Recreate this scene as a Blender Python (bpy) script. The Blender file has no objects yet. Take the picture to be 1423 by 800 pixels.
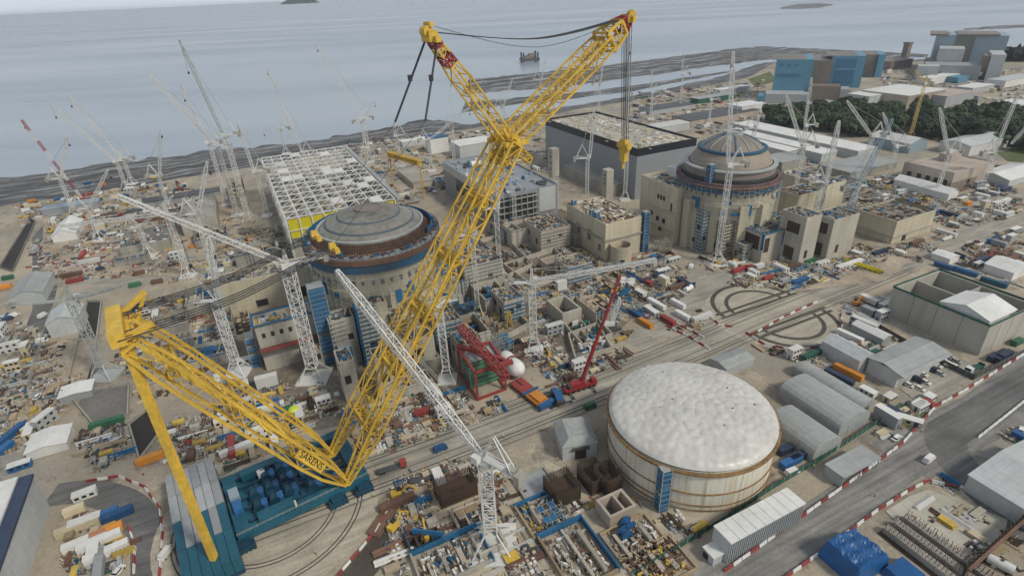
import bpy, math, random
from mathutils import Vector, Matrix
RN=random.Random(11)
C=bpy.context.scene.collection
SC=bpy.context.scene
# ---------------------------------------------------------------- camera model
F=785.0; CH=150.0; CX,CY=711.5,400.0
PIT=math.atan(412.7/F); ROLL=math.atan(0.048)
cam=bpy.data.cameras.new('camera'); co=bpy.data.objects.new('camera',cam); C.objects.link(co)
cam.sensor_fit='HORIZONTAL'; cam.sensor_width=36; cam.lens=36*F/1423; cam.clip_start=1; cam.clip_end=2000000
co.matrix_world=Matrix.Translation((0,0,CH))@Matrix.Rotation(math.pi/2-PIT,4,'X')@Matrix.Rotation(-ROLL,4,'Z')
SC.camera=co
def ray(px,py):
    x=px-CX; y=CY-py; c,s=math.cos(ROLL),math.sin(ROLL)
    u=c*x+s*y; v=-s*x+c*y
    return Vector((u,F*math.cos(PIT)+v*math.sin(PIT),-F*math.sin(PIT)+v*math.cos(PIT)))
CAM=Vector((0,0,CH))
def G(px,py,z=0.0):
    d=ray(px,py); return CAM+d*((z-CH)/d.z)
def RP(px,py,p0,az):
    d=ray(px,py).normalized(); n=Vector((-math.sin(az),math.cos(az),0))
    return CAM+d*((Vector(p0)-CAM).dot(n)/d.dot(n))
def PJ(p):
    q=Vector(p)-CAM; c,s=math.cos(PIT),math.sin(PIT)
    dep=q.y*c-q.z*s
    if dep<1: dep=1
    v=(q.y*s+q.z*c)/dep*F; u=q.x/dep*F
    cr,sr=math.cos(ROLL),math.sin(ROLL)
    return (CX+cr*u-sr*v, CY-(sr*u+cr*v))
def HT(base,ty,z0=0):
    g=G(*base,z0); lo,hi=0,148
    for _ in range(40):
        m=(lo+hi)/2
        if PJ((g.x,g.y,m))[1]>ty: lo=m
        else: hi=m
    return lo
A0=math.radians(25)
U=Vector((math.cos(A0),math.sin(A0),0)); V=Vector((-math.sin(A0),math.cos(A0),0))
def W(u,v,z=0): return U*u+V*v+Vector((0,0,z))
def UV(p): return (p.dot(U),p.dot(V))
def rad(a): return math.radians(a)
# ---------------------------------------------------------------- materials
MATS={}
def mat(name,col,rough=.8,var=.18,sc=.35,metal=0,streak=0,bump=0,rnd=.0,col2=None,stain=.5,spec=None,lines=0):
    if name in MATS: return MATS[name]
    m=bpy.data.materials.new(name); m.use_nodes=True; nt=m.node_tree; N=nt.nodes; L=nt.links
    b=N['Principled BSDF']; b.inputs['Roughness'].default_value=rough; b.inputs['Metallic'].default_value=metal
    if spec is not None: b.inputs['Specular IOR Level'].default_value=spec
    g=N.new('ShaderNodeNewGeometry')
    mp=N.new('ShaderNodeMapping'); L.new(g.outputs['Position'],mp.inputs['Vector'])
    if streak: mp.inputs['Scale'].default_value=(1,1,.12)
    n1=N.new('ShaderNodeTexNoise'); n1.inputs['Scale'].default_value=sc; n1.inputs['Detail'].default_value=8; n1.inputs['Roughness'].default_value=.65
    L.new(mp.outputs['Vector'],n1.inputs['Vector'])
    n2=N.new('ShaderNodeTexNoise'); n2.inputs['Scale'].default_value=sc*.13; n2.inputs['Detail'].default_value=4
    L.new(g.outputs['Position'],n2.inputs['Vector'])
    ad=N.new('ShaderNodeMath'); ad.operation='ADD'; L.new(n1.outputs['Fac'],ad.inputs[0]); L.new(n2.outputs['Fac'],ad.inputs[1])
    mr=N.new('ShaderNodeMapRange'); mr.inputs['From Min'].default_value=.65; mr.inputs['From Max'].default_value=1.35
    L.new(ad.outputs[0],mr.inputs['Value'])
    mx=N.new('ShaderNodeMix'); mx.data_type='RGBA'; L.new(mr.outputs[0],mx.inputs['Factor'])
    c2=col2 if col2 else tuple(min(1,c*(1+var)) for c in col)
    c1=tuple(c*(1-var*1.3) for c in col) if not col2 else col
    mx.inputs[6].default_value=(*c1,1); mx.inputs[7].default_value=(*c2,1)
    out=mx.outputs[2]
    if rnd:
        oi=N.new('ShaderNodeObjectInfo'); hs=N.new('ShaderNodeHueSaturation')
        r=N.new('ShaderNodeMapRange'); L.new(oi.outputs['Random'],r.inputs['Value']); r.inputs['To Min'].default_value=1-rnd; r.inputs['To Max'].default_value=1+rnd
        L.new(r.outputs[0],hs.inputs['Value']); L.new(out,hs.inputs['Color']); out=hs.outputs['Color']
    if lines:
        vr=N.new('ShaderNodeVectorRotate'); vr.rotation_type='Z_AXIS'; vr.inputs['Angle'].default_value=math.radians(-25); L.new(g.outputs['Position'],vr.inputs['Vector'])
        sx=N.new('ShaderNodeSeparateXYZ'); L.new(vr.outputs[0],sx.inputs[0]); acc=None
        for ax,per,wd in ((('Z',2.7,.16),('X',5.4,.16),('Y',5.4,.16)) if lines==1 else (('X',2.6,.2),('Y',2.6,.2))):
            q=N.new('ShaderNodeMath'); q.operation='FLOORED_MODULO'; L.new(sx.outputs[ax],q.inputs[0]); q.inputs[1].default_value=per
            c=N.new('ShaderNodeMath'); c.operation='LESS_THAN'; L.new(q.outputs[0],c.inputs[0]); c.inputs[1].default_value=wd
            if acc is None: acc=c.outputs[0]
            else:
                k=N.new('ShaderNodeMath'); k.operation='MAXIMUM'; L.new(acc,k.inputs[0]); L.new(c.outputs[0],k.inputs[1]); acc=k.outputs[0]
        dk=N.new('ShaderNodeMix'); dk.data_type='RGBA'; dk.blend_type='MULTIPLY'; L.new(acc,dk.inputs['Factor']); L.new(out,dk.inputs[6]); dk.inputs[7].default_value=(.74,.73,.7,1) if lines==1 else (.86,.86,.86,1); out=dk.outputs[2]
    L.new(out,b.inputs['Base Color'])
    if bump:
        bp=N.new('ShaderNodeBump'); bp.inputs['Strength'].default_value=bump; bp.inputs['Distance'].default_value=.3
        L.new(n1.outputs['Fac'],bp.inputs['Height']); L.new(bp.outputs[0],b.inputs['Normal'])
    MATS[name]=m; return m
M={}
def dm(k,*a,**kw): M[k]=mat(k,*a,**kw)
dm('conc',(.33,.315,.27),streak=1,sc=.5,var=.24,lines=1)
dm('conc_new',(.42,.395,.33),streak=1,sc=.35,var=.2,lines=1)
dm('cream',(.50,.455,.335),streak=1,sc=.4,var=.2,lines=1)
dm('pinkc',(.43,.37,.31),streak=1,sc=.4,var=.18,lines=1)
dm('conc_dark',(.17,.165,.15),sc=.5,var=.3)
dm('roofgrey',(.33,.345,.335),sc=.25,var=.2,rough=.6,lines=2)
dm('clad',(.25,.27,.29),sc=.1,var=.06,rough=.5)
dm('cladpale',(.47,.495,.49),sc=.3,var=.16,rough=.5,lines=2)
dm('acidyellow',(.58,.50,.015),var=.12,sc=.4)
dm('black',(.012,.014,.02),rough=.45,var=.3)
dm('glass',(.02,.025,.03),rough=.15,var=.2)
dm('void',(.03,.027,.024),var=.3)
dm('white',(.68,.68,.655),var=.14,sc=.6,rough=.6)
dm('white_steel',(.62,.62,.59),var=.12,sc=1.0,rough=.5)
dm('grey_steel',(.36,.38,.36),var=.15,sc=1.,rough=.5)
dm('dark_steel',(.07,.075,.075),var=.25,sc=1.,rough=.5)
dm('yellow',(.60,.39,.05),var=.32,sc=.7,rough=.55)
dm('yellow_pale',(.66,.47,.16),var=.25,sc=.7,rough=.5)
dm('orange',(.58,.23,.03),var=.15,sc=.8,rough=.55,rnd=.2)
dm('red',(.27,.02,.02),var=.2,sc=.8,rough=.5)
dm('redpaint',(.29,.05,.045),var=.2,sc=.8,rough=.6,rnd=.2)
dm('teal',(.012,.095,.145),var=.3,sc=.8,rough=.5)
dm('tealdark',(.008,.05,.09),var=.3,sc=.8,rough=.5)
dm('bluenet',(.018,.12,.25),var=.4,sc=1.2,rough=.85)
dm('blue',(.02,.10,.25),var=.2,sc=.8,rough=.55,rnd=.3)
dm('navy',(.028,.045,.085),var=.2,sc=.8,rough=.5,rnd=.2)
dm('tarp',(.008,.085,.25),var=.25,sc=.5,rough=.45)
dm('green',(.035,.15,.075),var=.2,sc=.8,rough=.6,rnd=.3)
dm('greendark',(.02,.10,.07),var=.3,sc=.8,rough=.7)
dm('rust',(.07,.045,.03),var=.45,sc=1.5,rough=.9,rnd=.3)
dm('rust_red',(.145,.085,.06),var=.4,sc=1.5,rough=.9,rnd=.3)
dm('timber',(.33,.25,.155),var=.25,sc=1.5,rough=.85,rnd=.3)
dm('timber_pale',(.44,.37,.26),var=.2,sc=1.5,rough=.85,rnd=.2)
dm('form_yellow',(.48,.34,.07),var=.25,sc=1.5,rough=.8,rnd=.2)
dm('cabin_white',(.62,.62,.59),var=.1,sc=1.,rough=.6,rnd=.12)
dm('cabin_cream',(.55,.48,.33),var=.12,sc=1.,rough=.6,rnd=.15)
dm('cabin_grey',(.33,.35,.36),var=.12,sc=1.,rough=.6,rnd=.2)
dm('tyre',(.015,.015,.015),var=.2,rough=.9)
dm('cable',(.035,.037,.04),var=.2,rough=.6)
dm('hvis',(.55,.62,.05),var=.1,rough=.6)
dm('gravel',(.32,.28,.22),var=.3,sc=1.2,rough=.95,bump=.3)
dm('earth',(.16,.10,.06),var=.35,sc=.6,rough=.95,bump=.3)
dm('railmark',(.075,.064,.05),var=.3,sc=.6,rough=.8)
dm('mark_white',(.6,.6,.57),var=.25,sc=1.,rough=.8)
dm('skin',(.45,.28,.2),var=.05)
dm('leafd',(.024,.048,.018),var=.5,sc=.25,rough=.8,rnd=.45)
dm('leafm',(.045,.078,.026),var=.5,sc=.3,rough=.8,rnd=.45)
dm('bark',(.08,.06,.04),var=.2)
dm('grass',(.11,.13,.05),var=.35,sc=.2,rough=.95)
dm('hinkblue',(.10,.26,.36),var=.1,sc=.05,rough=.5)
dm('hinkblued',(.05,.165,.28),var=.1,sc=.05,rough=.5)
dm('hinkpale',(.26,.33,.38),var=.08,sc=.05,rough=.5)
dm('hinkolive',(.15,.16,.13),var=.15,sc=.05,rough=.6)
dm('brownmetal',(.20,.17,.14),var=.2,sc=.1,rough=.6)
dm('resconc',(.40,.385,.335),streak=1,sc=.3,var=.16)
dm('netpatch',(.05,.06,.06),col2=(.018,.12,.24),sc=.35)
dm('worn',(.20,.17,.13),var=.45,sc=.5,rough=.95,bump=.3)
dm('palepad',(.43,.38,.29),var=.3,sc=.3,rough=.95,bump=.2)
dm('rubblebed',(.37,.31,.235),var=.4,sc=.5,rough=.95,bump=.4)
def roadmat(name,col,str_=.35):
    m=bpy.data.materials.new(name); m.use_nodes=True; nt=m.node_tree;N=nt.nodes;L=nt.links;b=N['Principled BSDF']; b.inputs['Roughness'].default_value=.82
    g=N.new('ShaderNodeNewGeometry')
    def nz(scv,det,rot=-25):
        mp=N.new('ShaderNodeMapping'); mp.vector_type='POINT'; mp.inputs['Scale'].default_value=scv
        mr=N.new('ShaderNodeVectorRotate'); mr.rotation_type='Z_AXIS'; mr.inputs['Angle'].default_value=math.radians(rot); L.new(g.outputs['Position'],mr.inputs['Vector']); L.new(mr.outputs[0],mp.inputs['Vector'])
        n=N.new('ShaderNodeTexNoise'); n.inputs['Scale'].default_value=1; n.inputs['Detail'].default_value=det; n.inputs['Roughness'].default_value=.65; L.new(mp.outputs[0],n.inputs['Vector']); return n.outputs['Fac']
    cur=None
    for sc_,lo,hi,a,c in (((.02,.45,1),.35,.65,1-str_,1+str_*.6),((.06,.08,1),.35,.65,1-str_*.8,1+str_*.5),((.9,.9,1),.3,.7,.8,1.12)):
        r=N.new('ShaderNodeMapRange'); L.new(nz(sc_,7),r.inputs['Value']); r.inputs['From Min'].default_value=lo; r.inputs['From Max'].default_value=hi; r.inputs['To Min'].default_value=a; r.inputs['To Max'].default_value=c
        if cur is None: cur=r.outputs[0]
        else:
            q=N.new('ShaderNodeMath'); q.operation='MULTIPLY'; L.new(cur,q.inputs[0]); L.new(r.outputs[0],q.inputs[1]); cur=q.outputs[0]
    v=N.new('ShaderNodeVectorMath'); v.operation='SCALE'; v.inputs[0].default_value=col; L.new(cur,v.inputs['Scale']); L.new(v.outputs[0],b.inputs['Base Color']); MATS[name]=m; M[name]=m
roadmat('asphalt',(.15,.148,.143)); roadmat('roadgrey',(.235,.228,.21)); roadmat('roadconc',(.35,.325,.27),.28); roadmat('padconc',(.43,.39,.31),.22)
# ---------------------------------------------------------------- mesh builder
class MB:
    def __init__(s): s.v=[]; s.f=[]; s.m=[]
    def face(s,idx,mi=0): s.f.append(idx); s.m.append(mi)
    def box(s,c,d,rz=0,mi=0,top=1.0,topy=None):
        """c = centre of the base, d = size"""
        n=len(s.v); hx,hy=d[0]/2,d[1]/2; ca,sa=math.cos(rz),math.sin(rz); ty=top if topy is None else topy
        for z,kx,ky in ((0,1,1),(d[2],top,ty)):
            for x,y in ((-hx,-hy),(hx,-hy),(hx,hy),(-hx,hy)):
                x*=kx;y*=ky
                s.v.append((c[0]+x*ca-y*sa,c[1]+x*sa+y*ca,c[2]+z))
        for q in ((3,2,1,0),(4,5,6,7),(0,1,5,4),(1,2,6,5),(2,3,7,6),(3,0,4,7)): s.face([n+i for i in q],mi)
        return s
    def lo(s,x0,y0,z0,x1,y1,z1,mi=0): return s.box(((x0+x1)/2,(y0+y1)/2,z0),(x1-x0,y1-y0,z1-z0),0,mi)
    def bar(s,a,b,w,mi=0,h=None,cap=False):
        a=Vector(a);b=Vector(b);d=b-a
        if d.length<1e-4: return s
        d.normalize(); r=Vector((0,0,1)) if abs(d.z)<.95 else Vector((1,0,0))
        x=d.cross(r).normalized(); y=x.cross(d); h=h or w
        n=len(s.v)
        for p in (a,b):
            for i,j in ((-1,-1),(1,-1),(1,1),(-1,1)): s.v.append(tuple(p+x*(i*w/2)+y*(j*h/2)))
        for i in range(4):
            j=(i+1)%4; s.face([n+i,n+j,n+4+j,n+4+i],mi)
        if cap: s.face([n+3,n+2,n+1,n],mi); s.face([n+4,n+5,n+6,n+7],mi)
        return s
    def prism(s,poly,z0,z1,mi=0,bottom=True):
        n=len(s.v);k=len(poly)
        ar=sum(poly[i][0]*poly[(i+1)%k][1]-poly[(i+1)%k][0]*poly[i][1] for i in range(k))
        if ar<0: poly=poly[::-1]
        for z in (z0,z1):
            for p in poly: s.v.append((p[0],p[1],z))
        if bottom: s.face(list(range(n+k-1,n-1,-1)),mi)
        s.face(list(range(n+k,n+2*k)),mi)
        for i in range(k):
            j=(i+1)%k; s.face([n+i,n+j,n+k+j,n+k+i],mi)
        return s
    def sheet(s,poly,z,mi=0):
        n=len(s.v);k=len(poly)
        ar=sum(poly[i][0]*poly[(i+1)%k][1]-poly[(i+1)%k][0]*poly[i][1] for i in range(k))
        if ar<0: poly=poly[::-1]
        for p in poly: s.v.append((p[0],p[1],z))
        s.face(list(range(n,n+k)),mi); return s
    def lathe(s,c,prof,n=48,mi=0,a0=0,a1=2*math.pi,closed=True):
        b=len(s.v);k=len(prof); full=abs(a1-a0-2*math.pi)<1e-6; m=n if full else n+1
        for i in range(m):
            a=a0+(a1-a0)*i/n
            for r,z in prof: s.v.append((c[0]+r*math.cos(a),c[1]+r*math.sin(a),c[2]+z))
        for i in range(n):
            j=(i+1)%m
            for q in range(k-1): s.face([b+i*k+q,b+j*k+q,b+j*k+q+1,b+i*k+q+1],mi)
        return s
    def tube(s,a,b,r,n=10,mi=0,r2=None):
        a=Vector(a);b=Vector(b);d=(b-a).normalized(); q=Vector((0,0,1)) if abs(d.z)<.95 else Vector((1,0,0))
        x=d.cross(q).normalized();y=x.cross(d);o=len(s.v);r2=r if r2 is None else r2
        for p,rr in ((a,r),(b,r2)):
            for i in range(n):
                t=2*math.pi*i/n; s.v.append(tuple(p+x*(rr*math.cos(t))+y*(rr*math.sin(t))))
        for i in range(n):
            j=(i+1)%n; s.face([o+i,o+j,o+n+j,o+n+i],mi)
        s.face([o+i for i in range(n-1,-1,-1)],mi); s.face([o+n+i for i in range(n)],mi)
        return s
    def lattice(s,a,b,wa,wb,step,ch,br,up=(0,0,1),mid=None,mi=0,mib=None,ra=1.,diag=2,aspect=1.):
        """square lattice girder from a to b; widths wa..wb (mid = width at the middle part)"""
        a=Vector(a);b=Vector(b);d=b-a;Ln=d.length;d.normalize();up=Vector(up)
        x=d.cross(up).normalized();y=x.cross(d).normalized()
        k=max(2,int(round(Ln/step))); mib=mi if mib is None else mib
        def wd(t):
            if mid is None: return wa+(wb-wa)*t
            e=.16
            if t<e: return wa+(mid-wa)*t/e
            if t>1-e: return wb+(mid-wb)*(1-t)/e
            return mid
        R=[]
        for i in range(k+1):
            t=i/k;w=wd(t)/2;p=a+d*(Ln*t)
            R.append([p+x*(sx*w)+y*(sy*w*aspect) for sx,sy in ((-1,-1),(1,-1),(1,1),(-1,1))])
        for i in range(k):
            for c in range(4):
                s.bar(R[i][c],R[i+1][c],ch,mi)
                e=(c+1)%4
                if (i+c)%2==0: s.bar(R[i][c],R[i+1][e],br,mib)
                else: s.bar(R[i][e],R[i+1][c],br,mib)
                if ra and i>0 and i%int(ra)==0: s.bar(R[i][c],R[i][e],br,mib)
        for q in (0,k):
            for c in range(4): s.bar(R[q][c],R[q][(c+1)%4],ch,mi)
        return s
    def mesh(s,name,mats,off=(0,0,0)):
        me=bpy.data.meshes.new(name); ox,oy,oz=off
        me.from_pydata([(x-ox,y-oy,z-oz) for x,y,z in s.v],[],s.f)
        if not isinstance(mats,(list,tuple)): mats=[mats]
        for m in mats: me.materials.append(m)
        if len(mats)>1: me.polygons.foreach_set('material_index',s.m)
        me.update(); return me
    def smooth(s,me):
        me.polygons.foreach_set('use_smooth',[True]*len(me.polygons)); return me
# ---------------------------------------------------------------- objects
def tag(o,label=None,cat=None,group=None,kind=None):
    if label: o['label']=label
    if cat: o['category']=cat
    if group: o['group']=group
    if kind: o['kind']=kind
    return o
def thing(name,label,cat,loc=(0,0,0),rz=0,group=None):
    o=bpy.data.objects.new(name,None); C.objects.link(o); o.location=loc; o.rotation_euler=(0,0,rz); o.empty_display_size=.5
    return tag(o,label,cat,group)
def part(root,name,mb,mats,off=(0,0,0),label=None,smooth=False):
    me=mb.mesh(name,mats,off)
    if smooth: mb.smooth(me)
    o=bpy.data.objects.new(name,me); C.objects.link(o); o.parent=root
    if label: o['label']=label
    return o
def solo(name,label,cat,mb,mats,loc=(0,0,0),rz=0,group=None,smooth=False,off=(0,0,0)):
    me=mb.mesh(name,mats,off)
    if smooth: mb.smooth(me)
    o=bpy.data.objects.new(name,me); C.objects.link(o); o.location=loc; o.rotation_euler=(0,0,rz)
    return tag(o,label,cat,group)
def struct(name,mb,mats,kind='structure'):
    o=bpy.data.objects.new(name,mb.mesh(name,mats)); C.objects.link(o); o['kind']=kind; return o
def kids(o): return list(o.children)
def dup(o,loc,rz,label=None,group=None):
    c=o.copy(); C.objects.link(c); c.location=loc; c.rotation_euler=(0,0,rz)
    if label: c['label']=label
    if group: c['group']=group
    for ch in kids(o):
        d=ch.copy(); C.objects.link(d); d.parent=c
        for g in kids(ch):
            e=g.copy(); C.objects.link(e); e.parent=d
    return c
EXC=[]   # exclusion footprints (u0,v0,u1,v1)
EXCC=[]  # exclusion circles (x,y,r)
# ---------------------------------------------------------------- world and light
w=bpy.data.worlds.new('World'); SC.world=w; w.use_nodes=True; nt=w.node_tree
bg=nt.nodes['Background']; sky=nt.nodes.new('ShaderNodeTexSky'); sky.sky_type='NISHITA'; sky.sun_disc=False
sdir=Vector((.62,-.42,.72)).normalized()
sky.sun_elevation=math.asin(sdir.z); sky.sun_rotation=math.atan2(sdir.x,sdir.y)
sky.air_density=1.0; sky.dust_density=1.0; sky.ozone_density=1.2
hs=nt.nodes.new('ShaderNodeHueSaturation'); hs.inputs['Saturation'].default_value=.42
nt.links.new(sky.outputs[0],hs.inputs['Color']); bg.inputs['Strength'].default_value=.068
tc=nt.nodes.new('ShaderNodeTexCoord'); cmp_=nt.nodes.new('ShaderNodeMapping'); cmp_.inputs['Scale'].default_value=(1.6,1.6,6); nt.links.new(tc.outputs['Generated'],cmp_.inputs['Vector'])
cn=nt.nodes.new('ShaderNodeTexNoise'); cn.inputs['Scale'].default_value=1.3; cn.inputs['Detail'].default_value=6; nt.links.new(cmp_.outputs[0],cn.inputs['Vector'])
cr_=nt.nodes.new('ShaderNodeMix'); cr_.data_type='RGBA'; cr_.inputs[6].default_value=(3.5,4.1,5.2,1); cr_.inputs[7].default_value=(5.9,6.2,6.7,1); nt.links.new(cn.outputs['Fac'],cr_.inputs['Factor'])
sp=nt.nodes.new('ShaderNodeSeparateXYZ'); nt.links.new(tc.outputs['Generated'],sp.inputs[0])
gr=nt.nodes.new('ShaderNodeMapRange'); gr.interpolation_type='SMOOTHSTEP'; nt.links.new(sp.outputs['Z'],gr.inputs['Value']); gr.inputs['From Min'].default_value=.0; gr.inputs['From Max'].default_value=.5; gr.inputs['To Min'].default_value=1.45; gr.inputs['To Max'].default_value=.8
vm=nt.nodes.new('ShaderNodeVectorMath'); vm.operation='SCALE'; nt.links.new(cr_.outputs[2],vm.inputs[0]); nt.links.new(gr.outputs[0],vm.inputs['Scale'])
cm_=nt.nodes.new('ShaderNodeMix'); cm_.data_type='RGBA'; cm_.inputs['Factor'].default_value=.72; nt.links.new(hs.outputs[0],cm_.inputs[6]); nt.links.new(vm.outputs[0],cm_.inputs[7]); nt.links.new(cm_.outputs[2],bg.inputs['Color'])
sl=bpy.data.lights.new('sun','SUN'); sl.energy=1.5; sl.angle=rad(10); sl.color=(1,.93,.80)
so=bpy.data.objects.new('sun',sl); C.objects.link(so); so.rotation_euler=(-sdir).to_track_quat('-Z','Y').to_euler(); so.location=(0,0,400)
vs=SC.view_settings; vs.view_transform='Standard'; vs.look='None'; vs.gamma=1; vs.use_curve_mapping=False; vs.exposure=.68
# ---------------------------------------------------------------- sea
SEA=-7.0
def seamat():
    m=bpy.data.materials.new('sea'); m.use_nodes=True; nt=m.node_tree;N=nt.nodes;L=nt.links;b=N['Principled BSDF']
    g=N.new('ShaderNodeNewGeometry'); mp=N.new('ShaderNodeMapping'); L.new(g.outputs['Position'],mp.inputs['Vector'])
    mp.inputs['Rotation'].default_value=(0,0,-.1); mp.inputs['Scale'].default_value=(.0006,.0028,1)
    n=N.new('ShaderNodeTexNoise'); n.inputs['Scale'].default_value=1; n.inputs['Detail'].default_value=7; n.inputs['Roughness'].default_value=.6; L.new(mp.outputs[0],n.inputs['Vector'])
    cr=N.new('ShaderNodeMapRange'); L.new(n.outputs['Fac'],cr.inputs['Value']); cr.inputs['From Min'].default_value=.35; cr.inputs['From Max'].default_value=.65
    mx=N.new('ShaderNodeMix'); mx.data_type='RGBA'; L.new(cr.outputs[0],mx.inputs['Factor']); mx.inputs[6].default_value=(.26,.325,.38,1); mx.inputs[7].default_value=(.32,.37,.40,1)
    L.new(mx.outputs[2],b.inputs['Base Color'])
    r=N.new('ShaderNodeMapRange'); L.new(n.outputs['Fac'],r.inputs['Value']); r.inputs['From Min'].default_value=.35; r.inputs['From Max'].default_value=.65; r.inputs['To Min'].default_value=.30; r.inputs['To Max'].default_value=.19
    L.new(r.outputs[0],b.inputs['Roughness'])
    n2=N.new('ShaderNodeTexNoise'); n2.inputs['Scale'].default_value=.15; n2.inputs['Detail'].default_value=5; L.new(g.outputs['Position'],n2.inputs['Vector'])
    bp=N.new('ShaderNodeBump'); bp.inputs['Strength'].default_value=.25; bp.inputs['Distance'].default_value=.6; L.new(n2.outputs['Fac'],bp.inputs['Height']); L.new(bp.outputs[0],b.inputs['Normal'])
    b.inputs['IOR'].default_value=1.33
    return m
mb=MB(); mb.sheet([(-500000,-500),(500000,-500),(500000,600000),(-500000,600000)],SEA); struct('sea',mb,seamat())
# ---------------------------------------------------------------- ground sheet
shore=[(-900,400),(-200,320),(0,287),(130,268),(250,248),(350,232),(440,215),(530,196),(600,188),(660,178),(720,170),(800,152),(880,140),(960,124),(1040,108),(1075,88),(1180,84),(1240,88),(1300,84),(1410,86),(1700,70)]
gp=[G(x,y) for x,y in shore]
def groundmat():
    m=bpy.data.materials.new('ground'); m.use_nodes=True; nt=m.node_tree;N=nt.nodes;L=nt.links;b=N['Principled BSDF']; b.inputs['Roughness'].default_value=.95
    g=N.new('ShaderNodeNewGeometry')
    def noise(sc,det,ro=.6):
        n=N.new('ShaderNodeTexNoise'); n.inputs['Scale'].default_value=sc; n.inputs['Detail'].default_value=det; n.inputs['Roughness'].default_value=ro; L.new(g.outputs['Position'],n.inputs['Vector']); return n.outputs['Fac']
    def ramp(f,a,c):
        r=N.new('ShaderNodeMapRange'); L.new(f,r.inputs['Value']); r.inputs['From Min'].default_value=a; r.inputs['From Max'].default_value=c; return r.outputs[0]
    def mix(f,a,c):
        x=N.new('ShaderNodeMix'); x.data_type='RGBA'
        L.new(f,x.inputs['Factor'])
        for i,q in ((6,a),(7,c)):
            if isinstance(q,tuple): x.inputs[i].default_value=(*q,1)
            else: L.new(q,x.inputs[i])
        return x.outputs[2]
    base=mix(ramp(noise(.02,6),.35,.65),(.27,.24,.19),(.46,.40,.305))
    base=mix(ramp(noise(.011,5),.52,.66),base,(.28,.27,.25))
    base=mix(ramp(noise(.05,8,.7),.56,.68),base,(.50,.44,.34))
    base=mix(ramp(noise(.09,8,.7),.55,.70),base,(.11,.09,.07))
    hi=N.new('ShaderNodeMix'); hi.data_type='RGBA'; hi.blend_type='MULTIPLY'; hi.inputs[0].default_value=.55
    L.new(base,hi.inputs[6]); L.new(mix(ramp(noise(.8,6,.75),.3,.7),(.55,.55,.55),(1.15,1.12,1.08)),hi.inputs[7])
    L.new(hi.outputs[2],b.inputs['Base Color'])
    bp=N.new('ShaderNodeBump'); bp.inputs['Strength'].default_value=.4; bp.inputs['Distance'].default_value=.3; L.new(noise(.9,6,.75),bp.inputs['Height']); L.new(bp.outputs[0],b.inputs['Normal'])
    return m
mb=MB(); poly=[(p.x,p.y) for p in gp]+[(4200,2600),(4200,-200),(-1200,-200)]
mb.sheet(poly,0); struct('ground',mb,groundmat())
# foreshore : terrain strip falling from the works platform to the water
def foremat():
    m=bpy.data.materials.new('foreshore'); m.use_nodes=True; nt=m.node_tree;N=nt.nodes;L=nt.links;b=N['Principled BSDF']
    g=N.new('ShaderNodeNewGeometry'); mp=N.new('ShaderNodeMapping'); mp.inputs['Rotation'].default_value=(0,0,rad(-25)); L.new(g.outputs['Position'],mp.inputs['Vector'])
    n=N.new('ShaderNodeTexNoise'); n.inputs['Scale'].default_value=.006; n.inputs['Detail'].default_value=5; L.new(mp.outputs[0],n.inputs['Vector'])
    sx=N.new('ShaderNodeSeparateXYZ'); L.new(mp.outputs[0],sx.inputs[0])
    ma=N.new('ShaderNodeMath'); ma.operation='MULTIPLY_ADD'; L.new(n.outputs['Fac'],ma.inputs[0]); ma.inputs[1].default_value=150; L.new(sx.outputs['Y'],ma.inputs[2])
    cm=N.new('ShaderNodeCombineXYZ'); L.new(ma.outputs[0],cm.inputs['X'])
    n2=N.new('ShaderNodeTexNoise'); n2.inputs['Scale'].default_value=.05; n2.inputs['Detail'].default_value=6; n2.inputs['Roughness'].default_value=.7; L.new(cm.outputs[0],n2.inputs['Vector'])
    mp2=N.new('ShaderNodeMapping'); mp2.inputs['Scale'].default_value=(.022,.17,.1); L.new(mp.outputs[0],mp2.inputs['Vector'])
    n3=N.new('ShaderNodeTexNoise'); n3.inputs['Scale'].default_value=1.; n3.inputs['Detail'].default_value=8; n3.inputs['Roughness'].default_value=.7; L.new(mp2.outputs[0],n3.inputs['Vector'])
    ad=N.new('ShaderNodeMath'); ad.operation='ADD'; L.new(n2.outputs['Fac'],ad.inputs[0]); L.new(n3.outputs['Fac'],ad.inputs[1])
    cr=N.new('ShaderNodeValToRGB'); L.new(ad.outputs[0],cr.inputs[0])
    hf=N.new('ShaderNodeMath'); hf.operation='MULTIPLY'; hf.inputs[1].default_value=.5; L.new(ad.outputs[0],hf.inputs[0]); L.new(hf.outputs[0],cr.inputs[0])
    e=cr.color_ramp.elements; e[0].position=.40; e[0].color=(.022,.023,.023,1); e[1].position=.58; e[1].color=(.34,.37,.39,1)
    x=e.new(.49); x.color=(.07,.07,.066,1); x=e.new(.53); x.color=(.18,.175,.165,1)
    L.new(cr.outputs[0],b.inputs['Base Color'])
    r=N.new('ShaderNodeMapRange'); L.new(hf.outputs[0],r.inputs['Value']); r.inputs['From Min'].default_value=.5; r.inputs['From Max'].default_value=.6; r.inputs['To Min'].default_value=.8; r.inputs['To Max'].default_value=.3; L.new(r.outputs[0],b.inputs['Roughness'])
    return m
seaedge=[(-900,350),(-200,272),(0,240),(130,224),(250,208),(350,200),(440,190),(520,176),(590,161),(650,171),(690,163),(760,150),(850,136),(930,120),(1000,104),(1060,86),(1180,80),(1240,84),(1300,80),(1410,82),(1700,64)]
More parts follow.
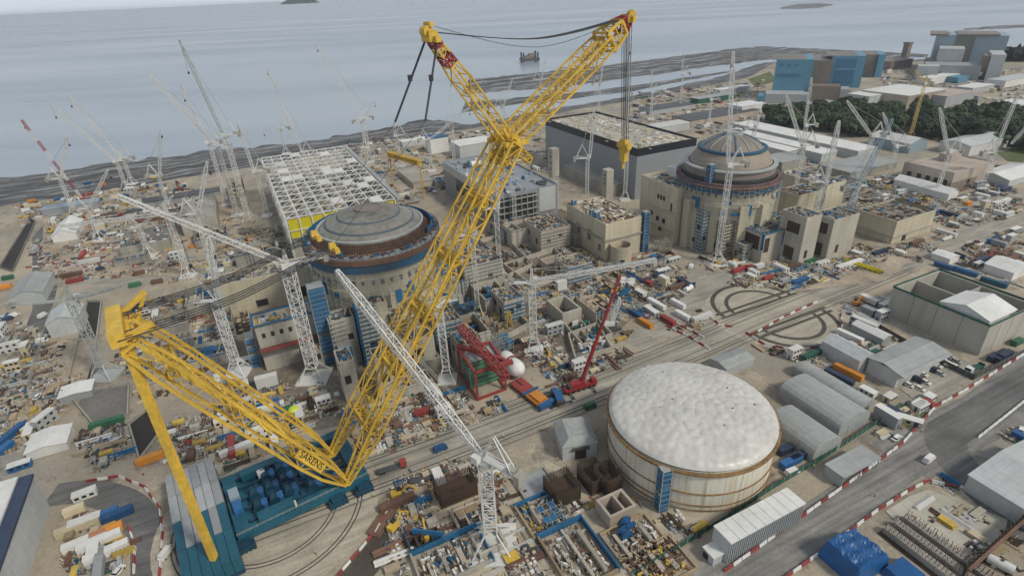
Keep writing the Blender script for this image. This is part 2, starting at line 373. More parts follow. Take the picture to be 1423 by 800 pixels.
def terrain(name,ed,sh,zs,zl,n=6):
    mb=MB(); m=len(ed); sub=6
    P=[]; Q=[]
    for i in range(m-1):
        for k in range(sub):
            t=k/sub
            P.append(G(ed[i][0]+(ed[i+1][0]-ed[i][0])*t,ed[i][1]+(ed[i+1][1]-ed[i][1])*t,zs)); Q.append(G(sh[i][0]+(sh[i+1][0]-sh[i][0])*t,sh[i][1]+(sh[i+1][1]-sh[i][1])*t,zl))
    for p,q in zip(P,Q):
        for j in range(n+1):
            t=j/n; x=p.lerp(q,t)
            jit=RN.uniform(-6,6) if j==0 else 0
            mb.v.append((x.x+jit*.4,x.y+jit,zs+(zl-zs)*t**1.5+(RN.uniform(-.4,.4) if 0<j<n else 0)))
    for i in range(len(P)-1):
        for j in range(n): mb.face([i*(n+1)+j,(i+1)*(n+1)+j,(i+1)*(n+1)+j+1,i*(n+1)+j+1])
    return struct(name,mb,FM)
FM=foremat()
terrain('foreshore',seaedge,shore,SEA-.6,-.1)
# outer reef with its own tongue of shallow water behind it
oe=[(652,109),(700,103),(760,97),(830,89),(900,81),(960,73),(1020,65),(1060,62),(1110,65),(1180,69),(1240,72),(1300,76)]
oi=[(640,135),(700,131),(760,127),(830,119),(900,110),(960,101),(1020,93),(1060,88),(1110,80),(1180,79),(1240,82),(1300,80)]
def bank(name,ed,inn,zt):
    mb=MB(); n=5; sub=6; m=len(ed); k=0
    for i in range(m-1):
        for q in range(sub):
            t=q/sub; a=G(ed[i][0]+(ed[i+1][0]-ed[i][0])*t,ed[i][1]+(ed[i+1][1]-ed[i][1])*t,SEA); b=G(inn[i][0]+(inn[i+1][0]-inn[i][0])*t,inn[i][1]+(inn[i+1][1]-inn[i][1])*t,SEA)
            for j in range(n+1):
                s=j/n; x=a.lerp(b,s); prof=math.sin(math.pi*min(1,max(0,s)))**.6
                mb.v.append((x.x,x.y+RN.uniform(-4,4),SEA-.5+(zt+.5)*prof+(RN.uniform(-.25,.25) if 0<j<n else -.3)))
            k+=1
    for i in range(k-1):
        for j in range(n): mb.face([i*(n+1)+j,(i+1)*(n+1)+j,(i+1)*(n+1)+j+1,i*(n+1)+j+1])
    return struct(name,mb,FM)
bank('outer_reef',oe,oi,.9)
bank('middle_reef',[(648,140),(720,134),(800,128),(880,118),(960,106),(1030,96)],[(640,160),(720,146),(800,138),(880,128),(960,112),(1030,98)],.8)
bank('far_mudbank',[(1085,10),(1110,5),(1140,4),(1160,6)],[(1085,13),(1110,14),(1140,12),(1160,7)],1.2)
bank('far_sandbank',[(1340,40),(1365,37),(1395,35),(1440,33)],[(1340,42),(1365,42),(1395,41),(1440,38)],1.2)
# island on the horizon
g=G(413,5.5,SEA); mb=MB(); rr=g.y*22/F
for i in range(25):
    a=i/24; h=g.y*5.2/F*(math.sin(math.pi*a)**.35)*(1+.15*math.sin(9*a))
    for y in (0,rr*.5,rr): mb.v.append((g.x-rr+2*rr*a,g.y+y,SEA-1+(h if y==rr*.5 else 0)))
for i in range(24):
    for j in range(2): mb.face([i*3+j,(i+1)*3+j,(i+1)*3+j+1,i*3+j+1])
struct('island',mb,M['leafd'])
# ---------------------------------------------------------------- roads and pads (sheets)
ZL=[.004]
def sheetpx(name,px,m,kind='structure'):
    mb=MB(); mb.sheet([(p.x,p.y) for p in (G(*q) for q in px)],ZL[0]); ZL[0]+=.006
    return struct(name,mb,m)
def ribbon(name,px,wd,m,z=None,curve=True,world=None):
    P=world or [G(*q) for q in px]; P=[Vector((p.x,p.y,0)) for p in P]
    if curve and len(P)>2:
        Q=[]
        for i in range(len(P)-1):
            p0=P[max(i-1,0)];p1=P[i];p2=P[i+1];p3=P[min(i+2,len(P)-1)]
            for k in range(8):
                t=k/8; Q.append(.5*((2*p1)+(p2-p0)*t+(2*p0-5*p1+4*p2-p3)*t*t+(3*p1-p0-3*p2+p3)*t**3))
        Q.append(P[-1]); P=Q
    mb=MB()
    if z is None: z=ZL[0]; ZL[0]+=.006
    for i,p in enumerate(P):
        d=(P[min(i+1,len(P)-1)]-P[max(i-1,0)]).normalized(); n=Vector((-d.y,d.x,0))
        ww=wd if not callable(wd) else wd(i/(len(P)-1))
        mb.v.append(tuple(p+n*ww/2+Vector((0,0,z)))); mb.v.append(tuple(p-n*ww/2+Vector((0,0,z))))
    for i in range(len(P)-1): mb.face([2*i+1,2*i+3,2*i+2,2*i])
    struct(name,mb,m); return P
ROADS=[]
def road(name,px,wd,m,**k):
    P=ribbon(name,px,wd,m,**k); ROADS.append((P,wd/2)); return P
RC=(-84.0,134.5)   # ring crane centre
u0,v0=UV(Vector((RC[0],RC[1],0)))
R2=(131.4,244.2); u2,v2=UV(Vector((R2[0],R2[1],0)))
haul=[W(-40,v0),W(60,v0+.2),W(160,(v0+v2)/2),W(u2,v2),W(330,v2+4),W(520,v2+8)]
sheetpx('works_road',[(0,545),(45,430),(45,330),(70,300),(95,330),(75,420),(60,470),(20,560),(-30,660)],M['asphalt'])
road('haul_road',None,19,M['roadconc'],world=haul)
road('cross_road',[(60,392),(200,388),(330,372),(420,350)],9,M['roadconc'])
road('link_road',[(880,480),(960,420),(1010,380)],13,M['roadconc'])
road('perimeter_road',[(960,830),(1060,778),(1200,680),(1290,618),(1423,520),(1560,425)],13,M['roadgrey'])
road('junction_apron',[(1250,640),(1310,605),(1370,575),(1423,545),(1500,500)],20,M['roadgrey'])
road('curved_road',[(1560,440),(1480,495),(1423,535),(1360,575),(1318,600),(1318,625),(1350,665),(1400,712),(1460,760)],13,M['asphalt'])
road('loop_road',[(70,688),(120,683),(175,700),(205,740),(210,800),(205,850)],11,M['asphalt'])
road('inner_track',[(380,560),(460,520),(560,470),(640,430)],7,M['padconc'])
road('far_road',[(1100,340),(1260,300),(1423,270)],10,M['roadconc'])
# ring pads
def disc(name,c,r0,r1,m,a0=0,a1=2*math.pi):
    mb=MB(); z=ZL[0]; ZL[0]+=.006; n=72; mb.lathe((c[0],c[1],z),[(r0,0),(r1,0)],n,0,a0,a1); return struct(name,mb,m)
disc('ring_crane_pad',RC,.01,35.5,M['padconc']); disc('circular_track_pad',R2,.01,33,M['padconc'])
for r in (20.6,21.9,28.6,29.9): disc('ring_rail',RC,r-.22,r+.22,M['railmark'])
for sg,a0 in ((1,A0),(-1,A0+math.pi)):
    cc=(R2[0]+V.x*8.5*sg,R2[1]+V.y*8.5*sg)
    for r0,r1 in ((15.4,17.4),(22.2,24.4)): disc('half_ring_rail',cc,r0,r1,M['railmark'],a0,a0+math.pi)
    for q in (0.3,4.2):
        p0=Vector((*cc,0))+V*sg*q; ribbon('half_ring_track',None,1.7,M['railmark'],world=[p0-U*26,p0+U*27],curve=False)
for o in (-8.2,-6.6,6.0,7.6):
    ribbon('straight_rail',None,.42,M['railmark'],world=[p+V*o for p in haul[:5]],curve=True)
for o in (-10.8,-3.4,3.2,10.6):
    ribbon('track_edge',None,.6,M['conc_dark'],world=[p+V*o for p in haul[:5]],curve=True)
sheetpx('foundation_floor',[(560,500),(600,400),(650,330),(780,290),(880,360),(900,420),(850,470),(770,495),(650,545),(560,560)],M['worn'])
sheetpx('reactor_apron',[(285,470),(300,390),(420,340),(600,400),(640,500),(560,570),(430,600),(330,560)],M['worn'])
sheetpx('pit_floor',[(560,800),(600,700),(690,660),(760,640),(860,690),(1000,715),(870,810)],M['palepad'])
sheetpx('rubble_bed',[(20,560),(70,470),(140,470),(110,560),(60,600)],M['rubblebed'])
sheetpx('store_bed',[(60,380),(60,300),(330,270),(360,350),(250,385)],M['rubblebed'])
sheetpx('laydown_bed',[(990,370),(1110,345),(1262,346),(1320,318),(1230,390),(1110,405)],M['rubblebed'])
sheetpx('car_park',[(1250,540),(1340,500),(1362,515),(1290,570)],M['roadconc'])
sheetpx('mud_patch',[(470,800),(505,755),(540,720),(562,712),(556,755),(520,800),(490,830)],M['railmark'])
sheetpx('white_slab',[(1230,710),(1262,690),(1290,680),(1400,722),(1395,745),(1340,790),(1290,770)],M['conc_new'])
sheetpx('excavation_floor',[(1330,352),(1400,345),(1440,355),(1440,372),(1370,372)],M['earth'])
sheetpx('grass_patch',[(1385,212),(1423,205),(1460,215),(1450,228),(1400,224)],M['grass'])
sheetpx('grass_field',[(1040,110),(1070,100),(1080,112),(1050,122)],M['grass'])
sheetpx('rough_grass',[(1255,590),(1290,562),(1300,566),(1265,598)],M['grass'])
# ================================================================ the yellow ring crane
KA=rad(33); KX=Vector((math.cos(KA),math.sin(KA),0)); KY=Vector((-math.sin(KA),math.cos(KA),0))
fN=G(487,668,6); fF=G(455,634,6); fM=(fN+fF)/2
sep=abs((fF-fN).dot(KY)); 
root=thing('ring_crane','giant yellow lattice boom ring crane on blue deck, tallest machine on the site','crane',(RC[0],RC[1],0))
OFF=(RC[0],RC[1],0)
def rp(n,mb,m,off=OFF,parent=root,label=None): return part(parent,n,mb,m,off,label)
junc=RP(704,196,fM,KA); head=RP(872,26,fM,KA); strut=RP(597,50,fM,KA); mhead=RP(176,462,fM,KA)
YM=[M['yellow'],M['yellow_pale']]
def leg(a,b,wa,wb,mid,step=6.5,ch=.62,br=.27,**k):
    mb=MB(); mb.lattice(a,b,wa,wb,step,ch,br,up=KX.cross((0,1,0)) if 0 else (0,0,1),mid=mid,mi=0,mib=0,**k); return mb
topN=junc-KY*4.0; topF=junc+KY*4.0
bN=fM-KY*sep/2; bF=fM+KY*sep/2
boom=rp('boom',MB().box(tuple(junc-Vector((0,0,1.4))),(3.4,8.4,2.6),KA),YM)
for a,b in ((bN,topN),(bF,topF)): rp('boom_leg',leg(a,b,1.6,4.2,4.6),YM)
mb=MB()
for t in (.16,.33,.5,.66,.83):
    p=bN.lerp(topN,t);q=bF.lerp(topF,t)
    rp('boom_brace',MB().lattice(p,q,2.6,2.6,3,.6,.35),YM)
for t0,t1 in ((.16,.33),(.33,.5)):
    rp('boom_brace',MB().bar(bN.lerp(topN,t0),bF.lerp(topF,t1),.5),YM)
# knuckle at the boom head
mb=MB(); d=(junc-fM).normalized()
mb.bar(junc-KY*6+d*1,junc+KY*6+d*1,1.3,cap=True); mb.bar(junc-d*6-KY*4.5,junc-d*6+KY*4.5,1.0,cap=True)
for s in (-1,1):
    mb.bar(junc-d*6+KY*4.5*s,junc+d*2-KY*3*s,.9); mb.bar(junc+KY*5*s-KX*4,junc+KY*5*s+KX*5,1.5,cap=True)
    mb.bar(junc+KY*3*s,junc+KY*3*s+Vector((0,0,5))-KX*3,1.0,cap=True)
mb.box(tuple(junc+d*1.0-Vector((0,0,1.2))),(3.6,7,2.6),KA); mb.lattice(junc-d*7-KY*3,junc-d*1+KX*5,3,3,2,.4,.25); mb.lattice(junc-d*7+KY*3,junc-d*1+KX*5,3,3,2,.4,.25)
e=junc+KX*9-Vector((0,0,8)); mb.lattice(junc,e,3.5,2,3,.4,.25)
rp('boom_knuckle',mb,YM)
# jib
jib=rp('jib',MB().lattice(junc+KY*2.6,junc.lerp(head,.80)+KY*2.6,4,4,5.5,.55,.26,mid=4.6).lattice(junc-KY*2.6,junc.lerp(head,.80)-KY*2.6,4,4,5.5,.55,.26,mid=4.6),YM)
rp('jib_end',MB().lattice(junc.lerp(head,.80),junc.lerp(head,.93),7,5,4,.8,.4),YM)
rp('jib_tip',MB().lattice(junc.lerp(head,.93),head,5,2.6,3,.7,.4),M['red'],label='red tip section of the jib')
jd=(head-junc).normalized()
rp('jib_head',MB().box(tuple(head-Vector((0,0,1.3))),(3.2,4,2.6),KA).bar(head-KY*3.6,head+KY*3.6,1.4,cap=True).tube(head+jd*2-KY*.8,head+jd*2+KY*.8,1.6,12),YM)
# strut
st1=junc.lerp(strut,.76)
rp('jib_strut',MB().lattice(junc,st1,3.2,5.0,5.5,.5,.25,mid=6.2,aspect=.6),YM)
rp('strut_tip',MB().lattice(st1,junc.lerp(strut,.84),4.8,4.4,4,.5,.25,aspect=.6).lattice(junc.lerp(strut,.92),strut,3.8,3,4,.55,.3,aspect=.6),M['red'],label='red banded upper section of the strut')
rp('strut_section',MB().lattice(junc.lerp(strut,.84),junc.lerp(strut,.92),4.4,3.8,4,.5,.25,aspect=.6),YM); sd=(strut-junc).normalized()
rp('strut_head',MB().box(tuple(strut-Vector((0,0,1.5))),(2.8,5,3),KA).bar(strut-KY*4.2-sd,strut+KY*4.2-sd,1.6,cap=True).tube(strut-KY*1.5+sd*1.5,strut+KY*1.5+sd*1.5,1.5,12).bar(strut+Vector((0,0,3))-KY*2,strut+Vector((0,0,3))+KY*2,1.2,cap=True),YM)
# mast
mN=mhead-KY*sep*.44; mF=mhead+KY*sep*.44
for a,b in ((bN,mN),(bF,mF)): rp('mast_leg',leg(a,b,1.4,3.8,5.8,step=10.5,ch=.74,br=.22,ra=2),YM)
mb=MB()
for t in (.3,.58,.84): rp('mast_brace',MB().lattice(bN.lerp(mN,t),bF.lerp(mF,t),2.2,2.2,3.4,.42,.22),YM)
for t0,t1 in ((.22,.42),(.42,.62),(.62,.84)): rp('mast_brace',MB().bar(bN.lerp(mN,t0),bF.lerp(mF,t1),.5),YM)
md=(mhead-fM).normalized()
mh=MB().bar(mN-KY*2+md*3,mF+KY*2+md*3,3.4,cap=True).bar(mN-KY*1,mF+KY*1,1.8,cap=True)
for s in (-1,1): mh.bar(mhead+KY*5.5*s-md*2,mhead+KY*5.5*s+md*3.5+Vector((0,0,1)),1.3,cap=True)
mh.bar(mF+md*2,mF+md*3+Vector((0,0,4))+KX*8,1.3,cap=True).bar(mF+md*-3,mF+md*3+Vector((0,0,4))+KX*8,.9)
mh.bar(mN+md*2,mN+md*1+KX*7+Vector((0,0,3)),1.3,cap=True)
rp('mast_head',mh,YM)
# lettering panel close to the mast foot
pc=bN.lerp(mN,.24); 
pl=MB(); axx=(mN-bN).normalized(); nn=(CAM-pc); nn=(nn-axx*nn.dot(axx)).normalized(); yy=nn.cross(axx)
def quadbox(mb,c,ax,ay,an,w,h,t):
    n=len(mb.v)
    for k in (-1,1):
        for i,j in ((-1,-1),(1,-1),(1,1),(-1,1)): mb.v.append(tuple(c+ax*(i*w/2)+ay*(j*h/2)+an*(k*t/2)))
    for q in ((3,2,1,0),(4,5,6,7),(0,1,5,4),(1,2,6,5),(2,3,7,6),(3,0,4,7)): mb.face([n+i for i in q])
    return mb
sgn=rp('sign_panel',quadbox(MB(),pc+nn*3.2,axx,yy,nn,12,3.4,.2),M['yellow'])
cu=bpy.data.curves.new('lettering','FONT'); cu.body='SARENS'; cu.size=2.9; cu.align_x='CENTER'; cu.align_y='CENTER'; cu.extrude=.04
to=bpy.data.objects.new('t',cu); C.objects.link(to); dg=bpy.context.evaluated_depsgraph_get(); dg.update(); tm=bpy.data.meshes.new_from_object(to.evaluated_get(dg)); bpy.data.objects.remove(to)
mx=-axx; my=nn.cross(mx); mw=Matrix(((mx.x,my.x,nn.x,0),(mx.y,my.y,nn.y,0),(mx.z,my.z,nn.z,0),(0,0,0,1)))
tm.transform(Matrix.Translation(pc+nn*3.36-Vector(OFF))@mw); tm.materials.clear(); tm.materials.append(M['black'])
o=bpy.data.objects.new('lettering',tm); C.objects.link(o); o.parent=sgn
# counterweight tie
cwf=G(298,776,8.5)
rp('mast_tie',MB().bar(mN+md*1,cwf,2.0,h=1.6,cap=True),YM)
# deck, in a frame turned with the crane
def K(x,y,z=0): return fM*1+KX*x+KY*y+Vector((0,0,z-6))
def KC(p): q=p-fM; return (q.dot(KX),q.dot(KY))
dk=MB()
def kb(mb,x0,y0,x1,y1,z0,z1,mi=0):
    c=K((x0+x1)/2,(y0+y1)/2,z0); mb.box((c.x,c.y,z0),(abs(x1-x0),abs(y1-y0),z1-z0),KA,mi)
xa,ya=KC(G(330,745,4)); xb,yb=KC(G(305,690,4)); xc,yc=KC(G(512,668,4)); 
X0=xa; X1=xc+1; Y0=(ya+yc)/2; Y1=Y0+29
kb(dk,X0,Y0,X1,Y0+3.2,2.2,5.2); kb(dk,X0,Y1-3.2,X1,Y1,2.2,5.2)
kb(dk,X1-4.5,Y0+3.2,X1,Y1-3.2,2.2,5.1); kb(dk,X0,Y0+3.2,X0+4,Y1-3.2,2.2,5.1)
kb(dk,X0+4,Y0+3.2,X1-16,Y1-3.2,2.8,4.2); kb(dk,X1-16,Y0+3.2,X1-14,Y1-3.2,2.4,4.9)
rp('deck',dk,M['teal'])
gl=MB()
for y in (Y0+3.6,Y0+9.4,Y0+14.5,Y0+20,Y1-4): kb(gl,X0+4.5,y,X1-5,y+.9,4.2,5.6)
for x in (X0+9,X0+15,X0+21): kb(gl,x,Y0+4.5,x+.8,Y1-4.5,4.21,5.3)
rp('deck_beam',gl,M['tealdark'])
hr=MB()
for ys in (Y0+.2,Y1-.2):
    for z in (5.8,6.3): hr.bar(K(X0,ys,z),K(X1,ys,z),.08)
    x=X0
    while x<X1: hr.bar(K(x,ys,5.2),K(x,ys,6.3),.08); x+=2
rp('handrail',hr,M['grey_steel'])
for i,(x,y) in enumerate([(X0+8,Y0+8),(X0+8,Y0+14),(X0+13,Y0+8),(X0+13,Y0+14),(X0+13,Y0+20),(X0+18,Y0+9),(X0+18,Y0+15),(X0+18,Y0+21),(X0+25,Y0+6),(X0+31,Y0+5),(X0+26,Y0+22)]):
    wm=MB(); a=K(x,y,6.4); 
    wm.tube(a-KY*1.6,a+KY*1.6,1.25,14); wm.tube(a-KY*1.9,a-KY*1.6,1.7,14); wm.tube(a+KY*1.6,a+KY*1.9,1.7,14)
    wo=rp('winch',wm,M['tealdark'])
    em=MB(); kb(em,x+1.2,y-1.6,x+3,y+1.6,4.3,6.8); part(wo,'winch_motor',em,M['blue'],OFF)
for x,y,lx,ly,h in [(X0+6,Y1-6.5,9,3,3),(X0+18,Y1-6.8,8,2.8,2.6),(X0+23,Y0+11,9,2.6,2.4),(X0+23,Y0+15,9,2.6,2.4),(X0+7,Y0+.6,11,3,2.6)]:
    pm=MB(); kb(pm,x,y,x+lx,y+ly,5.21,5.2+h); rp('power_pack',pm,M['teal'])
for x,y,lx,ly,h,mm in [(X0+11,Y1-8.5,2.4,2.4,2.6,'white'),(X0+16,Y0+1,2.6,1.6,1.5,'white'),(X0+30,Y0+15,2,1.4,1.3,'white'),(X0+1,Y0+15,3,5,2.0,'hinkpale'),(X0+1.2,Y0+9,2.6,5,1.8,'blue')]:
    pm=MB(); kb(pm,x,y,x+lx,y+ly,5.22,5.2+h); rp('control_box',pm,M[mm])
for x,y in ((X0+1,Y0-1),(X0+1,Y1+1),(X1-3,Y0-1),(X1-3,Y1+1),(X1-12,Y0-1),(X1-12,Y1+1)):
    bo=MB(); kb(bo,x-3,y-1.6,x+3,y+1.6,.5,2.3)
    for k in range(-2,3):
        c=K(x+k*1.3,y,.55); bo.tube(c-KY*1.7,c+KY*1.7,.5,10)
    kb(bo,x-2,y-1.2,x+2,y+1.2,2.31,3.6); rp('bogie',bo,M['tealdark'])
# counterweight tray and ballast boxes
q=[KC(G(*p,9)) for p in [(218,655),(262,800),(342,772),(300,640)]]
cx0=(q[0][0]+q[1][0])/2; cx1=(q[2][0]+q[3][0])/2; cy0=(q[1][1]+q[2][1])/2; cy1=(q[0][1]+q[3][1])/2
cx1=min(cx1,X0-.5)
tr=MB(); kb(tr,cx0,cy0,cx1,cy1,1.6,3.0); kb(tr,cx1,Y0+3,X0,Y0+6,2.4,4.4); kb(tr,cx1,Y1-6,X0,Y1-3,2.4,4.4); rp('ballast_tray',tr,M['tealdark'])
nx,ny=6,4
for i in range(nx):
    for j in range(ny):
        if i in (2,) and 0: continue
        dx=(cx1-cx0)/nx; dy=(cy1-cy0)/ny
        pale=(j>=2) or (j==1 and i in (1,2,4))
        bm=MB(); x0=cx0+i*dx+.06;y0=cy0+j*dy+.1
        top=9.0-.5*((i*3+j)%2) if pale else 8.8
        kb(bm,x0,y0,x0+dx-.12,y0+dy-.2,3.02,top)
        if pale:
            for k in range(4): kb(bm,x0+.15,y0+.4+k*(dy-1)/3.2,x0+dx-.3,y0+.6+k*(dy-1)/3.2,top,top+.15)
        rp('ballast_container',bm,M['cabin_grey'] if pale else M['teal'],label='grey steel ballast container' if pale else 'teal painted ballast container')
# ropes
def rope(mb,P,n=16,r=.2):
    Q=[]
    for i in range(len(P)-1):
        p0=P[max(i-1,0)];p1=P[i];p2=P[i+1];p3=P[min(i+2,len(P)-1)]
        for k in range(n):
            t=k/n; Q.append(.5*((2*p1)+(p2-p0)*t+(2*p0-5*p1+4*p2-p3)*t*t+(3*p1-p0-3*p2+p3)*t**3))
    Q.append(P[-1])
    for a,b in zip(Q,Q[1:]): mb.bar(a,b,r)
    return mb
rm=MB()
def sag(a,b,s): m=a.lerp(b,.5)-Vector((0,0,s)); return [a,m,b]
for k in (-1.5,-.5,.5,1.5): rope(rm,sag(strut+KY*k+Vector((0,0,1)),head+KY*k+Vector((0,0,.5)),4.2),20,.28)
rope(rm,sag(strut+KY*2.4+Vector((0,0,3)),head-KY*2+Vector((0,0,1)),8),20,.15)
rp('pendant_rope',rm,M['cable'])
y1=RP(437,326,fM+KY*4,KA); y2=RP(462,343,fM-KY*4,KA)
n1=RP(549,170,fM+KY*4,KA); n2=RP(591,168,fM-KY*4,KA)
bk=MB()
for yb_,mm_,nn_,s in ((y1,mF,n1,1),(y2,mN,n2,-1)):
    for k in (-2.1,-.7,.7,2.1): rope(bk,[mm_+KY*k+md*3,yb_.lerp(mm_,.5)+KY*k-Vector((0,0,1.2)),yb_+KY*k*.8],12,.24)
    sh_=strut+KY*3.6*s-sd
    for k in (-.35,.35): bk.bar(sh_+KY*k,nn_+KY*k,.26)
    bk.bar(nn_,yb_,.1)
    bk.box(tuple(sh_.lerp(nn_,.5)),(1.2,1.2,1.6)); 
rp('backstay_rope',bk,M['cable'])
for p in (y1,y2): rp('equaliser_block',MB().box(tuple(p-Vector((0,0,1))),(2.4,1.8,2.2),KA,0,.7).box(tuple(p+Vector((1.0,0,-1.9))),(1.3,1.9,1.4),KA),M['yellow'])
hk=RP(856,212,head,KA)
hp=Vector((head.x+1.2,head.y+.5,hk.z))
hr_=MB()
for k in (-1.6,-.6,.6,1.6):
    for x in (0,1.6): hr_.bar(head+KY*k+KX*(x-1),hp+KY*k*.8+KX*(x*.7-.5)+Vector((0,0,4)),.17)
rp('hoist_rope',hr_,M['cable'])
rp('hook_block',MB().box(tuple(hp),(2.6,3.4,4.4),KA,0,.8).box(tuple(hp-Vector((0,0,4))),(2,2.6,4),KA,0).tube(hp+Vector((0,0,2))-KY*2.8,hp+Vector((0,0,2))+KY*2.8,1.4,12).bar(hp-Vector((0,0,4)),hp-Vector((0,0,7)),.9,cap=True),M['yellow'])

# ================================================================ tower cranes
def tower_crane(label,base,topy,tip=None,az=0.0,m='white_steel',w=2.3,z0=0,kind='luff',foot=True,h=None,cj=10,tip2=None,group=None,cat='tower crane',hook=25,stepm=2.6,jm=None,legs=5.5,tipz=None,sheath=None):
    b=G(*base,z0); H_=h if h else HT(base,topy,z0); H_-=z0
    rt=thing('tower_crane',label,cat,tuple(b),0,group); mm=M[m]; jm=M[jm] if jm else mm
    T=Vector((b.x,b.y,z0+H_)); off=tuple(b)
    if foot:
        fm=MB()
        for s,t in ((-1,-1),(1,-1),(1,1),(-1,1)):
            fm.bar(b+Vector((s*legs/2*1.3,t*legs/2*1.3,0)),b+Vector((s*w/2,t*w/2,7)),.4); fm.bar(b+Vector((s*legs/2*1.3,t*legs/2*1.3,.3)),b+Vector((s*legs/2*1.3*(1 if t*s<0 else -1),t*legs/2*1.3*(-1 if t*s<0 else 1),.3)),.5)
        fm.box((b.x,b.y,z0),(legs*1.5,legs*1.5,.8))
        part(rt,'base_frame',fm,mm,off)
    zb=z0+(6 if foot else 0)
    part(rt,'mast',MB().lattice(Vector((b.x,b.y,zb)),T,w,w,stepm,.34 if w>=3 else .24,.19 if w>=3 else .13,up=(0,1,0)),mm,off)
    part(rt,'slewing_ring',MB().tube(T-Vector((0,0,.6)),T+Vector((0,0,1)),w*.75,14),M['grey_steel'],off)
    if tip is None: return rt
    if tipz is not None: J=G(tip[0],tip[1],tipz)
    else: J=RP(tip[0],tip[1],T,rad(az))
    d=Vector((J.x-T.x,J.y-T.y,0)); 
    dl=d.length; d=d/dl if dl>.5 else Vector((1,0,0)); sd_=Vector((-d.y,d.x,0))
    part(rt,'operator_cab',MB().box(tuple(T+sd_*2.2+d*1.2+Vector((0,0,.4))),(2.4,1.8,2.4),math.atan2(d.y,d.x)),M['cabin_white'],off)
    jr=T+Vector((0,0,1.6))
    if kind=='luff':
        J0=jr+d*1.5
        part(rt,'jib',MB().lattice(J0,J,1.2,.9,2.6,.3 if w>=3 else .22,.17 if w>=3 else .12,mid=2.0 if w>=3 else 1.7),jm,off)
        ap=T-d*4+Vector((0,0,11))
        af=MB()
        for s in (-1,1): af.bar(T+sd_*s*1.1+d*1+Vector((0,0,1)),ap+sd_*.3*s,.34); af.bar(T-d*cj*.85+sd_*s*1.1+Vector((0,0,1)),ap+sd_*.3*s,.3)
        for t in (.3,.6): af.bar(T.lerp(ap,t)+sd_*.9*(1-t*.6),T.lerp(ap,t)-sd_*.9*(1-t*.6),.2)
        part(rt,'a_frame',af,mm,off)
        pr=MB(); q=J0.lerp(J,.93)
        for s in (-.4,.4): pr.bar(ap+sd_*s,q+sd_*s*.5,.10)
        part(rt,'pendant',pr,M['grey_steel'],off)
    else:
        dn=(J-jr).normalized()
        part(rt,'jib',MB().lattice(jr,J,1.9,1.2,2.4,.3 if w>=3 else .24,.17 if w>=3 else .13),jm,off)
        ap=T+Vector((0,0,8))
        part(rt,'a_frame',MB().lattice(T+Vector((0,0,1)),ap,1.8,.5,2.2,.26,.16,up=(0,1,0)),mm,off)
        pr=MB()
        for t in (.4,.85): pr.bar(ap,jr.lerp(J,t)+Vector((0,0,.8)),.14)
        pr.bar(ap,T-d*cj*.9+Vector((0,0,1.6)),.14)
        part(rt,'pendant',pr,M['grey_steel'],off)
    part(rt,'counter_jib',MB().box(tuple(T-d*(cj/2)+Vector((0,0,1))),(cj,2.2,.5),math.atan2(d.y,d.x)).bar(T+sd_*1.1+Vector((0,0,2.4)),T-d*cj+sd_*1.1+Vector((0,0,2.4)),.12).bar(T-sd_*1.1+Vector((0,0,2.4)),T-d*cj-sd_*1.1+Vector((0,0,2.4)),.12),mm,off)
    part(rt,'counterweight',MB().box(tuple(T-d*(cj-.8)+Vector((0,0,-.8))),(1.8,3.0,3.4),math.atan2(d.y,d.x)).box(tuple(T-d*(cj-3.2)+Vector((0,0,1.51))),(2.2,1.8,1.6),math.atan2(d.y,d.x)),M['conc'] if m!='yellow' else M['yellow'],off)
    if hook:
        q=J if kind=='luff' else jr.lerp(J,.7)
        hm=MB(); hm.bar(q,q-Vector((0,0,hook)),.10); hm.box(tuple(q-Vector((0,0,hook+1.4))),(.9,.9,1.5)); part(rt,'hook_line',hm,M['cable'],off)
    return rt
TC=tower_crane
TC('big white tower crane in front of the left reactor, beside its tall blue scaffold',(438,524),372,(163,272),28,w=4.2,kind='flat',legs=9,cj=16,stepm=3.4,hook=18)
TC('grey flat top tower crane standing in the black trench at the left',(148,522),420,(170,397),5,m='grey_steel',w=3.0,kind='flat',legs=8,cj=26,hook=0)
TC('white luffing tower crane in the foreground pits, jib crossing the yellow boom',(684,758),640,(468,376),140,w=3.6,legs=10,cj=13,stepm=3.,hook=0)
TC('slim white tower crane with jib almost upright in front of the right reactor',(996,366),232,(1019,72),0,w=2.6,legs=8,hook=6)
TC('white crane mast half hidden behind the lower yellow boom',(622,528),424,(560,440),20,w=2.8,kind='flat',hook=12)
TC('white tower crane with blue foot hoarding above the central trenches',(742,488),396,(912,361),-5,w=3.0,kind='flat',legs=6,cj=12,hook=14)
TC('white tower crane between yellow boom and grey framed building',(695,385),292,(688,212),10,w=2.4,hook=8)
TC('pale tower crane standing against the grey framed building corner',(716,322),212,(700,150),0,w=2.2,hook=10)
TC('white tower crane in front of the hook block by the black banded hall',(868,278),205,(876,60),0,w=2.4,hook=6)
TC('white tower crane right of the right reactor, jib raised over the wood',(1110,228),176,(1128,108),0,w=2.6,hook=6)
TC('white luffing crane before the wood, middle of three on the right',(1195,258),190,(1177,140),0,w=2.4,hook=6)
TC('short white luffing crane beside the low pinkish concrete building',(1234,246),205,(1227,157),0,w=2.6,hook=5)
TC('white luffing crane on the far right with long jib leaning out over the wood',(1362,262),214,(1420,118),10,w=2.6,hook=6)
TC('yellow tower crane standing in front of the wood',(1264,192),118,(1272,98),0,m='yellow_pale',w=2.2,kind='flat',cj=8,hook=0)
TC('grey tower crane leaning its jib right of the cream low building',(1172,333),262,(1240,165),10,m='hinkpale',w=3.2,hook=8)
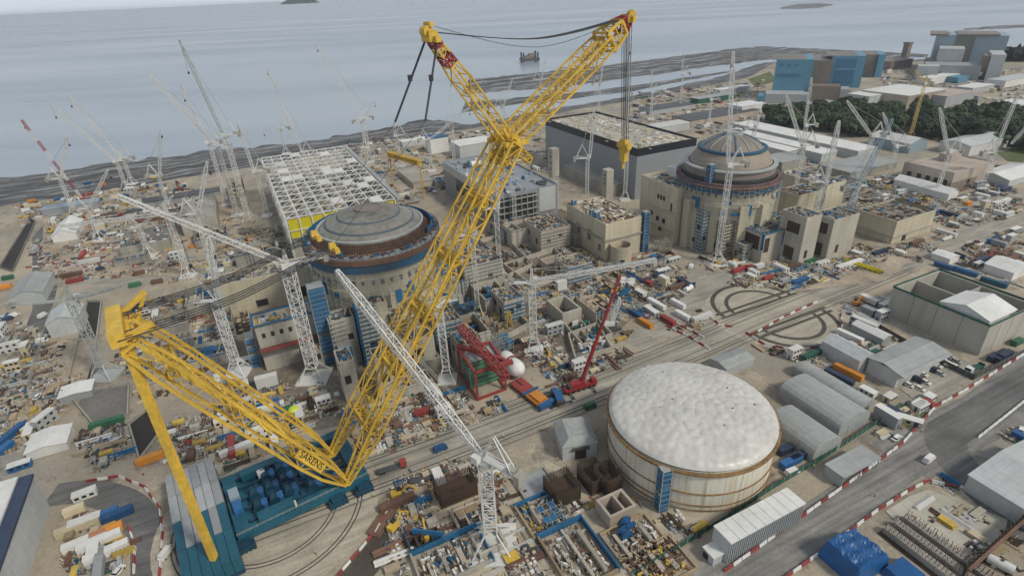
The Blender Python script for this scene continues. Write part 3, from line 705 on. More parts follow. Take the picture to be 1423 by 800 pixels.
TC('white tower crane in front of the twin concrete shafts',(1128,330),255,(1166,168),0,w=3.4,hook=8)
TC('tall dark tipped luffing crane behind the white roof frame',(346,306),190,(249,56),12,w=2.8,hook=20,jm='grey_steel')
TC('white luffing crane next to the dark tipped crane',(330,300),205,(208,104),5,w=2.4,hook=0)
TC('small white luffing crane left of the dark tipped crane',(316,285),200,(250,116),8,w=2.2,hook=12)
TC('pale tower crane behind the white roof frame, jib with ring collar',(427,236),212,(371,96),10,w=2.2,hook=4)
TC('white luffing crane with dark machine deck near the beach gravel',(515,226),166,(440,62),8,w=2.4,hook=5)
TC('slim luffing crane beside the beach gravel crane',(508,206),170,(520,140),0,w=2.0,hook=5)
TC('faint white luffing crane at the left shore, left of a pair',(176,262),226,(71,146),10,w=2.2,hook=10)
TC('faint white luffing crane at the left shore, right of a pair',(184,256),222,(93,131),10,w=2.2,hook=10)
TC('white flat top crane over the left stores, long jib crossing above the road',(262,384),300,(84,314),-6,w=2.6,kind='flat',cj=12,hook=8)
TC('white mast on blue plinth left of the left reactor',(332,518),420,(290,330),8,w=3.0,legs=7,hook=8)
TC('thin white crane beside the white storage tent',(139,334),292,(150,236),8,w=2.0,hook=5)
TC('thin white luffing crane by the low concrete store left of the roof frame',(236,292),246,(222,180),8,w=2.0,hook=5)
TC('white crane left of the roof frame with slim jib to the sky',(372,300),240,(330,172),8,w=2.2,hook=5)
TC('white crane behind the upper yellow boom, nearer the shore',(632,232),186,(626,110),5,w=2.4,hook=5)
TC('thin white crane behind the yellow crossing, on shore road',(600,238),196,(652,150),5,w=2.2,hook=5)
TC('white tower crane behind the black banded hall, at its far corner',(832,160),118,(838,84),0,w=2.2,hook=4)
TC('white tower crane standing on far side of hall, by red jib',(904,166),130,(906,98),0,w=2.4,hook=4)
TC('thin pole like crane among far stores left of right reactor',(985,172),140,(984,118),0,w=1.6,hook=4)
TC('white crane at right edge before the wood',(1421,240),150,(1405,200),0,w=2.6,hook=0)
TC('white luffing crane behind the right reactor dome',(1040,236),180,(1056,150),0,w=2.4,hook=4)
TC('pale crane at the far side of hall, shore end',(700,196),150,(712,110),4,w=2.2,hook=4)
TC('small white crane on the stores road below the roof frame',(208,356),318,(240,272),8,w=2.2,hook=6)
TC('white crane beyond the roof frame, at its far right corner',(557,232),190,(548,172),4,w=2.4,hook=4)
TC('pale luffing crane left of tower with ring collar',(398,214),180,(366,182),4,w=2.,hook=4)

TC('slim white crane among the walled cells left of central crane',(665,440),330,(655,290),0,w=2.0,hook=6)
TC('slim white crane behind the flat cream block, near hall',(815,300),222,(826,150),0,w=2.0,hook=6)
TC('slim white crane between right reactor and twin stair shafts',(1098,300),205,(1092,130),0,w=2.0,hook=6)
TC('slim white crane right of the low wide cream block',(1300,272),212,(1306,150),0,w=2.0,hook=6)
TC('slim pale crane on the shore road behind hall, left one',(752,172),112,(758,80),0,w=2.0,hook=5)
TC('slim pale crane on the shore road, far side of stores',(945,150),104,(950,74),0,w=2.0,hook=5)
TC('slim white crane left of the white roof frame hall, nearest the road',(300,385),300,(288,225),6,w=2.0,hook=6)
TC('slim white crane over the left stores by the shore',(105,300),250,(92,190),6,w=2.0,hook=6)
# crawler and mobile cranes
def mobile_crane(name,label,base,tip,az,m,rot,big=True,lat=False,track=False,cat='mobile crane',th=1.3):
    b=G(*base); rt=thing(name,label,cat,tuple(b),0); off=tuple(b); X=Vector((math.cos(rot),math.sin(rot),0));Y=Vector((-math.sin(rot),math.cos(rot),0))
    L_=15 if big else 9
    if track:
        for s in (-1,1):
            part(rt,'track',MB().box(tuple(b+Y*s*3.2),(9,1.4,1.5),rot,0,.85,1),M['dark_steel'],off)
        part(rt,'chassis',MB().box(tuple(b+Vector((0,0,.8))),(5,5,1.2),rot),M['dark_steel'],off)
    else:
        part(rt,'chassis',MB().box(tuple(b+Vector((0,0,1))),(L_,3,1.1),rot),M[m],off)
        wm=MB()
        for i in range(6 if big else 4):
            for s in (-1,1):
                c=b+X*(-L_/2+1.4+i*(L_-2.8)/(5 if big else 3))+Y*s*1.3+Vector((0,0,.7)); wm.tube(c-Y*.3,c+Y*.3,.7,10)
        part(rt,'wheels',wm,M['tyre'],off)
        part(rt,'driver_cab',MB().box(tuple(b+X*(L_/2-1.2)+Vector((0,0,2.1))),(2.2,2.8,1.5),rot,0,.85),M[m],off)
        om=MB()
        for xx in (-L_*.38,L_*.3): om.bar(b+X*xx-Y*4.5+Vector((0,0,.9)),b+X*xx+Y*4.5+Vector((0,0,.9)),.45); 
        for xx in (-L_*.38,L_*.3):
            for s in (-1,1): om.bar(b+X*xx+Y*4.5*s,b+X*xx+Y*4.5*s+Vector((0,0,.9)),.5); om.box(tuple(b+X*xx+Y*4.5*s),(1.4,1.4,.15),rot)
        part(rt,'outrigger',om,M['dark_steel'],off)
    T=b+Vector((0,0,2.1)); J=RP(*tip,b,rad(az)); d=Vector((J.x-b.x,J.y-b.y,0)).normalized(); a=math.atan2(d.y,d.x); sd_=Vector((-d.y,d.x,0))
    part(rt,'house',MB().box(tuple(T-d*1.5),(6.5,3,2),a),M[m],off)
    part(rt,'counterweight',MB().box(tuple(T-d*4.9),(1.6,3.2,1.8),a),M['dark_steel'],off)
    part(rt,'operator_cab',MB().box(tuple(T+d*1.2+sd_*1.9),(1.8,1.1,1.9),a,0,.85),M['glass'],off)
    r0=T+d*.5+Vector((0,0,1.2))
    if lat:
        if m=='redpaint':
            for q in range(8): part(rt,'boom_section',MB().lattice(r0.lerp(J,q/8),r0.lerp(J,(q+1)/8),1.5,1.4,2.6,.22,.14),M['redpaint' if q%2 else 'white_steel'],off)
        else: part(rt,'boom',MB().lattice(r0,J,1.,.8,2.6,.3,.18,mid=1.9),M[m],off)
        part(rt,'pendant',MB().bar(T-d*4+Vector((0,0,6)),J,.12).bar(T-d*2,T-d*4+Vector((0,0,6)),.3).bar(T-d*4.5+Vector((0,0,1.5)),T-d*4+Vector((0,0,6)),.2),M['grey_steel'],off)
    else:
        bm=MB()
        for i,(t0,t1,ww) in enumerate(((0,.4,th),(.38,.7,th*.82),(.68,1,th*.65))): bm.bar(r0.lerp(J,t0),r0.lerp(J,t1),ww,cap=True)
        part(rt,'boom',bm,M[m],off)
        part(rt,'boom_ram',MB().bar(T+d*2.4,r0.lerp(J,.22),.5),M['grey_steel'],off)
    part(rt,'hook_line',MB().bar(J,J-Vector((0,0,6)),.1).box(tuple(J-Vector((0,0,7))),(.7,.7,1.2)),M['cable'],off)
    return rt
mobile_crane('mobile_crane','red mobile crane with long raised boom beside the white domed tank',(806,540),(862,383),20,'red',rad(22),th=1.15)
mobile_crane('crawler_crane','small white crawler crane with angled boom on the central laydown',(848,456),(861,414),10,'white_steel',rad(20),track=True,lat=True,cat='crawler crane')
mobile_crane('crawler_crane','red crawler crane with red and white lattice boom on the left shore',(117,281),(30,167),12,'redpaint',rad(30),track=True,lat=True,cat='crawler crane')
mobile_crane('crawler_crane','red lattice crawler crane behind the black banded hall',(905,142),(958,122),4,'redpaint',rad(30),track=True,lat=True,cat='crawler crane')
mobile_crane('mobile_crane','blue mobile crane with boom lowered by the orange transporter',(775,556),(758,532),100,'blue',rad(110),big=False,cat='mobile crane',th=.9)
# yellow gantry jib piece
a=G(541,214,30); b=G(583,226,30)
mb=MB(); mb.lattice(a,b,3.5,3.0,3,.9,.6); mb.bar(b,b-Vector((0,0,16)),1.0,cap=True).bar(a,a-Vector((0,0,30)),1.,cap=True).bar(b-Vector((0,0,16)),b-Vector((0,0,30)),1.,cap=True)
solo('gantry_crane','yellow lattice gantry beam standing on the hall forecourt by the grey framed building','gantry crane',mb,M['yellow'],tuple(G(560,240)),0,off=tuple(G(560,240)))
# red transport frame with the white vessel
b=G(672,545); rt=thing('lifting_frame','red portal lifting frame with inclined lattice ramp beside the white vessel','lifting frame',tuple(b)); off=tuple(b)
mb=MB(); p=[G(610,548),G(703,540),G(668,522),G(664,556)]
a1=G(664,556);a2=G(703,541);a3=G(640,520);a4=G(684,512)
for q in (a1,a2,a3,a4): mb.bar(q,q+Vector((0,0,14)),.9,cap=True)
for q,r in ((a1,a2),(a3,a4),(a1,a3),(a2,a4)): mb.bar(q+Vector((0,0,.5)),r+Vector((0,0,.5)),.9); mb.bar(q+Vector((0,0,14)),r+Vector((0,0,14)),1.0)
part(rt,'portal',mb,M['redpaint'],off)
r1=G(640,455,22); r2=G(704,524,16)
part(rt,'ramp',MB().lattice(r1,r2,2.7,2.7,3.,.5,.28),M['redpaint'],off)
part(rt,'lifting_beam',MB().bar(a3+Vector((0,0,15.2)),a2+Vector((0,0,15.2)),1.6,cap=True).bar(G(680,512,16),G(712,502,16),1.8,cap=True),M['redpaint'],off)
b=G(712,515); rt=thing('pressure_vessel','white rounded vessel with red straps lying by the red lifting frame','vessel',tuple(b)); off=tuple(b)
for s,e in (((705,500),(0)),((716,510),(1))):
    c=G(s[0],s[1],5); mb=MB(); prof=[]
    ax=(G(716,510,5)-G(705,500,5)).normalized()
    mb.lathe((0,0,0),[(.05,-6),(2.6,-5.3),(4.2,-3.5),(4.6,-1),(4.6,1),(4.2,3.5),(2.6,5.3),(.05,6)],20)
    ro=Vector((0,0,1)).rotation_difference(ax).to_matrix(); mb.v=[tuple(ro@Vector(v)*.8+c) for v in mb.v]
    part(rt,'shell',mb,M['white'],off,smooth=True)
mb=MB(); c=G(711,505,5)
mb.lathe((0,0,0),[(3.9,-.6),(3.95,0),(3.9,.6)],20); mb.v=[tuple(ro@Vector(v)+c) for v in mb.v]; mb.box((c.x,c.y,0),(4,5,3.4),.4); part(rt,'strap',mb,M['redpaint'],off)
# ================================================================ buildings (local x along U, y along V)
def frame(near,right,left,z):
    o=G(*near,z); r=G(*right,z)-o; l=G(*left,z)-o
    return Vector((o.x,o.y,0)),abs(r.dot(U)),abs(l.dot(V))
def exc(o,lx,ly,pad=1.5):
    u,v=UV(o); EXC.append((u-pad,v-pad,u+lx+pad,v+ly+pad))
def walls(mb,lx,ly,h,t=.5,z0=0):
    mb.lo(0,0,z0,lx,t,h); mb.lo(0,ly-t,z0,lx,ly,h); mb.lo(0,t,z0,t,ly-t,h); mb.lo(lx-t,t,z0,lx,ly-t,h); return mb
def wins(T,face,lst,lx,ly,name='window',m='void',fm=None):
    """face 'R' = the y=0 wall, 'L' = the x=0 wall; list of (s,z,w,h)"""
    for s,z,w_,h_ in lst:
        mb=MB(); fb=MB()
        if face=='R':
            mb.lo(s,-.06,z,s+w_,.1,z+h_); fb.lo(s-.25,-.3,z-.3,s+w_+.25,-.002,z); fb.lo(s-.25,-.3,z+h_,s+w_+.25,-.002,z+h_+.25)
        else:
            mb.lo(-.06,s,z,.1,s+w_,z+h_); fb.lo(-.3,s-.25,z-.3,-.002,s+w_+.25,z); fb.lo(-.3,s-.25,z+h_,-.002,s+w_+.25,z+h_+.25)
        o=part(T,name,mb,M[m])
        if fm: part(o,'frame',fb,M[fm])
def building(name,label,cat,near,right,left,h,wm='conc',rm='roofgrey',par=1.0,cut=None,lxy=None,z0=0,group=None,band=None):
    o,lx,ly=frame(near,right,left,h)
    if lxy: lx=lxy[0] or lx; ly=lxy[1] or ly
    T=thing(name,label,cat,o,A0,group); exc(o,lx,ly)
    part(T,'wall',walls(MB(),lx,ly,h),M[wm]); part(T,'roof',MB().lo(.5,.5,h-par-.4,lx-.5,ly-.5,h-par),M[rm])
    return T,o,lx,ly,h
def gable(name,label,cat,o,lx,ly,he,hr,wm,rm,axis='y',rz=A0,group=None,over=.4,exc_=True):
    """gabled shed; ridge runs along axis"""
    T=thing(name,label,cat,o,rz,group)
    if exc_ and abs(rz-A0)<.01: exc(o,lx,ly)
    wmb=MB(); n=0
    if axis=='y': P=[(0,0),(lx,0)];sw=lx
    # body as a pentagon prism
    if axis=='y':
        pent=[(0,0),(lx,0),(lx,he),(lx/2,hr),(0,he)]
        for y in (0,ly):
            for x,z in pent: wmb.v.append((x,y,z))
    else:
        pent=[(0,0),(ly,0),(ly,he),(ly/2,hr),(0,he)]
        for x in (0,lx):
            for y,z in pent: wmb.v.append((x,y,z))
    wmb.face([0,1,2,3,4]); wmb.face([9,8,7,6,5]); wmb.face([0,5,6,1][::-1]); wmb.face([1,6,7,2][::-1]); wmb.face([0,4,9,5][::-1])
    if axis!='y': wmb.f=[list(reversed(f)) for f in wmb.f]
    part(T,'wall',wmb,M[wm])
    rmb=MB(); 
    for s in (0,1):
        if axis=='y':
            sl=(hr-he)/(lx/2); xe=-over if s==0 else lx+over; a=(xe,-over,he-sl*over+.06);b=(lx/2,-over,hr+.06)
            q=[a,b,(lx/2,ly+over,hr+.06),(xe,ly+over,he-sl*over+.06)]
        else:
            sl=(hr-he)/(ly/2); ye=-over if s==0 else ly+over; a=(-over,ye,he-sl*over+.06); b=(-over,ly/2,hr+.06)
            q=[a,b,(lx+over,ly/2,hr+.06),(lx+over,ye,he-sl*over+.06)]
        n=len(rmb.v)
        for z in (0,.22):
            for p in q: rmb.v.append((p[0],p[1],p[2]+z))
        for f in ((3,2,1,0),(4,5,6,7),(0,1,5,4),(1,2,6,5),(2,3,7,6),(3,0,4,7)): rmb.face([n+i for i in f])
    part(T,'roof',rmb,M[rm]); return T
def clutter_roof(T,lx,ly,z,n,mats,name='roof_material',seed=1,smin=.5,smax=2.2,hm=1.2,margin=1.):
    r=random.Random(seed); mb=MB()
    for i in range(n):
        mb.box((r.uniform(margin,lx-margin),r.uniform(margin,ly-margin),z+.01*i/n),(r.uniform(smin,smax)*(2.2 if r.random()<.3 else 1),r.uniform(smin,smax),r.uniform(.15,hm)),r.choice((0,0,1.57,r.uniform(0,3))),r.randrange(len(mats)))
    o=part(T,name,mb,[M[k] for k in mats]); o['kind']='stuff'
    return o
def scaffold(label,px,size,h,m='bluenet',rz=A0,z0=0,group=None,pt=None):
    o=pt if pt is not None else G(*px,z0); T=thing('scaffold_tower',label,'scaffold',tuple(o),rz,group); lx,ly=size
    mb=MB(); lv=int(h/2.2)
    for x in (0,lx):
        for y in (0,ly): mb.bar((x,y,0),(x,y,h),.2)
    for i in range(1,lv+1):
        z=i*2.2
        mb.lo(.1,.1,z-.1,lx-.1,ly-.1,z)
        for a,b in (((0,0),(lx,0)),((0,0),(0,ly)),((lx,0),(lx,ly)),((0,ly),(lx,ly))): mb.bar((*a,z-.9),(*b,z-.9),.14)
    part(T,'scaffold_frame',mb,M['grey_steel'])
    nb=MB(); r=random.Random(int(o.x*7)); 
    for i in range(lv):
        z=i*2.2
        for (x0,y0,x1,y1) in ((-.06,0,-.02,ly),(0,-.06,lx,-.02),(lx+.02,0,lx+.06,ly),(0,ly+.02,lx,ly+.06)):
            if r.random()<.85: nb.lo(x0,y0,z+.15,x1,y1,z+1.95)
    part(T,'netting',nb,M[m]); return T
MIX=['timber','timber_pale','conc_new','bluenet','rust_red','cabin_white','dark_steel','conc','rust','white']
# --- reservoir
o,lx,ly=frame((1376,454),(1423,428),(1242,399),15); lx2=(G(1300,373,15)-G(1242,399,15)).dot(U); lx=max(lx,lx2)
T=thing('reservoir','open concrete reservoir divided into basins with white tent on top','reservoir',o,A0); exc(o,lx,ly)
wb=MB(); walls(wb,lx,ly,15,1.0); wb.lo(lx*.47,1,0,lx*.47+.8,ly-1,14.6); wb.lo(1,ly*.52,0,lx*.47,ly*.52+.8,14.6); wb.lo(lx*.47+.8,ly*.52,0,lx-1,ly*.52+.8,14.6)
part(T,'wall',wb,M['resconc']); part(T,'floor',MB().lo(1,1,.5,lx-1,ly-1,1.2),M['conc_dark'])
gb=MB(); 
for (x0,y0,x1,y1) in ((-.2,-.2,lx+.2,-.05),(-.2,ly+.05,lx+.2,ly+.2),(-.2,-.05,-.05,ly+.05),(lx+.05,-.05,lx+.2,ly+.05)): gb.lo(x0,y0,15.0,x1,y1,16.0)
part(T,'edge_guard',gb,M['greendark'])
jb=MB()
for k in (.25,.5,.75): jb.lo(-.03,ly*k-.12,0,-.002,ly*k+.12,15); jb.lo(lx*k-.12,-.03,0,lx*k+.12,-.002,15)
part(T,'movement_joint',jb,M['conc_dark'])
gable('storage_tent','white peaked tent standing across the concrete reservoir','tent',o+U*2+V*1.5+Vector((0,0,15.05)),lx*.55,ly*.48,1.2,4.2,'white','white','x',exc_=False)
part(T,'cover_beam',MB().lo(1.0,1.0,14.2,lx*.47,1.5,14.99).lo(1,ly*.25,14.2,lx*.47,ly*.25+.6,14.99).lo(1,ly*.49,14.2,lx*.47,ly*.49+.6,14.99),M['grey_steel'])
# --- cream buildings round the right reactor
T,o,lx,ly,h=building('reactor_annex','tall cream concrete annex block with dark window openings left of the right reactor','building',(942,262),(980,248),(890,243),38,'cream','conc',1.5)
wins(T,'L',[(ly*.30,27,2,2.6),(ly*.38,27,2,2.6),(ly*.46,27,2,2.6),(ly*.1,22,1.6,5),(ly*.25,12,3,3),(ly*.42,12,3,3),(ly*.33,6,3,4),(ly*.6,14,3,3)],lx,ly,fm='conc')
wins(T,'R',[(lx*.55,24,3.4,3),(lx*.2,30,2,2)],lx,ly,fm='conc')
part(T,'ledge',MB().lo(-1.2,2,21,-.01,ly*.75,22).lo(-1.2,2,9,-.01,ly*.8,10),M['conc_new'])
part(T,'plant_room',MB().lo(lx*.55,ly*.45,36.5,lx-1,ly*.8,43),M['cabin_white'])
clutter_roof(T,lx*.9,ly*.9,36.5,70,['cabin_white','bluenet','rust_red','timber','dark_steel'],seed=3)
T,o,lx,ly,h=building('concrete_block','flat cream concrete block with cluttered formwork roof, in front of black banded hall','building',(842,312),(884,296),(772,286),24,'cream','conc',1.2)
clutter_roof(T,lx,ly,22.8,330,['timber','timber_pale','conc_new','rust_red','cabin_white','rust','timber_pale'],seed=4,hm=1.6)
wins(T,'L',[(ly*.35,8,4,7),(ly*.62,8,4,7),(ly*.1,5,3,4)],lx,ly,m='conc_dark',fm='conc')
part(T,'ledge',MB().lo(-1.,0,13,-.01,ly,14).lo(-1,-1,13,lx,-.01,14),M['conc'])
for k,(a,b) in enumerate(((.25,.0),(.38,.0),(.85,.0))):
    scaffold(('blue netted scaffold perched on left edge of the flat cream block','blue netted scaffold perched mid edge of the flat cream block','blue netted scaffold at the far corner of the flat cream block')[k],None,(2.6,2.6),6,pt=o+V*(ly*a)+U*.8+Vector((0,0,23)))
scaffold('blue netted stair tower at the right corner of the flat cream block','',(4,4),27,pt=o+U*(lx+.8)-V*2)
g=G(862,362); mb=MB()
T=thing('concrete_silo','small round cream concrete shell with rubble inside, below the flat cream block','silo',tuple(g)); EXCC.append((g.x,g.y,9))
part(T,'shell',MB().lathe((0,0,0),[(6.6,0),(6.6,11),(5.8,11),(5.8,7)],28),M['cream']); part(T,'fill',MB().lathe((0,0,7),[(5.8,0),(3,.9),(.05,1.4)],16),M['rust_red'])
part(T,'door',MB().box((0,-6.62,0),(2.4,.3,3.4)),M['void'])
T,o,lx,ly,h=building('concrete_block','concrete block with blue netting and dark openings in front of the right reactor','building',(1063,326),(1112,302),(1028,304),19,'conc_new','conc_dark',1)
clutter_roof(T,lx,ly,18,150,['dark_steel','bluenet','conc','greendark','timber','grey_steel'],seed=5)
wins(T,'L',[(ly*.12,8,ly*.65,8.5)],lx,ly,name='opening',m='rust'); wins(T,'R',[(1,7,4,9)],lx,ly,name='opening',m='rust')
part(T,'netting',MB().lo(lx*.4,-.4,9,lx,-.1,17.5).lo(-.4,ly-1.6,0,-.1,ly+.2,19).lo(-.5,-.5,9,-.1,1.2,19),M['bluenet'])
part(T,'edge_deck',MB().lo(-.8,-.8,19.01,lx+.8,-.002,19.3).lo(-.8,-.002,19.01,-.002,ly,19.3),M['bluenet'])
for k,(nr,rt,lf,hh,lab) in enumerate([((1122,303),(1140,296),(1098,288),30,'left one of the twin concrete stair shafts right of the right reactor'),((1160,306),(1186,293),(1140,292),26,'right one of the twin concrete stair shafts right of the right reactor')]):
    T,o,lx,ly,h=building('stair_shaft',lab,'building',nr,rt,lf,hh,'conc_new','conc_dark',1)
    wins(T,'L',[(ly*.2,hh*.62,ly*.5,6.5),(ly*.25,2,ly*.4,8)],lx,ly,name='opening',m='rust'); wins(T,'R',[(lx*.3,4,2.5,5)],lx,ly,name='opening',m='void')
    clutter_roof(T,lx,ly,hh-1,40,['bluenet','timber','dark_steel','conc'],seed=6+k)
T,o,lx,ly,h=building('concrete_block','cream concrete block with cluttered roof behind the twin stair shafts','building',(1150,258),(1172,250),(1090,238),24,'cream','conc',1)
clutter_roof(T,lx,ly,23,80,['timber','bluenet','cabin_white','rust_red'],seed=8)
T,o,lx,ly,h=building('concrete_block','low wide cream concrete block with open steel roof right of the twin shafts','building',(1247,308),(1290,288),(1185,292),15,'cream','conc',1.5)
clutter_roof(T,lx,ly,13.5,90,['rust_red','timber','dark_steel','conc_new','bluenet'],seed=9)
rb=MB()
for k in range(7): rb.bar((1+k*(lx-2)/6,.5,15.3),(1+k*(lx-2)/6,ly-.5,15.3),.3)
part(T,'roof_beam',rb,M['rust_red']); part(T,'ledge',MB().lo(-.5,-.5,4,lx+.5,-.01,4.6).lo(-.5,-.01,4,-.01,ly,4.6),M['conc'])
wins(T,'R',[(lx*.25,.1,4,4)],lx,ly,name='opening',fm='conc')
T,o,lx,ly,h=building('concrete_building','unfinished pinkish concrete building with square openings below the wood','building',(1327,240),(1372,222),(1268,222),15,'pinkc','pinkc',.9)
wins(T,'L',[(ly*k,3.5,3.4,5) for k in (.08,.25,.42,.6,.8)],lx,ly,fm='pinkc'); wins(T,'R',[(lx*.4,3,2.4,3.5),(lx*.65,3,2.4,3.5)],lx,ly,fm='pinkc')
ub=walls(MB(),lx*.62,ly*.6,7); part(T,'upper_storey',ub,M['pinkc']); kids(T)[-1].location=(lx*.35,ly*.35,14.1)
part(T,'roof_hut',MB().lo(lx*.5,ly*.5,14.1,lx*.75,ly*.75,20),M['pinkc'])
wm_=MB().lo(lx*.35-.06,ly*.45,16.5,lx*.35-.002,ly*.52,19.5); part(T,'opening',wm_,M['void'])
# --- reactors
def reactor(name,label,c,kind):
    T=thing(name,label,'reactor building',(c[0],c[1],0),A0); EXCC.append((c[0],c[1],36))
    R_=30 if kind==1 else 29
    part(T,'containment_wall',MB().lathe((0,0,0),[(R_,0),(R_,30),(R_+1.2,30.2),(R_+1.2,33),(R_,33.2),(R_,42),(R_-1.2,42),(R_-1.2,40)],72),M['cream'])
    for k in range(44):
        a=2*math.pi*k/44; part(T,'wall_niche',MB().box((math.cos(a)*(R_+.02),math.sin(a)*(R_+.02),36),(.5,1.5,2.2),a),M['conc_dark'])
    if kind==2:
        part(T,'blue_gallery',MB().lathe((0,0,0),[(R_+.05,38.6),(R_+1.8,38.8),(R_+1.8,41.6),(R_+.1,41.8)],72),M['netpatch'])
        part(T,'platform_ring',MB().lathe((0,0,0),[(R_-1.3,42.02),(R_+2.6,42.02),(R_+2.6,42.6),(R_+1.8,43.2),(R_+1.8,44.4),(R_-.5,44.4),(R_-1.3,43.4)],72),M['rust_red'])
        pr=MB()
        for k in range(72):
            a=2*math.pi*k/72; x,y=math.cos(a)*(R_+2.4),math.sin(a)*(R_+2.4); pr.bar((x,y,42.6),(x,y,45.4),.16)
        for z in (44.0,45.3): pr.lathe((0,0,z),[(R_+2.36,-.1),(R_+2.44,.1)],72)
        part(T,'guard_rail',pr,M['bluenet'])
        part(T,'working_deck',MB().lathe((0,0,0),[(R_-1.4,44.41),(R_-1.0,46.4),(R_-2.,46.5),(R_-4.2,46.0)],72),M['dark_steel'])
    else:
        part(T,'blue_gallery',MB().lathe((0,0,0),[(30.1,42.2),(32.0,42.4),(32.0,46.2),(30.1,46.3)],72),M['netpatch'])
        part(T,'platform_ring',MB().lathe((0,0,0),[(30,46.32),(32.5,46.4),(32.6,48.7),(31.9,49.1),(30,49.1)],72),M['rust_red'])
        part(T,'working_deck',MB().lathe((0,0,0),[(28.5,49.12),(31.9,49.2),(31.7,50.1),(29.2,50.3),(28.4,50.2)],72),M['grey_steel'])
        pr=MB()
        for k in range(72):
            a=2*math.pi*k/72; x,y=math.cos(a)*32.3,math.sin(a)*32.3; pr.bar((x,y,49),(x,y,51.2),.16)
        for z in (50.2,51.1): pr.lathe((0,0,z),[(32.26,-.1),(32.34,.1)],72)
        part(T,'guard_rail',pr,M['bluenet'])
    if kind==1:
        part(T,'rebar_band',MB().lathe((0,0,0),[(28.6,50.1),(27.2,51.6),(25.0,53.7),(24.5,54.0)],72),M['rust'])
        rbm=MB(); r=random.Random(2)
        for k in range(150):
            a=2*math.pi*k/150; pts=[(28.8,50.1),(27.4,51.6),(25.2,53.7+r.uniform(-.4,.9))]
            for (r0,z0),(r1,z1) in zip(pts,pts[1:]): rbm.bar((math.cos(a)*r0,math.sin(a)*r0,z0),(math.cos(a)*r1,math.sin(a)*r1,z1),.16)
        for r0,z0 in ((28.5,50.5),(27.5,51.5),(26.5,52.5),(25.6,53.3)): rbm.lathe((0,0,z0),[(r0+.05,-.14),(r0+.2,0),(r0+.05,.14)],72)
        part(T,'rebar_hoops',rbm,M['rust_red'])
        nt_=MB()
        for k in range(26):
            a=r.uniform(0,6.28); nt_.box((math.cos(a)*30.6,math.sin(a)*30.6,50.15),(1.2,r.uniform(1,3.5),r.uniform(.8,2.6)),a)
        part(T,'gallery_store',nt_,M['bluenet'])['kind']='stuff'
        part(T,'dome_ring',MB().lathe((0,0,0),[(25.1,53.6),(25.3,54.6),(24.4,54.9),(23.9,54.2)],72),M['grey_steel'])
        part(T,'dome',MB().lathe((0,0,0),[(24.3,54.05),(23.4,55.0),(20.6,56.3),(20.4,56.8),(17.6,58.1),(14.6,59.2),(14.4,59.7),(10.5,60.8),(10.3,61.1),(6.8,61.6),(.05,61.9)],72),M['domegrey'],smooth=False)
        part(T,'dome_seam',MB().lathe((0,0,0),[(21.2,56.0),(21.1,56.5),(20.5,56.9),(20.3,56.6)],72).lathe((0,0,0),[(15.0,59.1),(14.9,59.5),(14.4,59.8),(14.2,59.5)],72),M['domeseam'])
        part(T,'dome_hatch',MB().lathe((0,0,0),[(6.2,61.2),(6.2,62.3),(5.6,62.3),(5.6,62.0),(.05,62.1)],28),M['brownmetal'])
        part(T,'blue_edge',MB().lathe((0,0,0),[(28.9,50.3),(29.0,53.6),(28.8,53.6),(28.7,50.3)],72,0,rad(-40),rad(175)),M['bluenet'])
        r=random.Random(5)
        cl=MB()
        for k in range(240):
            a=r.uniform(0,6.28); rr=r.uniform(29.3,31.6); cl.box((math.cos(a)*rr,math.sin(a)*rr,50.1),(r.uniform(.4,1.6),r.uniform(.4,1.6),r.uniform(.3,1.4)),a)
        part(T,'deck_store',cl,M['rust_red'])['kind']='stuff'
    else:
        part(T,'formwork_ring',MB().lathe((0,0,0),[(R_-2.2,46.52),(R_-2.6,50),(R_-4.5,50.4)],72),M['brownmetal'])
        part(T,'formwork_ledge',MB().lathe((0,0,0),[(R_-3,50.42),(R_-1.4,50.5),(R_-1.4,51.4),(R_-4,51.6)],72),M['grey_steel'])
        part(T,'inner_shell',MB().lathe((0,0,0),[(R_-4.6,51.62),(R_-6.2,55),(R_-8.8,58.5),(R_-10.5,60)],72),M['shellbrown'])
        part(T,'upper_gallery',MB().lathe((0,0,0),[(R_-9.4,58.8),(R_-8.6,59.4),(R_-8.6,60.5),(R_-9.2,60.8),(R_-11,60.5)],72),M['netpatch'])
        part(T,'dome',MB().lathe((0,0,0),[(R_-10.8,60.5),(R_-14,63.2),(R_-19,65.8),(R_-23,67),(.05,67.2)],60),M['domebrown'],smooth=True)
        for k in range(14):
            sm=MB()
            a=2*math.pi*k/14
            pts=[(R_-11.2,61.2),(R_-14,63.4),(R_-19,66.0),(R_-23,67.2)]
            for (r0,z0),(r1,z1) in zip(pts,pts[1:]): sm.bar((math.cos(a)*r0,math.sin(a)*r0,z0),(math.cos(a)*r1,math.sin(a)*r1,z1),.5)
            part(T,'dome_rib',sm,M['grey_steel' if k%3 else 'bluenet'])
        part(T,'dome_hatch',MB().lathe((0,0,0),[(5.2,66.8),(5.2,69.2),(4.4,69.2),(4.4,68.4),(.05,68.4)],24),M['grey_steel'])
    # tube scaffold on the upper wall
    sc=MB(); r=random.Random(kind)
    for k in range(64):
        a=2*math.pi*k/64
        if r.random()<.75:
            x,y=math.cos(a),math.sin(a); z0=r.choice((14,20,26,26,30)); q=R_+2.3
            sc.bar((x*q,y*q,z0),(x*q,y*q,42),.16)
            a2=2*math.pi*(k+1)/64; z=z0
            while z<42: sc.bar((x*q,y*q,z),(math.cos(a2)*q,math.sin(a2)*q,z),.14); sc.bar((x*q,y*q,z),(x*R_,y*R_,z),.12); z+=2.2
    part(T,'wall_scaffold',sc,M['grey_steel'])
    nb=MB()
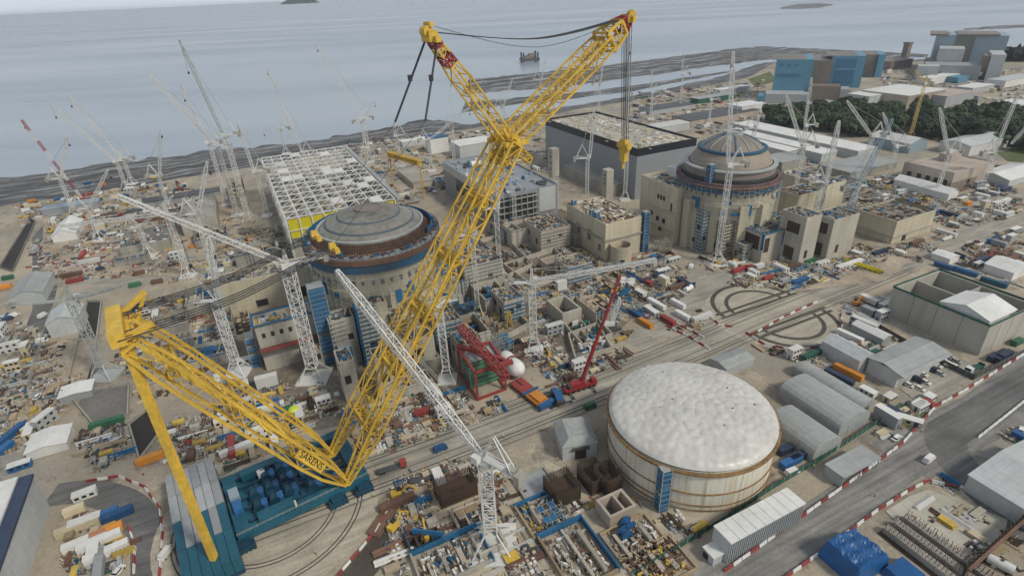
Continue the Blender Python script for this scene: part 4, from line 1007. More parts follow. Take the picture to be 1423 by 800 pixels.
    for k in range(64):
        if r.random()<.3:
            a=2*math.pi*(k+.5)/64; z0=r.choice((26,28.4,30.8,33)); nb.box((math.cos(a)*(R_+2.45),math.sin(a)*(R_+2.45),z0),(.1,2.8,r.choice((2.1,4.3,6.5))),a)
    part(T,'scaffold_net',nb,M['bluenet'])['kind']='stuff'
    return T
dm('domegrey',(.22,.215,.185),sc=.3,var=.45,rough=.6); dm('domeseam',(.09,.12,.14),sc=.4,var=.3); dm('shellbrown',(.26,.225,.18),sc=.3,var=.2,rough=.7); dm('domebrown',(.22,.195,.165),sc=.3,var=.2,rough=.6)
c1=(-66.5,256.0); c2=(139.0,344.0)
T1=reactor('reactor_building','round reactor building with shallow grey ringed dome at the left, yellow boom crossing it',c1,1)
T2=reactor('reactor_building','round reactor building with steep brown ribbed dome beyond the circular track',c2,2)
def buttress(T,a,r0,w_,d_,h,m='cream'):
    ca,sa=math.cos(a),math.sin(a); part(T,'buttress',MB().box(((r0+d_/2)*ca,(r0+d_/2)*sa,0),(d_,w_,h),a),M[m])
for T in (T1,T2):
    for a in (rad(-90),rad(-115),rad(180),rad(-30)): buttress(T,a,28.6,5,3.4,32)
# annex blocks round the left reactor
hh=HT((314,444),398)
T,o,lx,ly,h=building('reactor_annex','long cream concrete wall block left of the left reactor, ropes passing over it','building',(299,398),(428,366),(288,388),hh,'cream','conc_dark',1.2,lxy=(None,16))
wins(T,'R',[(lx*.35,3,6,4),(lx*.68,6,4,3),(lx*.82,3,5,6)],lx,ly,name='opening',fm='conc')
clutter_roof(T,lx,ly,hh-1.2,160,['conc','timber','dark_steel','conc_new','grey_steel'],seed=12)
hh=HT((372,516),454)
T,o,lx,ly,h=building('concrete_block','cream concrete block with timber deck and row of niches beside the left reactor','building',(353,454),(434,437),(346,446),hh,'conc_new','conc',1,lxy=(None,11))
wins(T,'R',[(2+k*lx/6.5,hh*.72,1.5,2.4) for k in range(6)],lx,ly,name='niche')
part(T,'blue_deck',MB().lo(-1,-1,hh+.01,lx+1,-.01,hh+.4).lo(-1,ly+.01,hh,lx+1,ly+1,hh+.4).lo(-1,-.005,hh+.01,-.01,ly,hh+.4),M['bluenet']); part(T,'balcony',MB().lo(-.5,-3.4,hh*.47,lx+.5,-.01,hh*.47+1.2),M['rust_red'])
part(T,'balcony_rail',MB().lo(-.5,-3.45,hh*.47+1.2,lx+.5,-3.35,hh*.47+2.3),M['redpaint'])
clutter_roof(T,lx,ly,hh-1,50,['timber','form_yellow','cabin_white','bluenet'],seed=13)
for k,(px,rx,lf,hh,lab) in enumerate([((520,500),(545,486),(492,490),22,'concrete buttress block at the foot of the left reactor, centre'),((470,505),(490,495),(452,490),20,'concrete buttress block at the foot of the left reactor, beside blue scaffold'),((560,478),(600,462),(546,462),16,'low concrete block right of the left reactor, behind yellow boom')]):
    T,o,lx,ly,h=building('reactor_annex',lab,'building',px,rx,lf,hh,'conc_new','conc_dark',1)
    wins(T,'R',[(lx*.2,hh*.45,lx*.4,4)],lx,ly,name='opening'); wins(T,'L',[(ly*.25,hh*.5,ly*.3,3.4)],lx,ly,name='opening')
    clutter_roof(T,lx,ly,hh-1,30,['bluenet','timber','dark_steel'],seed=20+k)
scaffold('tall blue netted scaffold wall against the left reactor beside the big white crane',(452,508),(7,7),40)
scaffold('blue netted scaffold rising from the trenches in front of the left reactor',(478,520),(6,5),14)
scaffold('blue netted scaffold stair by the mast on blue plinth',(352,512),(4,8),16)
scaffold('blue netted stair tower in front of the right reactor behind the upright jib crane',(980,345),(5,5),34)
scaffold('blue netted scaffold between flat cream block and tall cream annex',(886,348),(4,5),24)
scaffold('small blue scaffold high on the rim of the right reactor','',(4,4),12,pt=Vector((c2[0],c2[1],44))+U*-27-V*12)
scaffold('small blue scaffold on the rim of the left reactor','',(3,3),7,pt=Vector((c1[0],c1[1],43))+U*22-V*22)
scaffold('green netted scaffold block beside the red lifting frame',(655,540),(14,8),15,m='green')
# --- grey hall with black band
o,lx,ly=frame((886,207),(967,192),(753,166),40)
T=thing('turbine_hall','huge grey clad hall with black band under its cluttered pale roof','hall',o,A0); exc(o,lx,ly); h=40
part(T,'wall',walls(MB(),lx,ly,34,.6),M['clad'])
part(T,'black_band',walls(MB(),lx+.8,ly+.8,40,.9,34.0),M['black']); kids(T)[-1].location=(-.4,-.4,0)
part(T,'corner_band',MB().lo(-.35,ly-4,0,-.02,ly+.3,34).lo(-.35,-.3,0,2.2,-.02,34),M['black'])
part(T,'roof',MB().lo(.6,.6,37.5,lx-.6,ly-.6,38.4),M['conc_new'])
sb=MB()
for k in range(1,16): sb.lo(-.12,ly*k/16-.06,0,-.01,ly*k/16+.06,33.9)
part(T,'cladding_seam',sb,M['grey_steel'])
clutter_roof(T,lx,ly,38.4,380,['cabin_white','cabin_cream','cabin_grey','conc_new','pinkc','conc','timber_pale'],seed=30,smin=1,smax=3.6,hm=.9)
part(T,'low_annex',MB().lo(-14,ly*.1,0,-.05,ly*.62,10),M['conc'])
# concrete lift cores in front
for px,tz,hh,w_,lab in (((770,288),206,0,6,'tall white concrete lift core in front of the black banded hall, left one'),((843,292),235,0,6,'shorter white concrete lift core in front of black banded hall, by the hook block')):
    g=G(*px); hh=HT(px,tz); T=thing('lift_core',lab,'lift core',tuple(g),A0); part(T,'wall',MB().lo(-w_/2,-w_/2,hh*.55 if w_==6 and tz==206 else 0,w_/2,w_/2,hh),M['conc_new'])
    lb=MB(); lb.lattice((0,0,0),(0,0,hh*.55),4.5,4.5,4,.4,.25,up=(0,1,0)); part(T,'support_frame',lb,M['white_steel'])
    for k in range(3): wins(T,'L',[(-1+k*.1,hh*(.65+.1*k),1.2,2)],0,0)
    for c in kids(T):
        if c.name.startswith('window'): c.location=(-w_/2,0,0)
# --- open white roof frame hall
o,lx,ly=frame((397,305),(540,268),(350,222),34); 
T=thing('steel_frame_hall','unclad hall under construction with open white steel roof frame and yellow wall','hall',o,A0); exc(o,lx,ly)
h=34; fb=MB(); nx,ny=9,14
for i in range(nx+1):
    x=lx*i/nx
    fb.bar((x,0,h),(x,ly,h),.7); fb.bar((x,0,h-3.2),(x,ly,h-3.2),.5)
    for j in range(ny): fb.bar((x,ly*j/ny,h-3.2 if j%2 else h),(x,ly*(j+1)/ny,h if j%2 else h-3.2),.35)
for j in range(ny+1):
    y=ly*j/ny; fb.bar((0,y,h+.3),(lx,y,h+.3),.6)
    if j<ny:
        for i in range(0,nx): fb.bar((lx*i/nx,y,h+.2),(lx*(i+1)/nx,y+ly/ny,h+.2),.28)
part(T,'roof_frame',fb,M['white_steel'])
cb=MB()
for i in range(nx+1):
    for j in range(0,ny+1,2):
        if i in (0,nx) or j in (0,ny): cb.bar((lx*i/nx,ly*j/ny,0),(lx*i/nx,ly*j/ny,h),.8)
for z in (8,17,26):
    cb.bar((0,0,z),(lx,0,z),.5); cb.bar((0,0,z),(0,ly,z),.5)
part(T,'column',cb,M['white_steel'])
part(T,'yellow_wall',MB().lo(1,.4,21,lx-1,1.0,33),M['acidyellow'] if 'acidyellow' in M else M['form_yellow'])
part(T,'side_wall',MB().lo(lx+.5,2,0,lx+1.2,ly-1,h-1).lo(.8,2,0,1.4,ly-1,14),M['cream'])
part(T,'side_gutter',MB().lo(lx+1.25,-1,h-1,lx+4.2,ly,h+.6),M['roofgrey'])
fl=MB(); fl.lo(1.5,2,0,lx-1,ly-2,17); part(T,'inner_floor',fl,M['conc'])
clutter_roof(T,lx,ly,17.01,420,['conc_new','timber','rust_red','cabin_white','greendark','dark_steel','timber_pale'],name='inner_material',seed=31,smin=1,smax=3,margin=3)
r=random.Random(8); cells=[(i,j) for i in range(nx) for j in range(ny)]; r.shuffle(cells)
for i,j in cells[:16]: part(T,'roof_deck',MB().lo(lx*i/nx+.4,ly*j/ny+.4,h+.62,lx*(i+1)/nx-.4,ly*(j+1)/ny-.4,h+.75),M['cabin_white'])
# --- grey framed building
T,o,lx,ly,h=building('framed_building','grey clad framed building with open dark floors behind the yellow boom','building',(690,272),(765,250),(590,228),27,'clad','clad',1.2)
wins(T,'L',[(ly*.12,9,ly*.62,11)],lx,ly,name='glazed_wall',m='glass',fm='cladpale'); part(T,'pale_band',MB().lo(-.4,0,20.5,-.08,ly,26.9),M['cladpale'])
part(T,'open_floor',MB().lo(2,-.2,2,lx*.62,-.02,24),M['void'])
sb=MB()
for z in (4,8.5,13,17.5,22): sb.lo(0,-1.6,z,lx*.66,-.22,z+.5)
part(T,'floor_edge',sb,M['grey_steel'])
cb=MB()
for k in range(8): cb.bar((lx*.66*k/7,-1.4,0),(lx*.66*k/7,-1.4,25),.4)
part(T,'column',cb,M['grey_steel']); part(T,'clad_bay',MB().lo(lx*.68,-.6,9,lx*.95,-.02,26),M['cladpale'])
clutter_roof(T,lx,ly,25.8,130,['cabin_grey','bluenet','hinkpale','dark_steel','cabin_white'],seed=33,smax=3.5,hm=2.5)
part(T,'roof_tank',MB().tube((lx*.5,ly*.6,28),(lx*.5+9,ly*.6,28),2.6,14),M['white']); part(T,'roof_tank',MB().tube((lx*.3,ly*.75,28),(lx*.3+8,ly*.75,28),2.4,14),M['white'])
# --- carport and car sheds
def canopy(name,label,near,right,left,h,rm='roofgrey',back=True):
    o,lx,ly=frame(near,right,left,h); T=thing(name,label,'shed',o,A0); exc(o,lx,ly,.3)
    part(T,'roof',MB().lo(0,0,h-.35,lx,ly,h),M[rm])
    pb=MB()
    for x in (.4,lx/2,lx-.4):
        for y in (.4,ly-.4): pb.bar((x,y,0),(x,y,h-.36),.3)
    part(T,'post',pb,M['grey_steel']); return T,o,lx,ly
o,lx,ly=frame((1250,517),(1317,486),(1198,500),8)
T=thing('warehouse','pale grey warehouse with white cars parked beside it','warehouse',o,A0); exc(o,lx,ly)
part(T,'wall',walls(MB(),lx*.9,ly,7.4),M['cladpale']); 
mb=MB(); n=0; q=[(-.6,-2.6,6.6),(lx,-2.6,6.9),(lx,ly*.5,8.5),(-.6,ly*.5,8.4),(lx,ly+.6,7.4),(-.6,ly+.6,7.2)]
for z in (0,.3):
    for p in q: mb.v.append((p[0],p[1],p[2]+z))
for f in ((0,3,2,1),(3,5,4,2),(6,7,8,9),(9,8,10,11),(0,1,7,6),(1,2,8,7),(2,4,10,8),(4,5,11,10),(5,3,9,11),(3,0,6,9)): mb.face(list(f))
part(T,'roof',mb,M['roofgrey']); part(T,'roof_seam',MB().lo(lx*.08,-1.2,7.6,lx*.93,-1.0,7.75),M['grey_steel']); part(T,'roller_door',MB().lo(2,-.08,0,8,-.01,5),M['cabin_grey'])
WH=(o,lx,ly)
# arched tents
def tent(label,nl,nr,bl,h,roof='roofgrey'):
    a=G(*nl);b=G(*nr);c=G(*bl); lx=abs((b-a).dot(U)); ly=abs((c-a).dot(V)); T=thing('storage_shed',label,'storage shed',a,A0); exc(a,lx,ly)
    mb=MB(); k=9; pr=[(0,0)]+[(lx/2-lx/2*math.cos(math.pi*i/k),h*.55+h*.45*math.sin(math.pi*i/k)) for i in range(k+1)]+[(lx,0)]
    m=len(pr)
    for y in (0,ly):
        for x,z in pr: mb.v.append((x,y,z))
    for i in range(m-1): mb.face([i,m+i,m+i+1,i+1][::-1])
    mb.face(list(range(m))); mb.face(list(range(2*m-1,m-1,-1)))
    part(T,'cover',mb,M[roof]); part(T,'end_door',MB().lo(lx*.3,-.1,0,lx*.7,-.01,h*.55),M['cabin_grey'])
    sm=MB()
    for j in range(1,9):
        y=ly*j/9
        for i in range(1,m-2): sm.bar((pr[i][0],y,pr[i][1]+.02),(pr[i+1][0],y,pr[i+1][1]+.02),.09)
    part(T,'cover_seam',sm,M['grey_steel']); return T
tent('long grey arched storage shed, farthest of three right of the white domed tank',(1192,577),(1212,567),(1102,520),5.5)
tent('long grey arched storage shed, middle of three right of the white domed tank',(1163,609),(1204,587),(1082,552),8)
tent('long grey arched storage shed, nearest of three, against the white domed tank',(1128,643),(1164,622),(1070,592),7.5)
o,lx,ly=frame((1192,560),(1218,548),(1150,520),0)
a=G(1178,520); b=frame((1208,520),(1215,516),(1150,496),0)
gable('storage_shed','rounded pale shed with small square windows beside the pale warehouse','storage shed',G(1190,520),10,18,6.5,9,'cladpale','cladpale','y',over=.1)
gable('site_shed','long pale low shed left of the concrete reservoir','shed',G(1224,482),6,15,4.2,5.2,'cabin_grey','cabin_white','y')
T,o,lx,ly=canopy('open_shed','grey flat roofed open shed by the perimeter road barrier','' or (1173,664),(1223,634),(1142,646),5)
part(T,'back_wall',MB().lo(.5,ly-.6,0,lx-.5,ly-.4,4.6).lo(.4,.5,0,.6,ly-.6,4.6),M['cabin_grey'])
T=gable('site_shed','grey sloped shed roof behind the white domed tank',"shed",frame((1010,512),(1052,494),(985,500),4)[0],16,9,3.5,4.6,'cabin_grey','roofgrey','x')
# white slatted building
o,lx,ly=frame((1014,753),(1113,692),(992,731),9)
T=thing('modular_building','long white ribbed modular building by the perimeter road barrier','building',o,A0); exc(o,lx,ly)
part(T,'wall',MB().lo(0,0,0,lx,ly,8.4),M['cladpale'])
rb=MB(); nb=9
for k in range(nb): rb.lo(lx*k/nb+.08,-.5,8.41,lx*(k+1)/nb-.08,ly+.3,9.0)
part(T,'roof',rb,M['white'])
rb=MB()
for k in range(34): rb.lo(lx*(k+.2)/34,-.3,.3,lx*(k+.6)/34,-.01,8.2)
part(T,'cladding_rib',rb,M['cabin_grey']); part(T,'entrance_porch',MB().lo(-4,1,0,-.02,ly-1,3.4),M['cladpale']); part(T,'porch_roof',MB().lo(-4.3,.7,3.41,-.03,ly-.7,3.7),M['white'])
part(T,'door',MB().lo(-4.1,3,0,-4.01,5,2.4),M['glass'])
# hip roofed office left of the tank
a=G(782,640); T=thing('workshop','pale grey hipped roof workshop standing left of the white domed tank','workshop',a,rad(8)); wd_=12.5; dp_=13; EXCC.append((a.x+6,a.y+6,11))
part(T,'wall',MB().lo(0,0,0,wd_,dp_,6.5),M['cladpale'])
mb=MB(); mb.box((wd_/2,dp_/2,6.51),(wd_+1,dp_+1,2.6),0,0,.55,.72); part(T,'roof',mb,M['roofgrey'])
for y in (3.0,6.0): part(T,'roof_light',MB().lo(wd_*.35,y,9.12,wd_*.65,y+.8,9.3),M['grey_steel'])
part(T,'roller_door',MB().lo(4.5,-.1,0,8.6,-.01,4.6),M['rust']); part(T,'canopy',MB().lo(3.5,-1.2,5.,9.6,-.02,5.4),M['dark_steel'])
# white domed tank
TC_=(60.0,152.5); TR=28.0
T=thing('domed_tank','big round white tank with crinkled white dome and rusty rings','tank',(TC_[0],TC_[1],0)); EXCC.append((TC_[0],TC_[1],31))
def tankmat():
    m=bpy.data.materials.new('tank_paint'); m.use_nodes=True; nt=m.node_tree;N=nt.nodes;L=nt.links;b=N['Principled BSDF']; b.inputs['Roughness'].default_value=.55
    tc=N.new('ShaderNodeNewGeometry'); mp=N.new('ShaderNodeMapping'); mp.inputs['Scale'].default_value=(1,1,.06); L.new(tc.outputs['Position'],mp.inputs[0])
    n=N.new('ShaderNodeTexNoise'); n.inputs['Scale'].default_value=.9; n.inputs['Detail'].default_value=8; L.new(mp.outputs[0],n.inputs['Vector'])
    r=N.new('ShaderNodeValToRGB'); L.new(n.outputs['Fac'],r.inputs[0]); e=r.color_ramp.elements; e[0].position=.38; e[0].color=(.57,.53,.42,1); e[1].position=.6; e[1].color=(.68,.66,.57,1); x=e.new(.3); x.color=(.49,.42,.30,1)
    L.new(r.outputs[0],b.inputs['Base Color']); return m
TM=tankmat()
part(T,'wall',MB().lathe((0,0,0),[(TR,0),(TR,17.8),(TR-.6,17.8)],96),TM,smooth=False)
dm('rustring',(.26,.16,.07),sc=1.2,var=.5,rough=.9)
rb=MB()
for z,t in ((1.5,.4),(3.6,.35),(8.6,.4)): rb.lathe((0,0,z),[(TR+.02,-t/2),(TR+.35,-t/2),(TR+.35,t/2),(TR+.02,t/2)],96)
part(T,'stiffener_ring',rb,M['rustring'])
part(T,'rim_walkway',MB().lathe((0,0,17.2),[(TR+.02,-.6),(TR+1.0,-.5),(TR+1.0,.3),(TR+.2,.5)],96),M['rustring'])
rl=MB()
for k in range(80):
    a=2*math.pi*k/80; rl.bar(((TR+.95)*math.cos(a),(TR+.95)*math.sin(a),17.4),((TR+.95)*math.cos(a),(TR+.95)*math.sin(a),18.4),.07)
rl.lathe((0,0,18.35),[(TR+.92,-.05),(TR+.98,.05)],96); part(T,'handrail',rl,M['rustring'])
vb=MB()
for k in range(30):
    a=2*math.pi*k/30; vb.box((math.cos(a)*(TR+.03),math.sin(a)*(TR+.03),0),(.08,.1,17),a)
part(T,'vertical_seam',vb,M['cabin_cream'])
# crinkled inflated membrane made of many pillows
dmb=MB(); n=150; rng=random.Random(3); pts=[]
cent=[]
k=0
t=0
while len(cent)<230 and t<20000:
    t+=1; rr=TR*.985*math.sqrt(rng.random()); a=rng.uniform(0,6.2832); x,y=rr*math.cos(a),rr*math.sin(a)
    if all((x-q[0])**2+(y-q[1])**2>2.75**2 for q in cent): cent.append((x,y,rng.uniform(.55,1.35)))
nr,na=64,240
grid={}
for cx_,cy_,w_ in cent: grid.setdefault((int(cx_//4),int(cy_//4)),[]).append((cx_,cy_,w_))
def pil(x,y):
    d1=d2=9e9; gx,gy=int(x//4),int(y//4); wv=1
    for i in (-1,0,1):
        for j in (-1,0,1):
            for cx_,cy_,w_ in grid.get((gx+i,gy+j),()):
                d=math.hypot(x-cx_,y-cy_)
                if d<d1: d2=d1;d1=d;wv=w_
                elif d<d2: d2=d
    return min(1,(d2-d1)/2.4)**.5*.33*wv
for i in range(nr+1):
    rr=TR*1.005*i/nr
    for j in range(na):
        a=2*math.pi*j/na; x,y=rr*math.cos(a),rr*math.sin(a)
        z=17.9+5.6*math.sqrt(max(0,1-(rr/TR/1.012)**2))+(pil(x,y) if rr<TR*.985 else 0)
        dmb.v.append((x,y,z))
for i in range(nr):
    for j in range(na):
        q=(j+1)%na; dmb.face([i*na+j,(i+1)*na+j,(i+1)*na+q,i*na+q])
part(T,'dome',dmb,mat('membrane',(.56,.55,.51),rough=.4,var=.2,sc=.4),smooth=True)
for cx_,cy_,w_ in cent[::15]:
    z=17.9+5.6*math.sqrt(max(0,1-(math.hypot(cx_,cy_)/TR/1.012)**2)); part(T,'tie_down',MB().box((cx_+1.3,cy_+.6,z+.05),(.5,.4,.3),w_),M['dark_steel'])
scaffold('tall narrow blue netted scaffold stair leaning on the white domed tank','',(3.2,3.2),18.5,rz=rad(15),pt=Vector((TC_[0]-16.5,TC_[1]-TR*.80-4.6,0)))
# --- bottom left warehouse, right warehouse
P_=G(43,659,15); o=P_-U*42-V*60; o.z=0
T=thing('warehouse','big pale warehouse with blue eaves at the bottom left corner','warehouse',o,A0); exc(o,42,60)
part(T,'wall',MB().lo(0,0,0,42,60,14),M['cladpale'])
part(T,'blue_eave',MB().lo(38.6,-.4,14.01,42.5,60.4,15.0),M['navy'])
part(T,'roof',MB().lo(-.3,-.3,14.02,38.5,32,15.2).lo(-.3,32.2,14.02,38.5,60.3,15.6),M['white'])
sb=MB()
for k in range(1,12): sb.lo(42.0,60*k/12-.05,0,42.06,60*k/12+.05,13.9)
part(T,'cladding_seam',sb,M['cabin_grey'])
o=G(1370,634,0); o2,lx,ly=frame((1452,722),(1500,680),(1378,640),7)
T=gable('warehouse','pale blue grey warehouse at the right edge beside the curved road','warehouse',o2,34,ly,6.5,8.6,'cladpale','cladpale','y')
wb=MB()
for k in range(6): wb.lo(6,ly*(.1+.14*k),9.0,9,ly*(.1+.14*k)+1.2,9.15)
# left yard sheds
def shedpx(label,a,lx,ly,he,hr,wm,rm,ax='y',name='site_shed',cat='shed'): return gable(name,label,cat,G(*a),lx,ly,he,hr,wm,rm,ax)
shedpx('white storage tent beside the works road at the upper left',(75,338),15,34,5,9,'white','white',name='storage_tent',cat='tent')
shedpx('pale grey gabled shed with dark lean to at the left',(72,470),14,18,8,11,'cladpale','cladpale')
shedpx('pale grey shed roof at the left edge by the orange container',(18,428),16,30,6,9,'cladpale','roofgrey')
shedpx('pale roofed low shed beside works road at the lower left',(40,640),13,12,3.4,4.4,'cabin_white','white')
shedpx('flat white canopy roof by the brown rubble',(85,562),12,9,3.2,3.8,'cabin_grey','white')
T,o,lx,ly,h=building('concrete_store','low grey concrete store left of the white roof frame','building',(250,308),(300,292),(232,278),12,'conc_new','conc',.8)
wins(T,'R',[(lx*.3,1,3,4),(lx*.55,1,3,4)],lx,ly,name='opening')
clutter_roof(T,lx,ly,11.2,40,['conc','dark_steel','cabin_white','bluenet'],seed=40)
T,o,lx,ly,h=building('concrete_store','grey concrete block with orange boxes near the left stores','building',(165,345),(235,328),(150,325),7,'conc','conc_dark',.8)
clutter_roof(T,lx,ly,6.2,60,['timber','cabin_white','bluenet','rust_red','conc'],seed=41)
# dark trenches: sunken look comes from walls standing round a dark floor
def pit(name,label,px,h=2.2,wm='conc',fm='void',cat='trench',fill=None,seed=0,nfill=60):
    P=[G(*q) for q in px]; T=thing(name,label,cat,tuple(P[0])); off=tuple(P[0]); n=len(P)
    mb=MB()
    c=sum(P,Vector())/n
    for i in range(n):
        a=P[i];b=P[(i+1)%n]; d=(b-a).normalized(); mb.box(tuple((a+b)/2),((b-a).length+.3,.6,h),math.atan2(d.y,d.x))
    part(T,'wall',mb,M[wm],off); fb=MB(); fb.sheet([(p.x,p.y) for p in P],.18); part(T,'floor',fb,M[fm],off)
    if fill:
        r=random.Random(seed); fb=MB(); us=[UV(p) for p in P]; 
        for k in range(nfill):
            w_=[r.random() for _ in P]; s=sum(w_); p=sum((q*(x/s) for q,x in zip(P,w_)),Vector())
            fb.box((p.x,p.y,.2),(r.uniform(.5,3.5),r.uniform(.3,1.2),r.uniform(.3,h)),A0+r.choice((0,1.57)),r.randrange(len(fill)))
        part(T,'contents',fb,[M[k] for k in fill],off)['kind']='stuff'
    us=[UV(p) for p in P]; EXC.append((min(u for u,v in us),min(v for u,v in us),max(u for u,v in us),max(v for u,v in us)))
    return T
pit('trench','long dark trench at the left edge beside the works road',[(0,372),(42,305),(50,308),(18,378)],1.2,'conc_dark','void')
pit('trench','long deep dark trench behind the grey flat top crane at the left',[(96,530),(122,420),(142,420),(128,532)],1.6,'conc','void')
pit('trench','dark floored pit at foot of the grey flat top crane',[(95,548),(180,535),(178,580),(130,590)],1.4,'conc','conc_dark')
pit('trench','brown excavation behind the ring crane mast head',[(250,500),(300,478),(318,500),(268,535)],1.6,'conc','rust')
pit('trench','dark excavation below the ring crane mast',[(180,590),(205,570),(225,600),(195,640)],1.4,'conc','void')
for k,(px,lab,fill) in enumerate([
 ([(640,345),(700,330),(740,372),(690,395)],'walled trench beside the pale crane between boom and framed building',['conc','rust_red','dark_steel']),
 ([(700,372),(770,350),(800,380),(740,402)],'reddish walled basin behind the crane with blue foot hoarding',['rust_red','conc','timber']),
 ([(760,430),(800,418),(850,470),(810,485)],'dark trench with pipes right of crane with blue foot hoarding',['greendark','dark_steel','conc','white_steel']),
 ([(640,430),(690,415),(735,455),(690,480)],'central trench with timber props left of crane with blue foot hoarding',['timber','form_yellow','rust','conc']),
 ([(790,470),(830,455),(850,490),(800,505)],'deep trench beside the red mobile crane boom',['bluenet','dark_steel','white_steel','conc']),
 ([(700,300),(760,290),(780,330),(730,345)],'walled yard in front of the grey framed building',['timber_pale','conc_new','white','conc']),
 ([(300,440),(345,430),(352,470),(312,478)],'walled pit left of the row of niches',['rust_red','rust','conc'])]):
    pit('trench',lab,px,3.2,'conc_new','conc_dark',fill=fill,seed=50+k)
# concrete open boxes
def obox(label,near,lx,ly,h,m='conc_new',div=False,name='concrete_chamber',cat='chamber',fl='conc_dark'):
    o=G(*near); T=thing(name,label,cat,tuple(o),A0); exc(o,lx,ly); mb=walls(MB(),lx,ly,h,.9)
    if div: mb.lo(lx*.55,.9,0,lx*.55+.7,ly-.9,h-.01)
    part(T,'wall',mb,M[m]); part(T,'floor',MB().lo(.9,.9,0,lx-.9,ly-.9,.6),M[fl]); return T
obox('open topped white concrete chamber behind the red mobile crane boom',(782,455),11,16,8)
obox('pinkish divided concrete chamber beside blue reels in the foreground',(847,738),10,8,6,'pinkc',True)
obox('low pale concrete chamber right of the left reactor',(655,410),12,9,6)
obox('concrete chamber with wet floor below the foreground crane',(668,780),9,8,3,'conc_new')
obox('concrete shaft walls by the flat cream block',(745,335),14,10,10)
obox('reddish concrete chamber behind the central crane',(760,382),14,9,7,'pinkc')
obox('concrete chamber with grey cover grid right of foreground crane',(735,705),13,13,1.4,'conc',fl='cabin_grey')
obox('long low concrete chamber at the foot of the left reactor',(585,520),10,14,6,'conc')
# foreground blue hoarded pits
def hoard(label,near,lx,ly,h,fill,seed,m='bluenet',nf=120):
    o=G(*near); T=thing('excavation',label,'excavation',tuple(o),A0); exc(o,lx,ly)
    r=random.Random(seed); hb=MB().lo(0,ly-.5,0,lx,ly,h).lo(lx-.5,0,0,lx,ly-.5,h*.9); part(T,'hoarding',hb,M[m])
    part(T,'retaining_wall',MB().lo(0,0,0,lx-.5,.6,h*.7).lo(0,.6,0,.6,ly-.5,h*.75),M['conc' if seed%2 else 'timber']); part(T,'floor',MB().lo(.6,.6,0,lx-.5,ly-.5,.4),M['palepad' if seed%2 else 'rubblebed'])
    fb=MB()
    for k in range(nf):
        L_=r.uniform(.5,3.5); fb.box((r.uniform(1.5,lx-2),r.uniform(1.5,ly-2),.41),(L_,r.uniform(.25,.8),r.uniform(.15,1.5)),r.choice((0,1.57,r.uniform(0,3))),r.randrange(len(fill)))
    part(T,'contents',fb,[M[k] for k in fill])['kind']='stuff'
    x=r.uniform(2,4)
    while x<lx-3:
        y0=r.uniform(1.5,ly*.3);y1=r.uniform(ly*.55,ly-2); w_=r.uniform(.8,1.6); part(T,'concrete_pier',MB().lo(x,y0,.4,x+w_,y1,r.uniform(1.4,3)),M[r.choice(('conc_new','conc','pinkc'))]); x+=r.uniform(3.2,5.5)
    rb=MB()
    for k in range(int(lx*ly/3)): 
        x,y=r.uniform(1,lx-1.5),r.uniform(1,ly-1.5); rb.bar((x,y,.4),(x+r.uniform(-.2,.2),y,r.uniform(1.5,3.2)),.12)
    part(T,'starter_bars',rb,M['rust'])['kind']='stuff'
    return T
hoard('blue walled excavation with pale piers at bottom centre',(796,830),16,21,3.0,['timber','conc_new','white','conc','rust_red'],60)
hoard('blue edged excavation with dark red boxes at the bottom, near the yellow panel',(590,828),22,14,3.0,['rust','bluenet','conc_new','timber','white'],61)
hoard('excavation with blue hoarding right of the foreground crane foot',(742,752),12,14,2.4,['conc_new','timber','bluenet','form_yellow','conc'],62)
hoard('timber lined excavation below the white domed tank',(868,792),17,13,1.6,['timber','rust','white','timber_pale','rust_red'],63,'timber')
hoard('timber lined excavation at the bottom edge beside green hoarding',(900,830),18,13,1.4,['rust','timber','form_yellow','earth'],64,'timber')
hoard('pale timber framed foundation by the straight rails',(640,598),9,7,.8,['timber','timber_pale','conc'],65,'timber',30)
# rebar cages
def cage(label,near,lx,ly,h):
    o=G(*near); T=thing('rebar_cage',label,'rebar cage',tuple(o),A0); exc(o,lx,ly); mb=MB(); n=int(lx/.55)
    for i in range(n+1):
        x=lx*i/n
        for y in (0,ly): mb.bar((x,y,0),(x,y,h+RN.uniform(-.5,.8)),.16)
    n=int(ly/.55)
    for i in range(n+1):
        y=ly*i/n
        for x in (0,lx): mb.bar((x,y,0),(x,y,h+RN.uniform(-.5,.8)),.16)
    k=int(h/.7)
    for j in range(k+1):
        z=.3+h*j/(k+.5)*.95
        for a,b in (((0,0),(lx,0)),((0,0),(0,ly)),((lx,0),(lx,ly)),((0,ly),(lx,ly))): mb.bar((*a,z),(*b,z),.14)
    part(T,'reinforcement',mb,M['rust'])
    cb=MB(); cb.lo(.5,.5,0,lx-.5,ly-.5,h*.55); part(T,'core',cb,M['rust']); return T
cage('long rusty rebar cage left of the foreground crane',(614,708),13,7,7)
cage('square rusty rebar cage between foreground crane and the tank',(774,708),9,9,7)
cage('rusty rebar cage beside the workshop, left of the white domed tank',(822,690),7,9,7)
cage('rusty rebar cage against the white domed tank, by the blue scaffold',(843,692),6,8,8)
